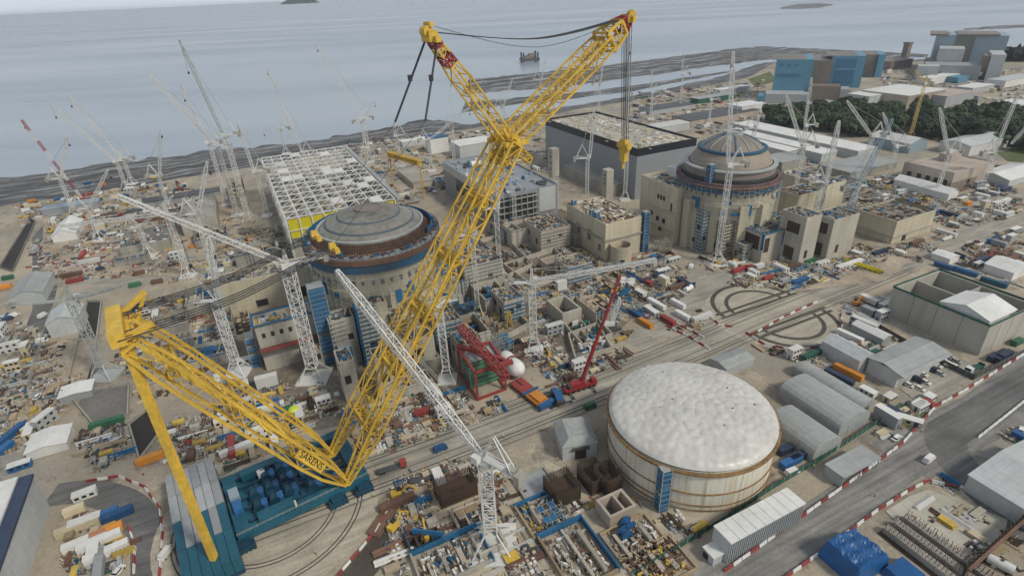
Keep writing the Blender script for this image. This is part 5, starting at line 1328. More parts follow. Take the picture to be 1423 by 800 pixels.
# stepped piling works, bottom right
base=G(1228,738)-V*42; T=thing('piled_wall','rows of rusty starter bars between concrete strips at the bottom right','foundation',tuple(base),A0); ly=42
mb=MB();rbm=MB()
for k in range(3):
    mb.lo(-1+k*4.4,0,0,1.4+k*4.4,ly,2.4)
    for j in range(40):
        for q in (0,1): rbm.bar((-.6+k*4.4+q*1.2+RN.uniform(-.2,.2),ly*j/40+.5,2.4),(-.6+k*4.4+q*1.2+RN.uniform(-.5,.5),ly*j/40+.5+RN.uniform(-.3,.3),4.6),.13)
    for j in range(14): rbm.bar((1.4+k*4.4,ly*j/14+1,1.4),(3.4+k*4.4,ly*j/14+1,1.4),.2)
part(T,'concrete_strip',mb,M['conc']); part(T,'starter_bar',rbm,M['rust_red']); part(T,'trench_floor',MB().lo(-2.4,-1,0,11.6,ly+.5,.3),M['rust']); exc(base,12,42)
o=G(1398,800); T=thing('sheet_pile_wall','long rusty sheet pile wall crossing the bottom right corner','wall',tuple(o),A0)
mb=MB(); 
for k in range(44): mb.lo(k*1.0,(.35 if k%2 else 0),0,k*1.0+1.02,(.75 if k%2 else .4),5)
_a=G(1336,806);_b=G(1450,704); T.location=_a; T.rotation_euler=(0,0,math.atan2(_b.y-_a.y,_b.x-_a.x)); part(T,'pile',mb,M['rust']); part(T,'capping_beam',MB().lo(0,-.8,4.6,44,-.02,5.3),M['rust_red'])
# tarpaulin heap
o=G(1188,818); T=thing('covered_stack','bright blue tarpaulin draped over a tall stack beside the road','tarpaulin',tuple(o),A0); exc(o,20,16)
mb=MB(); nx,ny=26,22; rr=random.Random(4)
for i in range(nx+1):
    for j in range(ny+1):
        x=14.5*i/nx;y=12*j/ny; e=min(x,14.5-x,y,12-y); z=7.0*min(1,e/1.0)**.5*(.86+.14*math.sin(x*.33+.4))+.28*math.sin(x*1.3+y*.7)*(e>1)+.2*math.sin(y*1.9)*(e>1)+rr.uniform(-.15,.15)
        mb.v.append((x,y,max(0,z)))
for i in range(nx):
    for j in range(ny): mb.face([i*(ny+1)+j,(i+1)*(ny+1)+j,(i+1)*(ny+1)+j+1,i*(ny+1)+j+1])
part(T,'cover',mb,M['tarp'],smooth=False); part(T,'stack',MB().lo(2,2,0,12.5,10,2.0),M['timber'])
o=G(1262,826); solo('covered_stack','low blue tarpaulin stack at bottom edge beside the starter bars','tarpaulin',MB().box((4,4,0),(9,8,2.6),0,0,.8),M['tarp'],tuple(o),A0)

# walled foundations with cells
def cells(label,near,lx,ly,h,nx,ny,seed,m='conc_new',fill=('conc','timber','rust','dark_steel','bluenet')):
    o=G(*near); T=thing('foundation',label,'foundation',tuple(o),A0); exc(o,lx,ly,.5); r=random.Random(seed); mb=walls(MB(),lx,ly,h,.8)
    for i in range(1,nx):
        x=lx*i/nx+r.uniform(-.8,.8); mb.lo(x,.8,0,x+.6,ly-.8,h*r.uniform(.55,.98))
        for j in range(1,ny):
            y=ly*j/ny+r.uniform(-.8,.8); mb.lo(lx*(i-1)/nx+1.6,y,0,x-.01,y+.6,h*r.uniform(.5,.97))
    part(T,'wall',mb,M[m]); part(T,'floor',MB().lo(.8,.8,0,lx-.8,ly-.8,.4),M['conc_dark'])
    fb=MB()
    for k in range(int(lx*ly/3.2)): fb.box((r.uniform(1.5,lx-1.5),r.uniform(1.5,ly-1.5),.41),(r.uniform(.4,3.4),r.uniform(.3,1),r.uniform(.3,h*.7)),r.choice((0,1.57)),r.randrange(len(fill)))
    part(T,'contents',fb,[M[k] for k in fill])['kind']='stuff'
    rb=MB()
    for k in range(int((lx+ly)*2)):
        x,y=(r.uniform(0,lx),r.choice((.4,ly-.4))) if r.random()<.5 else (r.choice((.4,lx-.4)),r.uniform(0,ly)); rb.bar((x,y,h-.2),(x+r.uniform(-.2,.2),y+r.uniform(-.2,.2),h+r.uniform(.8,1.9)),.12)
    part(T,'starter_bars',rb,M['rust'])['kind']='stuff'
    pb=MB()
    for k in range(int(lx*ly/45)):
        x,y=r.uniform(1,lx-3),r.uniform(1,ly-3); pb.lo(x,y,h*.8,x+r.uniform(2,5),y+r.uniform(2,5),h*.8+.3+.01*k)
    part(T,'deck_formwork',pb,M['timber' if seed%3 else 'bluenet'])['kind']='stuff'
    sb=MB()
    for k in range(int((lx+ly)/3)):
        x=r.uniform(0,lx); sb.bar((x,-.3,0),(x,-.3,h+1),.12)
    sb.lo(0,-.6,h-.1,lx,-.02,h+.02); part(T,'edge_scaffold',sb,M['bluenet'] if seed%2 else M['grey_steel'])
cells('walled cell foundation right of the left reactor, behind the lower yellow boom',(622,425),17,26,13,3,4,1)
cells('walled cell foundation in front of the grey framed building corner',(712,345),20,16,12,3,2,2)
cells('long walled cell foundation between pale crane and crane with blue foot hoarding',(676,440),22,20,10,3,3,3)
cells('walled cell foundation behind green netted scaffold block',(640,500),16,20,11,2,3,4)
cells('walled cell foundation beside the open topped white chamber',(828,452),12,18,7,2,3,5,'pinkc')
cells('walled cell foundation at the left of the long cream wall block',(262,440),16,22,7,2,3,6)
cells('walled cell foundation below the low concrete store at left',(272,345),22,22,6,3,3,7,'conc')
cells('long walled cell foundation left of the white roof frame hall',(322,290),14,60,9,2,6,8,'conc')
cells('walled cell foundation at the foot of the tall cream annex',(905,372),12,10,4,2,2,9,'pinkc')
cells('low walled cell foundation between left reactor foot and haul road',(540,560),20,9,5,4,2,10)
cells('walled cell foundation behind the long cream wall block',(330,372),26,16,8,3,2,11,'conc')
cells('walled cell foundation on hall forecourt beside gantry beam',(610,262),16,20,5,2,3,12)
cells('small walled cell foundation left of foreground crane foot',(640,745),12,9,2.2,3,2,13,'pinkc')
T,o,lx,ly,h=building('reactor_annex','cream concrete block with blue balcony at the foot of right reactor, behind upright crane','building',(1016,302),(1040,292),(985,290),19,'cream','conc_dark',1)
wins(T,'L',[(ly*.2,10,2,3),(ly*.6,5,3,4)],lx,ly,name='opening',fm='conc'); part(T,'balcony',MB().lo(-1.4,0,15,-.01,ly,15.6).lo(-1.4,-1.2,15,lx,-.01,15.6),M['bluenet'])
clutter_roof(T,lx,ly,18,40,['bluenet','timber','dark_steel'],seed=71)
T,o,lx,ly,h=building('reactor_annex','cream block wedged between right reactor and twin stair shafts','building',(1110,272),(1140,262),(1085,262),26,'cream','conc_dark',1)
clutter_roof(T,lx,ly,25,60,['bluenet','timber','rust_red','conc'],seed=72)
T,o,lx,ly,h=building('reactor_annex','grey cream block in front of left reactor, beneath the white crane jib','building',(495,440),(560,420),(480,432),24,'conc','conc_dark',1)
wins(T,'R',[(lx*.15,14,4,3.4),(lx*.5,8,5,4),(lx*.75,15,2,3)],lx,ly,name='opening'); clutter_roof(T,lx,ly,23,70,['bluenet','rust_red','cabin_white','timber'],seed=73)

for lab,nr,rt,lf,hh,wm,sd in [
 ('mid rise concrete block with scaffolded roof right of the left reactor',(645,372),(690,352),(610,345),20,'conc_new',81),
 ('concrete block rising from the cells beneath the yellow boom',(605,452),(640,440),(580,432),17,'conc',82),
 ('concrete block left of the flat cream block, with reddish formwork roof',(752,322),(785,308),(728,304),15,'pinkc',83),
 ('narrow concrete block between the central crane and flat cream block',(790,372),(818,360),(772,358),12,'conc_new',84),
 ('concrete block behind red lifting frame and green scaffold',(640,482),(668,470),(622,462),15,'conc',85),
 ('grey concrete block in centre of the cells, left of central crane',(700,420),(726,410),(684,402),13,'conc_new',86),
 ('concrete block at the left of the mast on blue plinth',(300,452),(322,442),(286,436),12,'conc',87),
 ('low concrete block beneath the grey framed building',(700,322),(742,305),(676,302),9,'conc',88)]:
    T,o,lx,ly,h=building('concrete_block',lab,'building',nr,rt,lf,hh,wm,'conc_dark',1)
    r=random.Random(sd)
    wins(T,'R',[(lx*r.uniform(.1,.3),hh*.4,2.4,3.2),(lx*.6,hh*.55,2.6,2.6)],lx,ly,name='opening'); wins(T,'L',[(ly*.2,hh*.3,2.4,4),(ly*.6,hh*.5,2.6,3)],lx,ly,name='opening')
    clutter_roof(T,lx,ly,hh-1,int(lx*ly/4),['timber','bluenet','rust_red','conc_new','dark_steel','timber_pale'],seed=sd,smax=1.8)
    rb=MB()
    for k in range(int((lx+ly)*2)):
        x,y=(r.uniform(0,lx),r.choice((.3,ly-.3))) if r.random()<.5 else (r.choice((.3,lx-.3)),r.uniform(0,ly)); rb.bar((x,y,hh-.2),(x+r.uniform(-.2,.2),y,hh+r.uniform(.8,1.9)),.12)
    part(T,'starter_bars',rb,M['rust'])['kind']='stuff'
    sb=MB(); z=2.2
    while z<hh:
        sb.lo(-.9,-.9,z,lx,-.05,z+.12); z+=2.2
    k=0
    while k<lx: sb.bar((k,-.85,0),(k,-.85,hh+.8),.13); k+=2.4
    part(T,'edge_scaffold',sb,M['grey_steel'] if sd%2 else M['bluenet'])

def bblock(label,base,lx,ly,h,wm,sd,name='reactor_annex',wn=True):
    g=G(*base); n=g+Vector((0,0,h)); T=thing(name,label,'building',tuple(g),A0); exc(g,lx,ly,.4)
    part(T,'wall',walls(MB(),lx,ly,h),M[wm]); part(T,'roof',MB().lo(.5,.5,h-1.4,lx-.5,ly-.5,h-1),M['conc_dark']); r=random.Random(sd)
    if wn:
        wins(T,'R',[(lx*r.uniform(.1,.25),h*.3,lx*.25,3),(lx*.6,h*r.uniform(.5,.65),2.4,3)],lx,ly,name='opening'); wins(T,'L',[(ly*.2,h*r.uniform(.4,.6),ly*.3,3),(ly*.6,h*.2,2.2,3.4)],lx,ly,name='opening')
    clutter_roof(T,lx,ly,h-1,int(lx*ly/3),['timber','bluenet','rust_red','conc_new','dark_steel','timber_pale'],seed=sd,smax=1.6)
    sb=MB(); z=2.2
    while z<h+1:
        sb.lo(-1.,-1.,z,lx*.6,-.05,z+.12); sb.lo(-1.,-.05,z,-.05,ly*.7,z+.12); z+=2.2
    k=-1.
    while k<lx*.6: sb.bar((k,-.95,0),(k,-.95,h+1),.13); k+=2.4
    k=0
    while k<ly*.7: sb.bar((-.95,k,0),(-.95,k,h+1),.13); k+=2.4
    part(T,'edge_scaffold',sb,M[('grey_steel','bluenet','dark_steel')[sd%3]])
    return T
for i,(lab,b,lx,ly,h,wm) in enumerate([
 ('cream block with scaffold at the front of the right reactor, left of upright crane mast',(972,352),9,9,27,'cream'),
 ('cream block directly behind the foot of the upright jib crane',(1002,358),12,9,22,'cream'),
 ('low cream block between upright jib crane and blue netted block',(1032,364),9,8,11,'conc_new'),
 ('cream block filling the gap between twin stair shafts and low wide cream block',(1182,318),18,12,13,'cream'),
 ('cream block behind twin stair shafts, beside the leaning grey crane',(1166,292),18,16,19,'conc_new'),
 ('scaffolded cream block at the foot of the left reactor, next to the tall blue scaffold',(474,512),10,10,25,'conc_new'),
 ('scaffolded concrete block under the white jib at the front of the left reactor',(512,510),13,9,31,'cream'),
 ('scaffolded concrete block at the foot of the left reactor, half behind yellow boom',(552,500),12,11,24,'conc'),
 ('dark scaffolded block behind the yellow boom, right of the left reactor',(598,470),13,13,21,'conc'),
 ('narrow scaffolded tower block between left reactor and walled cells',(618,420),9,9,26,'conc_new'),
 ('small scaffolded block before the low blue deck, left of the tall blue scaffold',(428,520),8,7,11,'conc')]):
    bblock(lab,b,lx,ly,h,wm,100+i)
# free standing tube scaffolds
def birdcage(label,base,lx,ly,h,sd):
    g=G(*base); T=thing('tube_scaffold',label,'scaffold',tuple(g),A0); exc(g,lx,ly,.2); r=random.Random(sd); mb=MB(); dk=MB()
    nx=max(2,int(lx/2)); ny=max(2,int(ly/2)); nz=int(h/2)
    for i in range(nx+1):
        for j in range(ny+1): mb.bar((lx*i/nx,ly*j/ny,0),(lx*i/nx,ly*j/ny,h+r.uniform(-.8,1.2)),.14)
    for k in range(1,nz+1):
        z=k*2
        for i in range(nx+1): mb.bar((lx*i/nx,0,z),(lx*i/nx,ly,z),.1)
        for j in range(ny+1): mb.bar((0,ly*j/ny,z),(lx,ly*j/ny,z),.1)
        for q in range(nx*ny//3):
            i,j=r.randrange(nx),r.randrange(ny); dk.lo(lx*i/nx+.1,ly*j/ny+.1,z+.1,lx*(i+1)/nx-.1,ly*(j+1)/ny-.1,z+.16+.002*q)
    part(T,'tubes',mb,M['dark_steel' if sd%2 else 'grey_steel']); part(T,'boards',dk,M['timber' if sd%3 else 'bluenet'])['kind']='stuff'
for i,(lab,b,lx,ly,h) in enumerate([
 ('dark tube scaffold in the walled cells, left of the central crane',(716,440),12,10,10),
 ('dark tube scaffold at the front of the walled cells beneath yellow boom',(640,455),10,12,11),
 ('tube scaffold beside the flat cream block, above the central crane jib',(800,345),10,8,9),
 ('dark tube scaffold between framed building and central crane',(735,305),14,10,8),
 ('tube scaffold behind the red lifting frame',(690,500),9,9,9),
 ('tube scaffold on the left of the row of niches',(335,470),7,10,9),
 ('tube scaffold in front of the tall cream annex',(915,356),10,6,9),
 ('tube scaffold right of the blue netted block by the right reactor',(1112,350),8,6,9),
 ('tube scaffold at the left of the white roof frame hall',(345,330),10,14,12),
 ('tube scaffold in front of the white roof frame hall yellow wall',(415,330),16,6,10),
 ('tube scaffold beside the pale concrete blocks in the pits',(760,740),8,7,5)]): birdcage(lab,b,lx,ly,h,200+i)

cells('walled cell foundation behind the ring crane mast head',(215,470),16,16,5,2,3,14,'conc')
cells('walled cell foundation between black trench and mast on blue plinth',(265,515),18,14,5,3,2,15)
cells('walled cell foundation by the dark floored pit at left',(200,545),12,12,4,2,2,16,'pinkc')
cells('low walled cell foundation left of the black trench',(60,560),14,12,2.4,3,2,17,'pinkc')
cells('walled cell foundation right of the white storage tent',(160,372),20,10,4,3,2,18,'conc')
birdcage('tube scaffold over the cells behind the ring crane mast head',(240,500),10,8,8,220)
birdcage('tube scaffold beside the low concrete store at left',(225,325),10,10,9,221)
# ================================================================ far power stations, stores, wood
def simple(name,label,cat,base,lx,ly,h,wm,rm=None,rz=A0,extra=None,group=None,ex=True):
    """base = near corner on the ground (pixel)"""
    o=G(*base); T=thing(name,label,cat,tuple(o),rz,group)
    if ex: exc(o,lx,ly)
    part(T,'wall',MB().lo(0,0,0,lx,ly,h-.5),M[wm]); part(T,'roof',MB().lo(-.4,-.4,h-.49,lx+.4,ly+.4,h),M[rm or wm])
    return T,o,lx,ly,h
# nearer station (blue blocks)
def pxw(base,right): a=G(*base);b=G(*right); return abs((b-a).dot(U)),abs((b-a).dot(V))
def rowbox(T,base,specs,rz):
    """specs: (name, px left, px right, px top, px bottom, setback, depth, material) measured along the station front"""
    o=T.location; ca,sa=math.cos(rz),math.sin(rz); X=Vector((ca,sa,0)); Y=Vector((-sa,ca,0))
    for n,l,r,t,bt,back,dep,m in specs:
        # find ground x where the set back front line meets the ray
        def hit(px,py):
            d=ray(px,py); q=o+Y*back; k=(q-CAM).dot(Y)/d.dot(Y); return CAM+d*k
        x0=(hit(l,bt)-o).dot(X); x1=(hit(r,bt)-o).dot(X); h=hit((l+r)/2,t).z
        zb=hit((l+r)/2,bt).z; part(T,n,MB().lo(x0,back,zb if zb>9 else 0,x1,back+dep,max(4,h)),M[m])
rz=rad(-24); T=thing('power_station','old power station of two bright blue blocks joined by grey concrete, beyond the wood','power station',tuple(G(1070,144)),rz)
rowbox(T,None,[('front_block',1062,1122,131,144,0,30,'cabin_grey'),('front_block_side',1052,1061.8,133,144,0,20,'hinkblue'),('reactor_hall',1072,1122,83,133,30.1,66,'hinkblue'),('hall_band',1079,1112,103,106,29.6,.4,'hinkblued'),
 ('louvre',1084,1088,89,91,29.6,.4,'hinkblued'),('louvre',1095,1099,89,91,29.6,.4,'hinkblued'),('louvre',1106,1110,89,91,29.6,.4,'hinkblued'),
 ('turbine_house',1122.3,1149,84,130,46,50,'brownmetal'),('low_block',1124,1164,120,142,20,24,'brownmetal'),('annex',1165,1178,124,140,20,24,'cabin_grey'),
 ('charge_hall',1149.3,1194,78,122,50,60,'hinkblue'),('charge_hall_face',1157,1184,82,116,49.6,.39,'hinkblued'),('hall_band',1160,1190,95,98,49.1,.4,'hinkblue'),
 ('end_block',1194.3,1214,76,108,70,50,'brownmetal'),('end_block_face',1214.3,1224,76,108,66,50,'hinkblue'),('roof_slab',1073,1121,82.3,83.2,34,58,'brownmetal'),('roof_slab',1150,1193,77.3,78.2,54,52,'brownmetal')],rz)
rz=rad(-34); T=thing('power_station','old power station of pale grey blue twin blocks with olive centre, at the far right','power station',tuple(G(1268,112)),rz)
rowbox(T,None,[('reactor_block',1292,1318,49,90,120,80,'hinkpale'),('centre_block',1318.2,1344,48,90,119,80,'hinkolive'),('reactor_block',1344.2,1390,50,90,120,80,'hinkpale'),
 ('roof_cap',1293,1318,47.5,50,118,70,'brownmetal'),('roof_cap',1345,1390,48,51,118,70,'brownmetal'),('roof_house',1316,1320,46,48,140,8,'brownmetal'),('roof_house',1346,1351,46.5,49,140,8,'brownmetal'),('roof_house',1377,1382,47.5,50,140,8,'brownmetal'),
 ('gas_hall',1300,1335,68,90,70,48,'cladpale'),('side_block',1370,1390,76,104,20,60,'cladpale'),('side_tower',1362,1369.8,78,100,30,40,'brownmetal'),('turbine_hall',1282,1361,91,104,24,44,'cabin_grey'),('front_block',1272,1302,92,106,0,22,'cladpale'),('link_block',1282,1299.8,84,98,70,40,'brownmetal')],rz)
o=G(1256,85); solo('chimney','dark square chimney between the two old power stations','chimney',MB().lo(-5,-5,0,5,5,30).lo(-6,-6,30.01,6,6,33),M['brownmetal'],tuple(o),A0)
simple('store_building','brown low building at the foot of the dark chimney','building',(1236,98),60,40,14,'brownmetal')
# wide sheds behind and in front of the wood
for lab,b,lx,ly,h,wm,rm in [
 ('wide pale roofed industrial shed beyond the wood, right of blue power station',(1258,152),75,60,16,'pinkc','cabin_white'),
 ('flat roofed tan shed beyond the wood, right of the wide pale shed',(1312,148),60,44,12,'cabin_grey','pinkc'),
 ('small white shed between blue power station and wood',(1205,150),36,30,14,'cladpale','white'),
 ('low white shed among parked vehicles beyond the wood',(1350,130),50,22,7,'cladpale','white'),
 ('white low shed at the far right edge beyond the wood',(1405,158),50,26,8,'cladpale','white'),
 ('pale shed behind wood at the left, below blue power station',(1130,156),40,16,9,'cladpale','roofgrey'),
 ('bright blue small store in front of far power station',(1330,116),26,16,8,'hinkblue','hinkblue'),
 ('long white roofed far shed under far power station',(1292,118),70,20,9,'cabin_white','white'),
 ('long pale far shed at right horizon',(1395,122),80,24,9,'cabin_white','cladpale')]:
    simple('industrial_shed',lab,'shed',b,lx,ly,h,wm,rm)
# long low white ranges right of the right reactor
for lab,b,lx,ly,h in [
 ('longest of the low white roofed ranges below the wood',(1190,222),26,150,8),
 ('second low white roofed range below the wood, nearer right reactor',(1140,226),20,120,8),
 ('third low white roofed range, shortest, by right reactor',(1092,222),18,80,8)]:
    simple('site_building',lab,'building',b,lx,ly,h,'cladpale','white')
T=gable('hall','big pale gabled hall with grey blue end below the wood','hall',G(1262,214),26,40,9,13,'hinkpale','cabin_white','y')
T=gable('hall','long pale flat gabled hall right of the grey blue ended hall','hall',G(1345,218),62,26,9,12,'cabin_white','cladpale','x')
for i,(b,lab) in enumerate([((1280,268),'left'),((1297,273),'middle'),((1316,279),'right')]):
    gable('site_tent','white gabled tent below the pinkish concrete building, '+lab+' of three','tent',G(*b),12,22,5,8,'cabin_white','white','y')
gable('site_tent','white roofed low shed at right edge by far road','shed',G(1400,260),50,24,5,8,'cladpale','white','x')
gable('site_tent','white gabled store at right edge above the reservoir','tent',G(1405,390),18,14,4.5,7,'white','white','y')
gable('site_shed','small white roofed cabins beside the reservoir corner','shed',G(1318,368),9,10,3.5,4.6,'white','white','y')
for lab,b,lx,ly,h,wm,rm in [
 ('wide dark roofed basin building behind the right reactor, shore side',(960,175),110,34,6,'pinkc','dark_steel'),
 ('long low pale building at the far shore road left of right reactor',(900,190),60,20,8,'cladpale','cabin_white'),
 ('low grey building behind the black banded hall, nearer the shore',(905,160),70,26,6,'cabin_grey','dark_steel'),
 ('white domed far store beyond the right reactor',(1030,160),40,26,10,'white','white'),
 ('green grey long store on the far shore',(970,145),70,16,7,'greendark','roofgrey'),
 ('pale long store on the far shore, behind green grey one',(1000,132),60,14,7,'cladpale','white'),
 ('low grey building beside the right reactor, before long ranges',(1085,240),30,24,9,'conc','roofgrey'),
 ('wide grey low roof in front of long white ranges',(1180,250),60,30,6,'conc','roofgrey'),
 ('white pump house with rounded tanks behind grey framed building',(640,222),40,26,14,'cladpale','white'),
 ('blue topped plant block behind grey framed building',(600,214),20,18,16,'white','bluenet'),
 ('grey plant block behind the yellow boom crossing',(700,205),34,24,16,'cabin_grey','conc'),
 ('low pale works block on the beach road',(560,205),30,12,6,'cladpale','cabin_white'),
 ('long low pale wall block beside white roof frame',(575,262),18,50,5,'conc_new','conc'),
 ('low blue grey store at the left shore',(60,300),40,14,5,'cabin_grey','hinkpale'),
 ('long dark roofed store on the left shore road',(200,290),60,14,5,'cabin_grey','dark_steel'),
 ('rust roofed long store below the shore road at left',(190,312),44,10,5,'rust_red','rust')]:
    simple('site_building',lab,'building',b,lx,ly,h,wm,rm)
# ---------------------------------------------------------------- the wood : individual trees
def treemesh(seed,h,rc):
    r=random.Random(seed); mb=MB(); cl=[]
    for k in range(11):
        a=r.uniform(0,6.28); d=rc*.62*math.sqrt(r.random()); cl.append((d*math.cos(a),d*math.sin(a),h*r.uniform(.38,.86),rc*r.uniform(.34,.55)))
    for k in range(620):
        c=r.choice(cl); v=Vector((r.gauss(0,1),r.gauss(0,1),r.gauss(0,1))).normalized()*c[3]*r.uniform(.75,1.08); p=Vector(c[:3])+Vector((v.x,v.y,v.z*.8))
        s=r.uniform(.5,1.15); n=Vector((v.x,v.y,abs(v.z)+.6)).normalized(); x=n.orthogonal().normalized()*s; y=n.cross(x).normalized()*s*r.uniform(.6,1)
        b=len(mb.v)
        for q in (p-x-y,p+x-y*.7,p+x*.8+y,p-x*.7+y*1.1): mb.v.append(tuple(q))
        mb.face([b,b+1,b+2,b+3],0 if r.random()<.55 else 1)
    return mb
def trunkmesh(seed,h):
    r=random.Random(seed); mb=MB(); mb.tube((0,0,0),(0,0,h*.45),.45,7,0,.28)
    for k in range(6):
        a=k*1.05+r.random(); mb.tube((0,0,h*(.25+.03*k)),(math.cos(a)*h*.22,math.sin(a)*h*.22,h*(.55+.04*k)),.2,5,0,.07)
    return mb
TREES=[]
for i in range(5):
    h=(11,13,10,12,9)[i]; mb=treemesh(i,h,(5.5,6,5,6.5,4.6)[i]); TREES.append((mb.mesh('crown',[M['leafd'],M['leafm']]),trunkmesh(i,h).mesh('trunk',M['bark'])))
def tree(p,k,sc,rz,label,group):
    T=thing('tree',label,'tree',tuple(p),rz,group); T.scale=(sc,sc,sc*RN.uniform(.85,1.15))
    for n,me in (('crown',TREES[k][0]),('trunk',TREES[k][1])):
        o=bpy.data.objects.new(n,me); C.objects.link(o); o.parent=T
def inpoly(x,y,P):
    c=False;j=len(P)-1
    for i in range(len(P)):
        if (P[i][1]>y)!=(P[j][1]>y) and x<(P[j][0]-P[i][0])*(y-P[i][1])/(P[j][1]-P[i][1]+1e-12)+P[i][0]: c=not c
        j=i
    return c
def scatter(px,n,mind,rng,excl=True,tries=60):
    P=[G(*q) for q in px]; Q=[(p.x,p.y) for p in P]; x0=min(q[0] for q in Q);x1=max(q[0] for q in Q);y0=min(q[1] for q in Q);y1=max(q[1] for q in Q)
    out=[];t=0
    while len(out)<n and t<n*tries:
        t+=1; x=rng.uniform(x0,x1);y=rng.uniform(y0,y1)
        if not inpoly(x,y,Q): continue
        if any((x-a)**2+(y-b)**2<mind*mind for a,b in out): continue
        if excl and not free(x,y,mind*.45): continue
        out.append((x,y))
    return out
def free(x,y,r):
    p=Vector((x,y,0)); u,v=UV(p)
    for a,b,c,d in EXC:
        if a-r<u<c+r and b-r<v<d+r: return False
    for a,b,c in EXCC:
        if (x-a)**2+(y-b)**2<(c+r)**2: return False
    for P,w_ in ROADS:
        w2=(w_+r*.6)**2
        for q in P:
            if (q.x-x)**2+(q.y-y)**2<w2: return False
    return True
wood_l=[(1062,168),(1110,160),(1180,156),(1240,160),(1252,172),(1246,190),(1200,192),(1130,182),(1075,178)]
wood_r=[(1258,172),(1300,166),(1360,164),(1423,172),(1500,180),(1500,222),(1423,212),(1350,202),(1270,190)]
wr=random.Random(21)
for px,lab,n in ((wood_l,'dark green broadleaf tree of the wood below the blue power station',130),(wood_r,'dark green broadleaf tree of the wood at the right, before the far sheds',150)):
    for x,y in scatter(px,n,7.0,wr,False): tree((x,y,0),wr.randrange(5),wr.uniform(1.15,1.75),wr.uniform(0,6.3),lab,'trees of the two woods')
for b,s in (((1278,150),1.5),((1268,156),1.2),((1285,156),1.3)): tree(G(*b),wr.randrange(5),s,1,'dark tree beside the wide pale shed beyond the wood','trees beside the wide pale shed')
# far shore wood at the right horizon : one mass
mb=MB(); r=random.Random(9)
for k in range(2600):
    a=G(r.uniform(1388,1600),r.uniform(80,86)); p=Vector((a.x,a.y,r.uniform(1,17))); s=r.uniform(3,7)
    n=Vector((r.gauss(0,1),r.gauss(0,1),r.gauss(0,1)+.8)).normalized(); x=n.orthogonal().normalized()*s; y=n.cross(x).normalized()*s*.7; b=len(mb.v)
    for q in (p-x-y,p+x-y,p+x+y,p-x+y): mb.v.append(tuple(q))
    mb.face([b,b+1,b+2,b+3],k%2)
o=struct('far_wood',mb,[M['leafd'],M['leafm']],'stuff')
# rig in the sea
o=G(736,86,SEA); T=thing('jack_up_barge','dark jack up barge standing in the sea beyond the beach','barge',tuple(o),.2); s=o.length/1000
part(T,'hull',MB().lo(-15*s,-10*s,3,15*s,10*s,8),M['dark_steel']); lg=MB()
for x in (-12,12):
    for y in (-8,8): lg.bar((x*s,y*s,-2),(x*s,y*s,22),2.4*s)
part(T,'leg',lg,M['dark_steel']); part(T,'deckhouse',MB().lo(-10*s,-6*s,8.01,4*s,6*s,15).lo(-2*s,-5*s,15.01,9*s,4*s,19),M['brownmetal']); part(T,'derrick',MB().lattice((8*s,0,8),(10*s,0,24),3*s,2*s,4,.6,.4,up=(0,1,0)),M['dark_steel'])
# ================================================================ small things
PEND=[]   # things waiting for their label : (object, base words, landmark list used)
LM=[((970,600),'white domed tank'),((515,320),'left reactor'),((1015,270),'right reactor'),((300,740),'ring crane ballast'),((440,640),'ring crane deck'),((1310,440),'concrete reservoir'),((850,190),'black banded hall'),((440,250),'white roof frame hall'),
 ((1150,560),'arched grey sheds'),((1255,490),'pale grey warehouse'),((1185,765),'blue tarpaulin heap'),((806,540),'red mobile crane'),((684,740),'foreground white tower crane'),((160,730),'dark loop road'),((1380,570),'asphalt junction'),((1075,435),'circular track pad'),
 ((30,730),'corner warehouse with blue eaves'),((1050,730),'white ribbed building'),((675,240),'grey framed building'),((935,300),'tall cream annex'),((830,320),'flat cream block'),((672,530),'red lifting frame'),((1320,240),'pinkish concrete building'),((120,470),'black left trench'),
 ((75,320),'white storage tent'),((200,395),'cross road'),((740,430),'crane with blue foot hoarding'),((1260,320),'low cream block'),((1280,730),'starter bar strips'),((330,500),'mast on blue plinth'),((1145,130),'blue power station'),((1340,80),'far grey power station'),((60,540),'brown rubble yard'),((395,460),'row of niches'),((1180,650),'open grey shed'),((560,200),'beach gravel'),((150,285),'left shore'),((1150,330),'twin stair shafts'),((1230,175),'wood'),((1400,640),'pale blue grey warehouse')]
def near_lm(o):
    x,y=PJ(o.matrix_basis.translation); return min(LM,key=lambda l:((l[0][0]-x)**2+((l[0][1]-y)*1.5)**2))[1]
ORD=['first','second','third','fourth','fifth','sixth','seventh','eighth','ninth','tenth','eleventh','twelfth','thirteenth','fourteenth','fifteenth','sixteenth','seventeenth','eighteenth','nineteenth','twentieth']
def ordw(i): 
    if i<20: return ORD[i]
    t=['','','twenty','thirty','forty','fifty','sixty','seventy','eighty','ninety'][((i+1)//10)%10]; u=(i+1)%10
    return t+('-'+ORD[u-1] if u else 'th')
def finish_labels():
    d={}
    for o,base in PEND: d.setdefault((base,near_lm(o)),[]).append(o)
    for (base,lm),L in d.items():
        L.sort(key=lambda o:PJ(o.matrix_basis.translation)[0])
        for i,o in enumerate(L):
            if len(L)==1: o['label']='%s near the %s'%(base,lm)
            else: o['label']='%s near the %s, %s from left'%(base,lm,ordw(i))
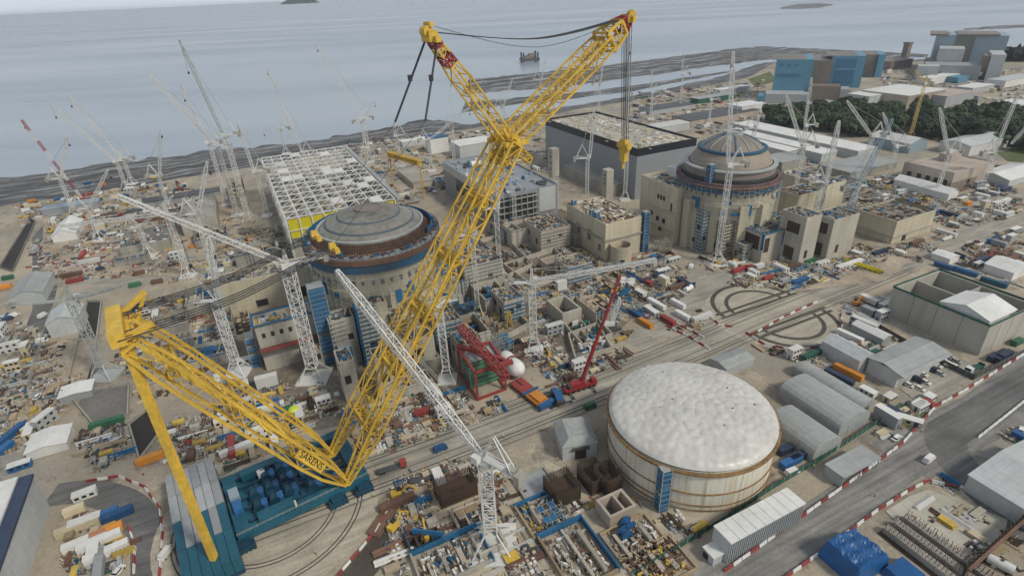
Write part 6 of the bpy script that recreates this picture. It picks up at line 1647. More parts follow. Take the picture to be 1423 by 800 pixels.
# --- prototypes : list of (part name, mesh, sub parts)
def P_container(L,col):
    b=MB(); b.lo(-L/2,-1.22,.15,L/2,1.22,2.6)
    n=int(L/1.0)
    for k in range(n):
        x=-L/2+(k+.5)*L/n
        for y in (-1.22,1.22): b.lo(x-.22,min(y,y*1.05),.3,x+.22,max(y,y*1.05),2.45)
    out=[('body',b.mesh('container_body',M[col]))]
    for s in (-1,1): out.append(('door',MB().box((L/2+.04,s*.59,.25),(.065,1.1,2.25)).mesh('container_door',M[col])))
    return out
def P_cabin(L,Wd,Hh,col,roof='cabin_white',st=1):
    b=MB(); b.lo(-L/2,-Wd/2,.2,L/2,Wd/2,Hh*st-.1)
    r=MB(); r.lo(-L/2-.12,-Wd/2-.12,Hh*st-.09,L/2+.12,Wd/2+.12,Hh*st+.08)
    out=[('wall',b.mesh('cabin_wall',M[col])),('roof',r.mesh('cabin_roof',M[roof]))]
    for s in range(st):
        for k in range(3): out.append(('window',MB().lo(-L/2+.6+k*L/3.2,-Wd/2-.05,1.1+s*Hh,-L/2+1.9+k*L/3.2,-Wd/2-.01,2.1+s*Hh).mesh('cabin_window',M['glass'])))
    d=MB(); d.lo(-L/2-.06,-.45,.25,-L/2-.01,.45,2.25); out.append(('door',d.mesh('cabin_door',M['dark_steel'])))
    return out
def P_stack(L,Wd,n,cols,seed,hl=.25):
    r=random.Random(seed); b=MB(); z=0
    for i in range(n):
        b.lo(-L/2*r.uniform(.8,1),-Wd/2*r.uniform(.85,1),z+.12,L/2*r.uniform(.8,1),Wd/2*r.uniform(.85,1),z+.12+hl)
        for x in (-L*.3,L*.3): b.lo(x-.08,-Wd/2*.9,z,x+.08,Wd/2*.9,z+.12)
        z+=hl+.12
    return [('boards',b.mesh('boards',M[cols]))]
def P_bundle(L,n,rad_,col,seed):
    r=random.Random(seed); b=MB(); k=0; row=n; z=rad_
    while row>0:
        for i in range(row): b.tube((-L/2+r.uniform(-.2,.2),(i-(row-1)/2)*rad_*2.05,z+.15),(L/2+r.uniform(-.2,.2),(i-(row-1)/2)*rad_*2.05,z+.15),rad_,7)
        row-=2; z+=rad_*1.75
    d=MB()
    for x in (-L*.32,L*.32): d.lo(x-.1,-n*rad_*1.05,0,x+.1,n*rad_*1.05,.14)
    return [('bars',b.mesh('bars',M[col])),('bearer',d.mesh('bearer',M['timber']))]
def wheels(L,Wd,r=.34,xs=None):
    return [('wheel',MB().tube((x,s*(Wd/2-.22),r),(x,s*(Wd/2+.01),r),r,10).mesh('wheel',M['tyre'])) for x in xs or (-L*.32,L*.32) for s in (-1,1)]
def P_car(col,van=False):
    L,Wd=(5.4,2.0) if van else (4.3,1.8)
    b=MB(); b.lo(-L/2,-Wd/2,.35,L/2,Wd/2,1.0 if not van else 1.2)
    if van: b.box((-.35,0,1.2),(L-1.1,Wd*.96,1.1),0,0,.93,.9)
    else: b.box((-.25,0,1.0),(2.7,Wd*.94,.55),0,0,.68,.82)
    g=MB()
    if van: g.box((1.72,0,1.25),(.9,Wd*.93,.75),0,0,.55,.86)
    else: g.box((-.25,0,1.03),(2.76,Wd*.955,.42),0,0,.75,.86)
    hl=[('headlight',MB().lo(L/2+.005,s*Wd*.36-.2,.7,L/2+.05,s*Wd*.36+.2,.88).mesh('car_headlight',M['white'])) for s in (-1,1)]
    return [('body',b.mesh('car_body',M[col])),('windows',g.mesh('car_windows',M['glass']))]+wheels(L,Wd)+hl
def P_lorry(col,box,bodym):
    c=MB(); c.lo(3.0,-1.25,.6,5.2,1.25,2.9); g=MB(); g.lo(5.21,-1.1,1.8,5.26,1.1,2.7)
    b=MB(); b.lo(-5.2,-1.25,.7,2.8,1.25,1.05)
    if box: b.lo(-5.2,-1.25,1.05,2.7,1.25,3.6)
    else: b.lo(-5.2,-1.25,1.05,-5.1,1.25,1.9)
    return [('cab',c.mesh('lorry_cab',M[col])),('windscreen',g.mesh('lorry_glass',M['glass'])),('load_body',b.mesh('lorry_body',M[bodym]))]+wheels(10,2.5,.5,(-4.2,-3,3.9))
def P_excav(col):
    t=MB(); 
    for s in (-1,1): t.box((0,s*1.1,0),(4,.6,.9),0,0,.8,1)
    h=MB(); h.box((-.4,0,1.0),(3.4,2.5,1.3)); h.box((-1.6,0,2.31),(1.0,2.2,.4))
    c=MB(); c.box((.8,.7,2.31),(1.5,1.1,1.2),0,0,.85)
    a=MB(); a.bar((1.2,-.3,1.9),(4.0,-.3,4.3),.45,cap=True); a.bar((4.0,-.3,4.3),(6.2,-.3,2.0),.38,cap=True); a.box((6.2,-.3,.9),(1.1,1.1,1.1),.2,0,.7)
    return [('tracks',t.mesh('excavator_tracks',M['tyre'])),('house',h.mesh('excavator_house',M[col])),('cab',c.mesh('excavator_cab',M['glass'])),('arm',a.mesh('excavator_arm',M[col]))]
def P_teleh(col):
    b=MB(); b.lo(-2.4,-1.0,.6,2.2,1.0,1.3); b.bar((-2.2,0,1.7),(3.4,0,2.0),.45,cap=True); c=MB(); c.box((-.2,.6,1.31),(1.6,.9,1.3),0,0,.85); f=MB(); f.lo(3.4,-.6,.7,3.6,.6,2.1); f.lo(3.6,-.5,.7,4.6,-.4,.8); f.lo(3.6,.4,.7,4.6,.5,.8)
    return [('body',b.mesh('telehandler_body',M[col])),('cab',c.mesh('telehandler_cab',M['glass'])),('forks',f.mesh('telehandler_forks',M['dark_steel']))]+wheels(5,2.2,.62)
def P_skip(col):
    b=MB(); b.box((0,0,.1),(2.4,1.7,1.3),0,0,1.45,1.12); f=MB(); f.box((0,0,1.41),(3.2,1.75,.12),0,0,.95,.9)
    return [('hopper',b.mesh('skip_hopper',M[col])),('waste',f.mesh('skip_waste',M['rust']))]
def P_barrier(col): 
    b=MB(); b.lo(-1.7,-.32,0,1.7,.32,.25); b.lo(-1.7,-.16,.25,1.7,.16,1.0); return b.mesh('road_barrier',M[col])
def P_tank(col):
    b=MB(); b.tube((-3,0,1.6),(3,0,1.6),1.4,16); s=MB(); s.lo(-2.2,-1,0,-1.8,1,.9); s.lo(1.8,-1,0,2.2,1,.9); l=MB(); l.tube((0,0,2.9),(0,0,3.3),.4,10)
    return [('shell',b.mesh('tank_shell',M[col])),('saddle',s.mesh('tank_saddle',M['dark_steel'])),('hatch',l.mesh('tank_hatch',M['dark_steel']))]
def P_form(col,seed):
    r=random.Random(seed); b=MB(); b.lo(-3,-.12,0,3,.12,3.0); w_=MB()
    for k in range(6): w_.lo(-2.8+k*1.05,.13,0,-2.6+k*1.05,.5,3.0)
    w_.bar((-2,.4,2.4),(-2,2.0,0),.15); w_.bar((2,.4,2.4),(2,2.0,0),.15)
    return [('panel',b.mesh('form_panel',M[col])),('stiffener',w_.mesh('form_stiffener',M['dark_steel']))]
PROTO={}
def proto(key,f): 
    if key not in PROTO: PROTO[key]=f()
    return PROTO[key]
def put(name,cat,base,parts,p,rz,group,z=0):
    if isinstance(parts,bpy.types.Mesh):
        o=bpy.data.objects.new(name,parts); C.objects.link(o); o.location=(p[0],p[1],z); o.rotation_euler=(0,0,rz); o['category']=cat; o['group']=group
    else:
        o=thing(name,None,cat,(p[0],p[1],z),rz,group)
        for n,me in parts:
            c=bpy.data.objects.new(n,me); C.objects.link(c); c.parent=o
    if base: PEND.append((o,base))
    return o
COLW={'blue':'blue','orange':'orange','white':'white','green':'green','redpaint':'red','cabin_grey':'grey','navy':'dark blue','teal':'teal','cabin_white':'white','cabin_cream':'cream','yellow':'yellow','rust_red':'rust red','timber':'brown','timber_pale':'pale','rust':'rusty','grey_steel':'grey steel','white_steel':'white','dark_steel':'dark','form_yellow':'yellow','bluenet':'blue','greendark':'dark green','conc_new':'pale concrete','conc':'grey concrete'}
def container(p,col,L=6,rz=A0,z=0,on=''): return put('shipping_container','container',('short ' if L<8 else 'long ')+COLW[col]+' shipping container'+on,proto(('c',L,col),lambda:P_container(L,col)),p,rz,'shipping containers on the site',z)
def cabin(p,col,L=7,Wd=3,st=1,rz=A0,roof='cabin_white'): return put('site_cabin','cabin',('two storey ' if st==2 else '')+COLW[col]+' site cabin'+(' with blue roof' if roof=='blue' else ''),proto(('k',L,Wd,st,col,roof),lambda:P_cabin(L,Wd,2.7,col,roof,st)),p,rz,'site cabins')
def stack(p,col,rz,v): L,Wd,n=((5,2.4,4),(6.5,2.2,3),(3.6,2.6,5),(8,2,2))[v]; return put('board_stack','stack',COLW[col]+' '+('board stack','low board stack','tall board stack','long flat stack')[v],proto(('s',v,col),lambda:P_stack(L,Wd,n,col,v)),p,rz,'stacks of boards and panels')
def bundle(p,col,rz,v): L,n,r_=((9,5,.2),(11,6,.14),(6,4,.32),(12,3,.42))[v]; return put('bar_bundle','bundle',COLW[col]+' '+('bundle of bars','long bundle of bars','bundle of pipes','bundle of large pipes')[v],proto(('b',v,col),lambda:P_bundle(L,n,r_,col,v)),p,rz,'bundles of bars and pipes')
def car(p,col,rz,van=False): return put('van' if van else 'car','van' if van else 'car',COLW[col]+(' van' if van else ' car'),proto(('car',col,van),lambda:P_car(col,van)),p,rz,'parked vans' if van else 'parked cars')
def lorry(p,col,box,bm,rz): return put('lorry','lorry',COLW[col]+' cab lorry with '+COLW[bm]+(' box body' if box else ' flat bed'),proto(('l',col,box,bm),lambda:P_lorry(col,box,bm)),p,rz,'lorries on the site')
def excav(p,col,rz): return put('excavator','excavator',COLW[col]+' tracked excavator',proto(('e',col),lambda:P_excav(col)),p,rz,'excavators')
def teleh(p,col,rz): return put('telehandler','telehandler',COLW[col]+' telehandler',proto(('t',col),lambda:P_teleh(col)),p,rz,'telehandlers')
def skip(p,col,rz): return put('skip','skip',COLW[col]+' waste skip',proto(('sk',col),lambda:P_skip(col)),p,rz,'waste skips')
def stank(p,col,rz): return put('storage_tank','tank',COLW[col]+' horizontal storage tank',proto(('st',col),lambda:P_tank(col)),p,rz,'storage tanks')
def form(p,col,rz): return put('formwork','formwork',COLW[col]+' propped formwork panel',proto(('f',col),lambda:P_form(col,1)),p,rz,'formwork panels')
def barrier_line(px,label,group,step=3.0,start=0,mats=('redpaint','white'),z=0,ratio=2):
    P=[G(*q) for q in px]; L=[(b-a).length for a,b in zip(P,P[1:])]; s=start; i=0; k=0; step*=1.25
    tot=sum(L)
    while s<tot:
        q=s; i=0
        while q>L[i]: q-=L[i]; i+=1
        d=(P[i+1]-P[i]).normalized(); p=P[i]+d*q
        m=mats[0] if k%ratio==0 else mats[1]
        o=put('road_barrier','barrier',None,proto(('bar',m),lambda:P_barrier(m)),p,math.atan2(d.y,d.x)+RN.uniform(-.04,.04),group); o['label']=('red ' if m=='redpaint' else 'white ')+label
        s+=step; k+=1
# ---- named single pieces read from the photograph
for px,col,L,rz in [((55,398),'orange',12,25),((0,402),'orange',12,25),((12,388),'green',6,25),((210,640),'orange',9,30),((274,343),'orange',9,25),((45,281),'orange',6,20),((143,258),'orange',6,20),((122,257),'blue',6,20),((218,247),'yellow',9,22),((105,392),'redpaint',9,25),((188,398),'green',6,25),((897,452),'orange',9,-60),((885,440),'blue',9,-60),((912,425),'white',12,-60),((942,425),'white',9,-60),((928,448),'redpaint',9,-60),((948,441),'white',9,-60),((915,385),'navy',6,20),((900,395),'redpaint',6,-60),((840,410),'navy',6,20),((18,606),'blue',12,85),((10,625),'blue',6,85),((52,590),'cabin_cream',12,80),((110,735),'cabin_cream',12,32),((105,712),'cabin_cream',6,32),((120,755),'cabin_white',12,32),((145,720),'blue',9,32),((165,718),'blue',9,32),((150,770),'white',12,32),((140,755),'white',12,32),((150,742),'orange',9,32),((1165,527),'navy',12,-58),((1178,520),'orange',12,-58),((1400,440),'green',6,25),((1385,497),'navy',12,25),((1412,478),'green',6,25),((1110,637),'navy',9,25),((1098,645),'blue',9,25),((1090,628),'navy',6,25),((375,570),'white',12,25),((330,627),'white',12,33),((400,573),'green',6,10),((150,590),'green',12,22),((1290,250),'redpaint',9,30),((1345,285),'orange',6,30),((1300,297),'blue',6,30),((1290,300),'green',6,30),((1180,470),'white',12,-60),((1310,372),'blue',9,-60),((1340,380),'blue',12,-60),((1380,395),'teal',12,-60),((1070,355),'redpaint',6,25),((1040,375),'redpaint',6,25),((1030,360),'white',6,25),((1090,360),'white',6,25),((1125,365),'green',9,25),((1145,352),'green',6,25)]:
    container(G(*px),col,L,rad(rz))
for px,col,st,rz,L in [((66,590),'cabin_grey',2,80,9),((80,610),'cabin_white',1,80,9),((55,615),'cabin_grey',1,80,8),((120,690),'cabin_white',1,30,7),((30,650),'blue',1,30,7),((870,395),'cabin_white',1,-60,9),((890,410),'cabin_white',1,-60,7),((1240,420),'cabin_white',1,25,7),((1198,458),'cabin_grey',2,-60,12),((1215,470),'cabin_cream',1,-60,7),((1235,556),'cabin_cream',1,30,5),((1205,548),'cabin_white',1,-60,6),((1275,566),'cabin_white',1,30,6),((1262,588),'cabin_cream',1,-35,8),((1290,556),'white',1,30,4),((1175,505),'cabin_white',2,-60,10),((300,498),'cabin_white',1,25,7),((345,503),'cabin_white',1,25,9),((390,500),'white',1,25,4),((362,558),'white',1,25,4),((1385,285),'cabin_white',1,25,9),((1400,300),'cabin_white',1,25,9),((1410,322),'cabin_grey',1,25,9)]:
    cabin(G(*px),col,L,3,st,rad(rz))
for i,px in enumerate([(1262,536),(1272,529),(1281,521),(1285,532),(1277,541),(1292,514),(1301,509),(1305,520),(1312,503),(1322,511),(1318,497),(1328,503)]): car(G(*px),('white','cabin_grey','white','navy')[(i*7)%4] if i%3 else 'white',rad(-62+i%3),i%4==1)
lorry(G(1392,500),'navy',True,'navy',rad(205)); lorry(G(1353,514),'white',False,'greendark',rad(205))
lorry(G(590,666),'white',False,'dark_steel',rad(15)); excav(G(548,735),'yellow',rad(60)); excav(G(553,690),'yellow',rad(20)); lorry(G(545,652),'redpaint',False,'dark_steel',rad(20))
for px,col,rz in [((1100,658),'white',20),((820,566),'green',25),((612,625),'blue',25),((60,440),'white',80),((12,445),'navy',80),((20,440),'white',70),((140,375),'navy',25),((155,368),'white',25),((120,350),'white',25),((1290,640),'white',30),((1245,610),'white',30),((165,795),'white',80),((232,770),'white',80),((1370,260),'white',25),((1185,322),'white',25),((960,372),'white',60),((945,390),'cabin_grey',60)]: car(G(*px),col,rad(rz),px[0]%2==0)
# self propelled transporter with orange load
b=G(738,550); T=thing('transporter','long red and orange transporter with blue end frames, beside the blue mobile crane','transporter',tuple(b),rad(-55))
part(T,'platform',MB().lo(-11,-3.2,1.1,0,3.2,2),M['redpaint']); part(T,'load_bed',MB().lo(.2,-3.0,1.1,9,3,2.2).lo(1.5,-2,2.21,8,2,3.2),M['orange']); part(T,'end_frame',MB().lo(9.1,-3.6,.8,11,3.6,3.2).lo(-.9,-4,2.01,.1,4,2.8),M['blue'])
wm=MB()
for k in range(9):
    for s in (-2.4,2.4): wm.tube((-10+k*2.3,s-.5,.55),(-10+k*2.3,s+.5,.55),.55,10)
part(T,'wheels',wm,M['tyre']); part(T,'slot',MB().lo(-10.5,-.4,2.01,-6,.4,2.06),M['void'])
# steel ramp lying by the mud patch, reels, wooden piles
b=G(540,715); solo('timber_mat','long brown timber ramp lying between the mud patch and the rails','ramp',MB().lo(-9,-2.2,0,9,2.2,.8).lo(-9,-2.3,.8,9,-1.9,1.2).lo(-9,1.9,.8,9,2.3,1.2),M['rust_red'],tuple(b),rad(68))
for px,lab in (((872,735),'upper'),((868,748),'lower')):
    b=G(*px); mb=MB(); mb.tube((0,-1,2.2),(0,1,2.2),1.3,16); mb.tube((0,-1.3,2.2),(0,-1,2.2),2.2,20); mb.tube((0,1,2.2),(0,1.3,2.2),2.2,20); solo('cable_reel','big blue cable reel beside the pinkish chamber, '+lab+' of two','cable reel',mb,M['blue'],tuple(b),rad(30),'blue cable reels')
b=G(410,575); solo('gas_tank','small lime yellow round tank near the ring crane mast','tank',MB().lathe((0,0,0),[(1.6,0),(2.2,.8),(2.2,2.6),(1.4,3.4),(.05,3.6)],16),M['hvis'],tuple(b))
b=G(708,455); mb=MB()
for s in (-1,1): mb.bar((s*1.5,0,0),(s*.6,0,9),.7); mb.bar((s*2,0,6),(-s*1.2,0,9.5),.5)
mb.bar((-1.4,0,4),(1.4,0,4),.5); mb.bar((-1.2,0,7),(1.2,0,7),.5); solo('concrete_placer','yellow forked concrete placing mast in the central trenches','placing boom',mb,M['yellow'],tuple(b),rad(20))
b=G(1200,372)
for k in range(6):
    o=put('formwork','formwork','bright yellow trough shaped formwork',proto(('yt',),lambda:[('panel',MB().lo(-4,-1.2,0,4,1.2,.4).lo(-4,-1.3,.4,4,-1,1.8).lo(-4,1,.4,4,1.3,1.8).mesh('yellow_trough',M['acidyellow'])),('stiffener',MB().lo(-4.1,-1.6,.2,-3.8,1.6,1.2).lo(3.8,-1.6,.2,4.1,1.6,1.2).mesh('trough_end',M['dark_steel']))]),G(1180+k*7,366+k*2.2),A0-1.57,'yellow trough forms')
b=G(752,782); solo('equipment_box','bright yellow orange box beside the foreground crane foot','box',MB().lo(-2,-1.4,0,2,1.4,1.6).lo(-2.2,-1.6,1.61,2.2,1.6,1.8),M['yellow'],tuple(G(711,778)),A0)
for px,lab in (((580,765),'rear'),((592,770),'front')): pass
b=G(596,750); solo('site_hoarding','tall blue and yellow hoarding panel leaning at the dark red boxes','panel',MB().box((0,0,0),(.6,10,4.5)),M['bluenet'],tuple(b),rad(80))
for k,px in enumerate(((572,775),(583,770),(594,765))):
    o=put('formwork_box','formwork box','dark red open steel box',proto(('rb',),lambda:[('shell',walls(MB(),5,5,3,.3).mesh('box_shell',M['rust'])),('base',MB().lo(.3,.3,0,4.7,4.7,.2).mesh('box_base',M['void']))]),G(*px),A0,'dark red steel boxes')
# grid of grey cover slabs
b=G(700,690)
# walkers in high visibility clothing, far too small for more than an outline
def person_mesh(shirt):
    mb=MB(); 
    for s in (-1,1): mb.tube((s*.1,0,0),(s*.09,0,.85),.07,6,0,.1)
    mb.tube((0,0,.82),(0,0,1.45),.17,8,1,.2)
    for s in (-1,1): mb.tube((s*.22,0,1.42),(s*.27,.05,.85),.065,6,1,.045)
    mb.tube((0,0,1.45),(0,0,1.55),.06,6,2); mb.lathe((0,0,1.62),[(.01,-.12),(.09,-.08),(.11,.02),(.08,.1)],8,2); mb.lathe((0,0,1.66),[(.14,0),(.13,.06),(.08,.12),(.01,.14)],8,3)
    return mb.mesh('person',[M['navy'],M[shirt],M['skin'],M['white']])
PM=[person_mesh('hvis'),person_mesh('orange')]
pr=random.Random(6)
for k,px in enumerate([(610,700),(622,640),(700,608),(760,600),(905,470),(930,470),(1000,430),(560,700),(520,690),(640,765),(830,770),(1215,690),(1280,600),(1268,720),(1300,745),(1340,740),(245,690),(200,660),(390,700),(440,770),(775,640),(950,460),(1130,650),(1240,625)]):
    g=G(*px); o=put('person','person','person in '+('yellow' if k%2==0 else 'orange')+' jacket and white helmet',PM[k%2],g,pr.uniform(0,6.3),'site workers')
# lamp posts
# ---- barriers
barrier_line([(1012,790),(1060,756),(1130,706),(1200,656),(1255,615),(1275,592),(1300,565),(1340,543),(1423,492)],'plastic road barrier of the line between the white ribbed building and the car park','barriers along the perimeter road',3.0,ratio=3)
barrier_line([(1095,800),(1150,760),(1215,712),(1262,682),(1290,668),(1340,680),(1400,716)],'plastic road barrier of the line round the pale slab at the lower right','barriers round the pale slab',3.0,ratio=2)
barrier_line([(128,668),(165,662),(200,676),(222,705),(226,745),(222,800)],'plastic road barrier of the outer line along the dark loop road','barriers of the loop road, outer line',2.9)
barrier_line([(180,735),(188,760),(186,800)],'plastic road barrier of the inner line along the dark loop road','barriers of the loop road, inner line',2.9)
barrier_line([(470,800),(500,765),(525,735),(545,700)],'plastic road barrier between ring crane pad and mud patch','barriers by the mud patch',2.9)
barrier_line([(1040,465),(1060,478),(1100,487),(1150,482),(1170,460),(1168,435)],'plastic road barrier round the lower half of the circular track pad','barriers round the circular track pad, lower half',3.2)
barrier_line([(985,440),(1000,452),(1020,455)],'plastic road barrier at the left corner of the circular track pad','barriers at the left of the track pad',2.6)
barrier_line([(1048,464),(1090,440),(1135,420)],'plastic road barrier along the straight gap of the circular track pad','barriers across the circular track pad',3.6,ratio=2)
barrier_line([(40,372),(100,365),(150,345),(200,338),(260,335)],'plastic road barrier of the line along the left cross road','barriers along the cross road',3.2)
barrier_line([(45,350),(75,366),(120,372),(170,362)],'plastic road barrier curving round the rubble heap by the works road','barriers round the rubble heap',3.)
barrier_line([(930,455),(960,470),(985,485)],'plastic road barrier ending the central laydown by the haul road','barriers by the central laydown',2.6)
barrier_line([(905,432),(940,450),(975,468)],'plastic road barrier inside the central laydown','barriers inside the central laydown',2.8)
barrier_line([(300,475),(380,455),(450,470)],'plastic road barrier at the foot of the niche block','barriers by the niche block',3.2)
barrier_line([(1362,606),(1395,580),(1430,552)],'plastic road barrier on the far side of the asphalt junction','barriers beyond the junction',3.,mats=('white','white'))
barrier_line([(880,360),(960,330),(1010,345)],'plastic road barrier along the foot of the tall cream annex','barriers below the cream annex',4.)
barrier_line([(720,345),(780,375),(850,410),(880,430)],'plastic road barrier along the diagonal central walkway','barriers of the central walkway',3.2)
# ---- green hoarding fence
def fence(label,px,h=2.2,m='greendark'):
    P=[G(*q) for q in px]; T=thing('site_fence',label,'fence',tuple(P[0])); off=tuple(P[0]); pn=MB();ps=MB()
    for a,b in zip(P,P[1:]):
        d=(b-a); n=max(1,int(d.length/3)); an=math.atan2(d.y,d.x)
        pn.box(tuple((a+b)/2),(d.length,.1,h),an)
        for k in range(n+1): p=a+d*(k/n); ps.bar(p,p+Vector((0,0,h+.2)),.16)
    part(T,'panel',pn,M[m],off); part(T,'post',ps,M['grey_steel'],off)
fence('green site fence between foreground excavations and white ribbed building',[(878,802),(930,770),(990,733),(1080,675),(1140,640),(1210,594),(1260,562)])
fence('grey site fence beside the asphalt works road at the left',[(40,540),(70,440),(95,400)],2.4,'grey_steel')
fence('grey site fence at the foot of the concrete reservoir',[(1218,455),(1290,497),(1352,528),(1423,490)],2.6,'dark_steel')
# ---- zone scatter
ZONES=[ # polygon, counts: container,cabin,stack,bundle,vehicle,form, debris
 ('A',[(20,285),(260,262),(400,360),(300,395),(60,395),(40,330)],(26,12,26,26,12,8),1500),
 ('B',[(0,440),(80,470),(140,600),(60,640),(0,620)],(3,6,14,12,5,2),650),
 ('C',[(80,600),(220,590),(340,560),(440,580),(330,650),(230,640),(130,650)],(8,4,26,34,6,4),800),
 ('D',[(290,520),(470,540),(470,570),(420,600),(320,560)],(4,8,14,16,3,6),420),
 ('E',[(470,540),(640,545),(660,570),(560,640),(500,640)],(5,3,20,22,6,10),700),
 ('F',[(560,610),(700,560),(720,590),(600,640)],(1,1,14,6,2,3),160),
 ('G',[(590,440),(640,330),(780,300),(880,365),(900,430),(760,500),(660,520)],(6,4,28,34,6,16),1500),
 ('H',[(850,370),(930,350),(985,440),(970,470),(880,440)],(10,8,14,12,8,4),520),
 ('I',[(740,500),(860,460),(900,470),(850,520),(780,540)],(3,1,14,16,3,6),330),
 ('J',[(980,360),(1060,350),(1230,360),(1200,400),(1120,400),(1000,395)],(16,10,34,34,8,16),1200),
 ('K',[(1130,330),(1240,350),(1330,320),(1310,350),(1220,390),(1130,360)],(6,4,26,30,6,10),800),
 ('L',[(1200,250),(1400,230),(1423,300),(1320,320),(1290,300),(1200,280)],(14,14,18,18,14,2),700),
 ('M',[(550,640),(700,650),(860,690),(1000,720),(870,800),(540,800)],(2,2,26,26,6,14),900),
 ('N',[(1040,480),(1110,500),(1190,480),(1250,470),(1235,500),(1160,510)],(5,4,16,18,6,5),420),
 ('O',[(1165,430),(1240,410),(1235,440),(1200,460)],(3,4,4,4,8,0),120),
 ('P',[(480,195),(760,175),(780,240),(590,270),(560,300),(490,220)],(16,14,16,16,14,2),900),
 ('Q',[(870,130),(1060,112),(1080,190),(1000,200),(880,190)],(30,16,10,12,16,0),900),
 ('R',[(1060,220),(1200,225),(1200,280),(1090,290)],(8,8,12,12,6,2),420),
 ('S',[(1225,95),(1423,95),(1423,170),(1230,160)],(10,24,4,4,60,0),800),
 ('T',[(1350,330),(1423,320),(1423,400),(1320,370)],(4,4,10,8,4,2),200),
 ('U',[(1220,580),(1290,560),(1270,610),(1225,640)],(2,4,4,4,6,0),110),
 ('V',[(1260,690),(1400,700),(1390,730),(1290,740)],(0,0,2,3,0,1),8),
 ('BB',[(160,430),(290,400),(330,480),(300,530),(200,560),(160,500)],(3,3,18,20,3,8),300),
 ('W',[(20,286),(120,270),(250,252),(270,266),(60,292)],(12,10,4,6,8,0),260),
 ('X',[(400,300),(430,360),(330,420),(260,380),(330,340)],(6,6,12,12,4,6),500),
 ('Y',[(100,700),(180,690),(190,760),(160,800),(90,800)],(2,4,6,6,2,2),140),
 ('Z',[(1385,560),(1423,545),(1423,620),(1370,600)],(4,2,4,4,5,0),70),
 ('ZA',[(1280,600),(1300,600),(1330,650),(1400,720),(1423,700),(1423,800),(1360,800)],(0,0,4,4,1,1),60),
]
dmats=['conc_new','timber_pale','timber','white','rust_red','bluenet','dark_steel','conc','rust','cabin_grey','form_yellow','redpaint','greendark','cabin_white','conc_dark','teal']
dw=[15,12,13,4,10,5,11,15,9,10,2,1.5,2,4,9,1.2]
zr=random.Random(77)
def axa(r): return A0+zr.choice((0,math.pi/2,0,math.pi/2,math.pi))+r*zr.uniform(-1,1)
occ={}
def tryput(px,r,n,fn,jit=.06):
    for (x,y) in scatter(px,n,r*1.2,zr):
        k=(int(x//9),int(y//9)); bad=False
        for i in (-1,0,1):
            for j in (-1,0,1):
                for (a,b,q) in occ.get((k[0]+i,k[1]+j),()):
                    if (a-x)**2+(b-y)**2<(q+r)**2*.55: bad=True
        if bad: continue
        occ.setdefault(k,[]).append((x,y,r)); fn((x,y),axa(jit))
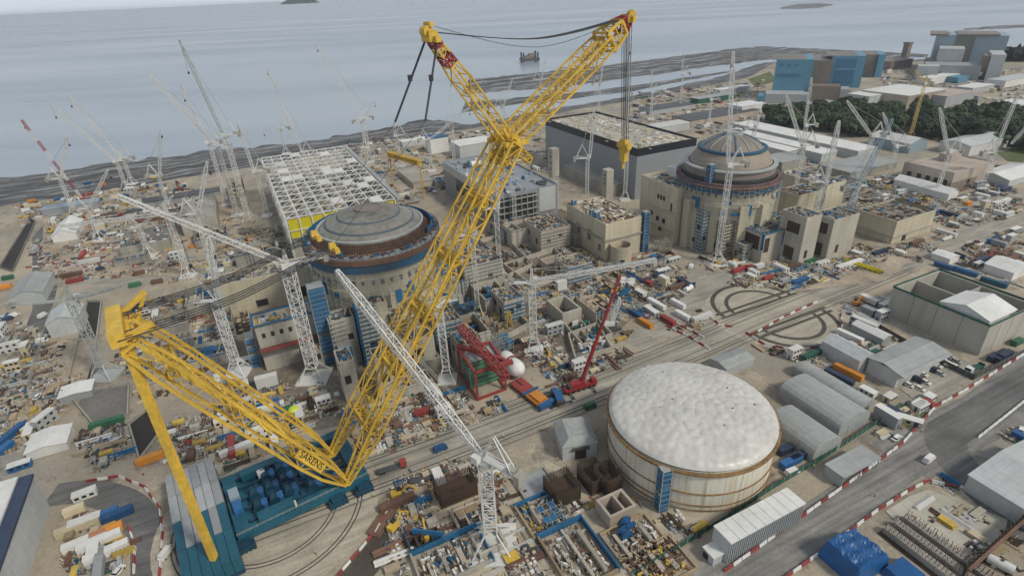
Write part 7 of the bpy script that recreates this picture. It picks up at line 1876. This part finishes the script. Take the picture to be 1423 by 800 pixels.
for nm,px,(nc,nk,ns,nb,nv,nf),nd in ZONES:
    nd=int(nd*(5 if nm in 'ABCEGJKLPXI' or nm=='BB' else 3)); nc=int(nc*.55) if nm not in ('Q','S') else nc
    far=nm in 'QS'
    tryput(px,4,nc,lambda p,a: container(p,zr.choice(['blue','white','redpaint','cabin_grey','navy','cabin_cream','cabin_grey','greendark','cabin_white','rust_red']),zr.choice([6,6,12]),a))
    tryput(px,4,nk,lambda p,a: cabin(p,zr.choice(['cabin_white','cabin_grey','cabin_cream','cabin_white']),zr.choice([6,9]),3,1 if zr.random()<.75 else 2,a))
    tryput(px,2.4,ns,lambda p,a: stack(p,zr.choice(['timber','timber_pale','timber_pale','rust_red','conc_new','form_yellow']),a,zr.randrange(4)))
    tryput(px,2.6,nb,lambda p,a: bundle(p,zr.choice(['rust','rust_red','grey_steel','rust','white_steel','bluenet']),a,zr.randrange(4)))
    def veh(p,a):
        q=zr.random()
        if far or q<.35: car(p,zr.choice(['white','white','cabin_grey','navy','redpaint','dark_steel']),a,zr.random()<.35)
        elif q<.55: lorry(p,zr.choice(['white','blue','redpaint']),zr.random()<.4,zr.choice(['white','dark_steel','cabin_grey']),a)
        elif q<.7: teleh(p,zr.choice(['yellow','redpaint']),a)
        elif q<.83: excav(p,zr.choice(['yellow','orange']),a)
        elif q<.92: skip(p,zr.choice(['yellow','greendark','blue']),a)
        else: stank(p,zr.choice(['white','greendark','blue']),a)
    tryput(px,3,nv,veh,.3)
    tryput(px,2.6,nf,lambda p,a: form(p,zr.choice(['timber','form_yellow','bluenet','timber_pale']),a))
    # loose material, uncountable
    mb=MB(); P=[G(*q) for q in px]; Q=[(p.x,p.y) for p in P]; x0=min(q[0] for q in Q);x1=max(q[0] for q in Q);y0=min(q[1] for q in Q);y1=max(q[1] for q in Q); k=t=0
    while k<nd and t<nd*3:
        t+=1; x=zr.uniform(x0,x1);y=zr.uniform(y0,y1)
        if not inpoly(x,y,Q) or not free(x,y,1.2): continue
        fs=1.3 if y>420 else (.82 if y<260 else 1); mi=zr.choices(range(len(dmats)),dw)[0]; a=A0+zr.choice((0,math.pi/2))+zr.gauss(0,.06); ca,sa=math.cos(a),math.sin(a); q=zr.random()
        if q<.42:      # row of parallel lengths
            L_=zr.uniform(2,7)*fs; w_=zr.uniform(.15,.4)*fs; n_=zr.randrange(4,13); h_=zr.uniform(.15,.7)
            for i in range(n_):
                o_=(i-n_/2)*w_*zr.uniform(1.3,1.7); dx=zr.gauss(0,.25); mb.box((x-sa*o_+ca*dx,y+ca*o_+sa*dx,0),(L_*zr.uniform(.85,1),w_,h_*zr.uniform(.6,1.1)),a+zr.gauss(0,.02),mi if zr.random()<.9 else zr.choices(range(len(dmats)),dw)[0]); k+=1
        elif q<.68:    # pallets in a grid
            s_=zr.uniform(.7,1.3)*fs
            for i in range(zr.randrange(1,5)):
                for j in range(zr.randrange(1,4)):
                    dx,dy=i*s_*1.5,j*s_*1.45; mb.box((x+ca*dx-sa*dy,y+sa*dx+ca*dy,0),(s_,s_*zr.uniform(.8,1.1),zr.uniform(.2,1.3)),a+zr.gauss(0,.04),mi if zr.random()<.8 else zr.choices(range(len(dmats)),dw)[0]); k+=1
        elif q<.8:     # sheets and mats
            mb.box((x,y,0),(zr.uniform(2,5)*fs,zr.uniform(1.2,3)*fs,zr.uniform(.1,.5)),a,mi); k+=1
        else:          # loose heap
            for i in range(zr.randrange(4,16)):
                px_,py_=x+zr.gauss(0,1.6),y+zr.gauss(0,1.6); mb.box((px_,py_,0),(zr.uniform(.3,2.4)*fs,zr.uniform(.2,.7)*fs,zr.uniform(.15,.8)),zr.uniform(0,3.1),mi if zr.random()<.5 else zr.choices(range(len(dmats)),dw)[0]); k+=1
    struct('loose_material',mb,[M[q] for q in dmats],'stuff')
finish_labels()
# ================================================================ air and render settings
HAZE=.00008
if HAZE:
    mb=MB(); mb.box((300,2300,SEA-3),(9000,5400,170)); me=mb.mesh('haze',[]); o=bpy.data.objects.new('haze',me); C.objects.link(o); o['kind']='stuff'
    m=bpy.data.materials.new('haze'); m.use_nodes=True; nt=m.node_tree; nt.nodes.remove(nt.nodes['Principled BSDF'])
    v=nt.nodes.new('ShaderNodeVolumePrincipled'); v.inputs['Color'].default_value=(.82,.88,.95,1); v.inputs['Density'].default_value=HAZE; v.inputs['Anisotropy'].default_value=.2
    nt.links.new(v.outputs[0],nt.nodes['Material Output'].inputs['Volume']); me.materials.append(m)
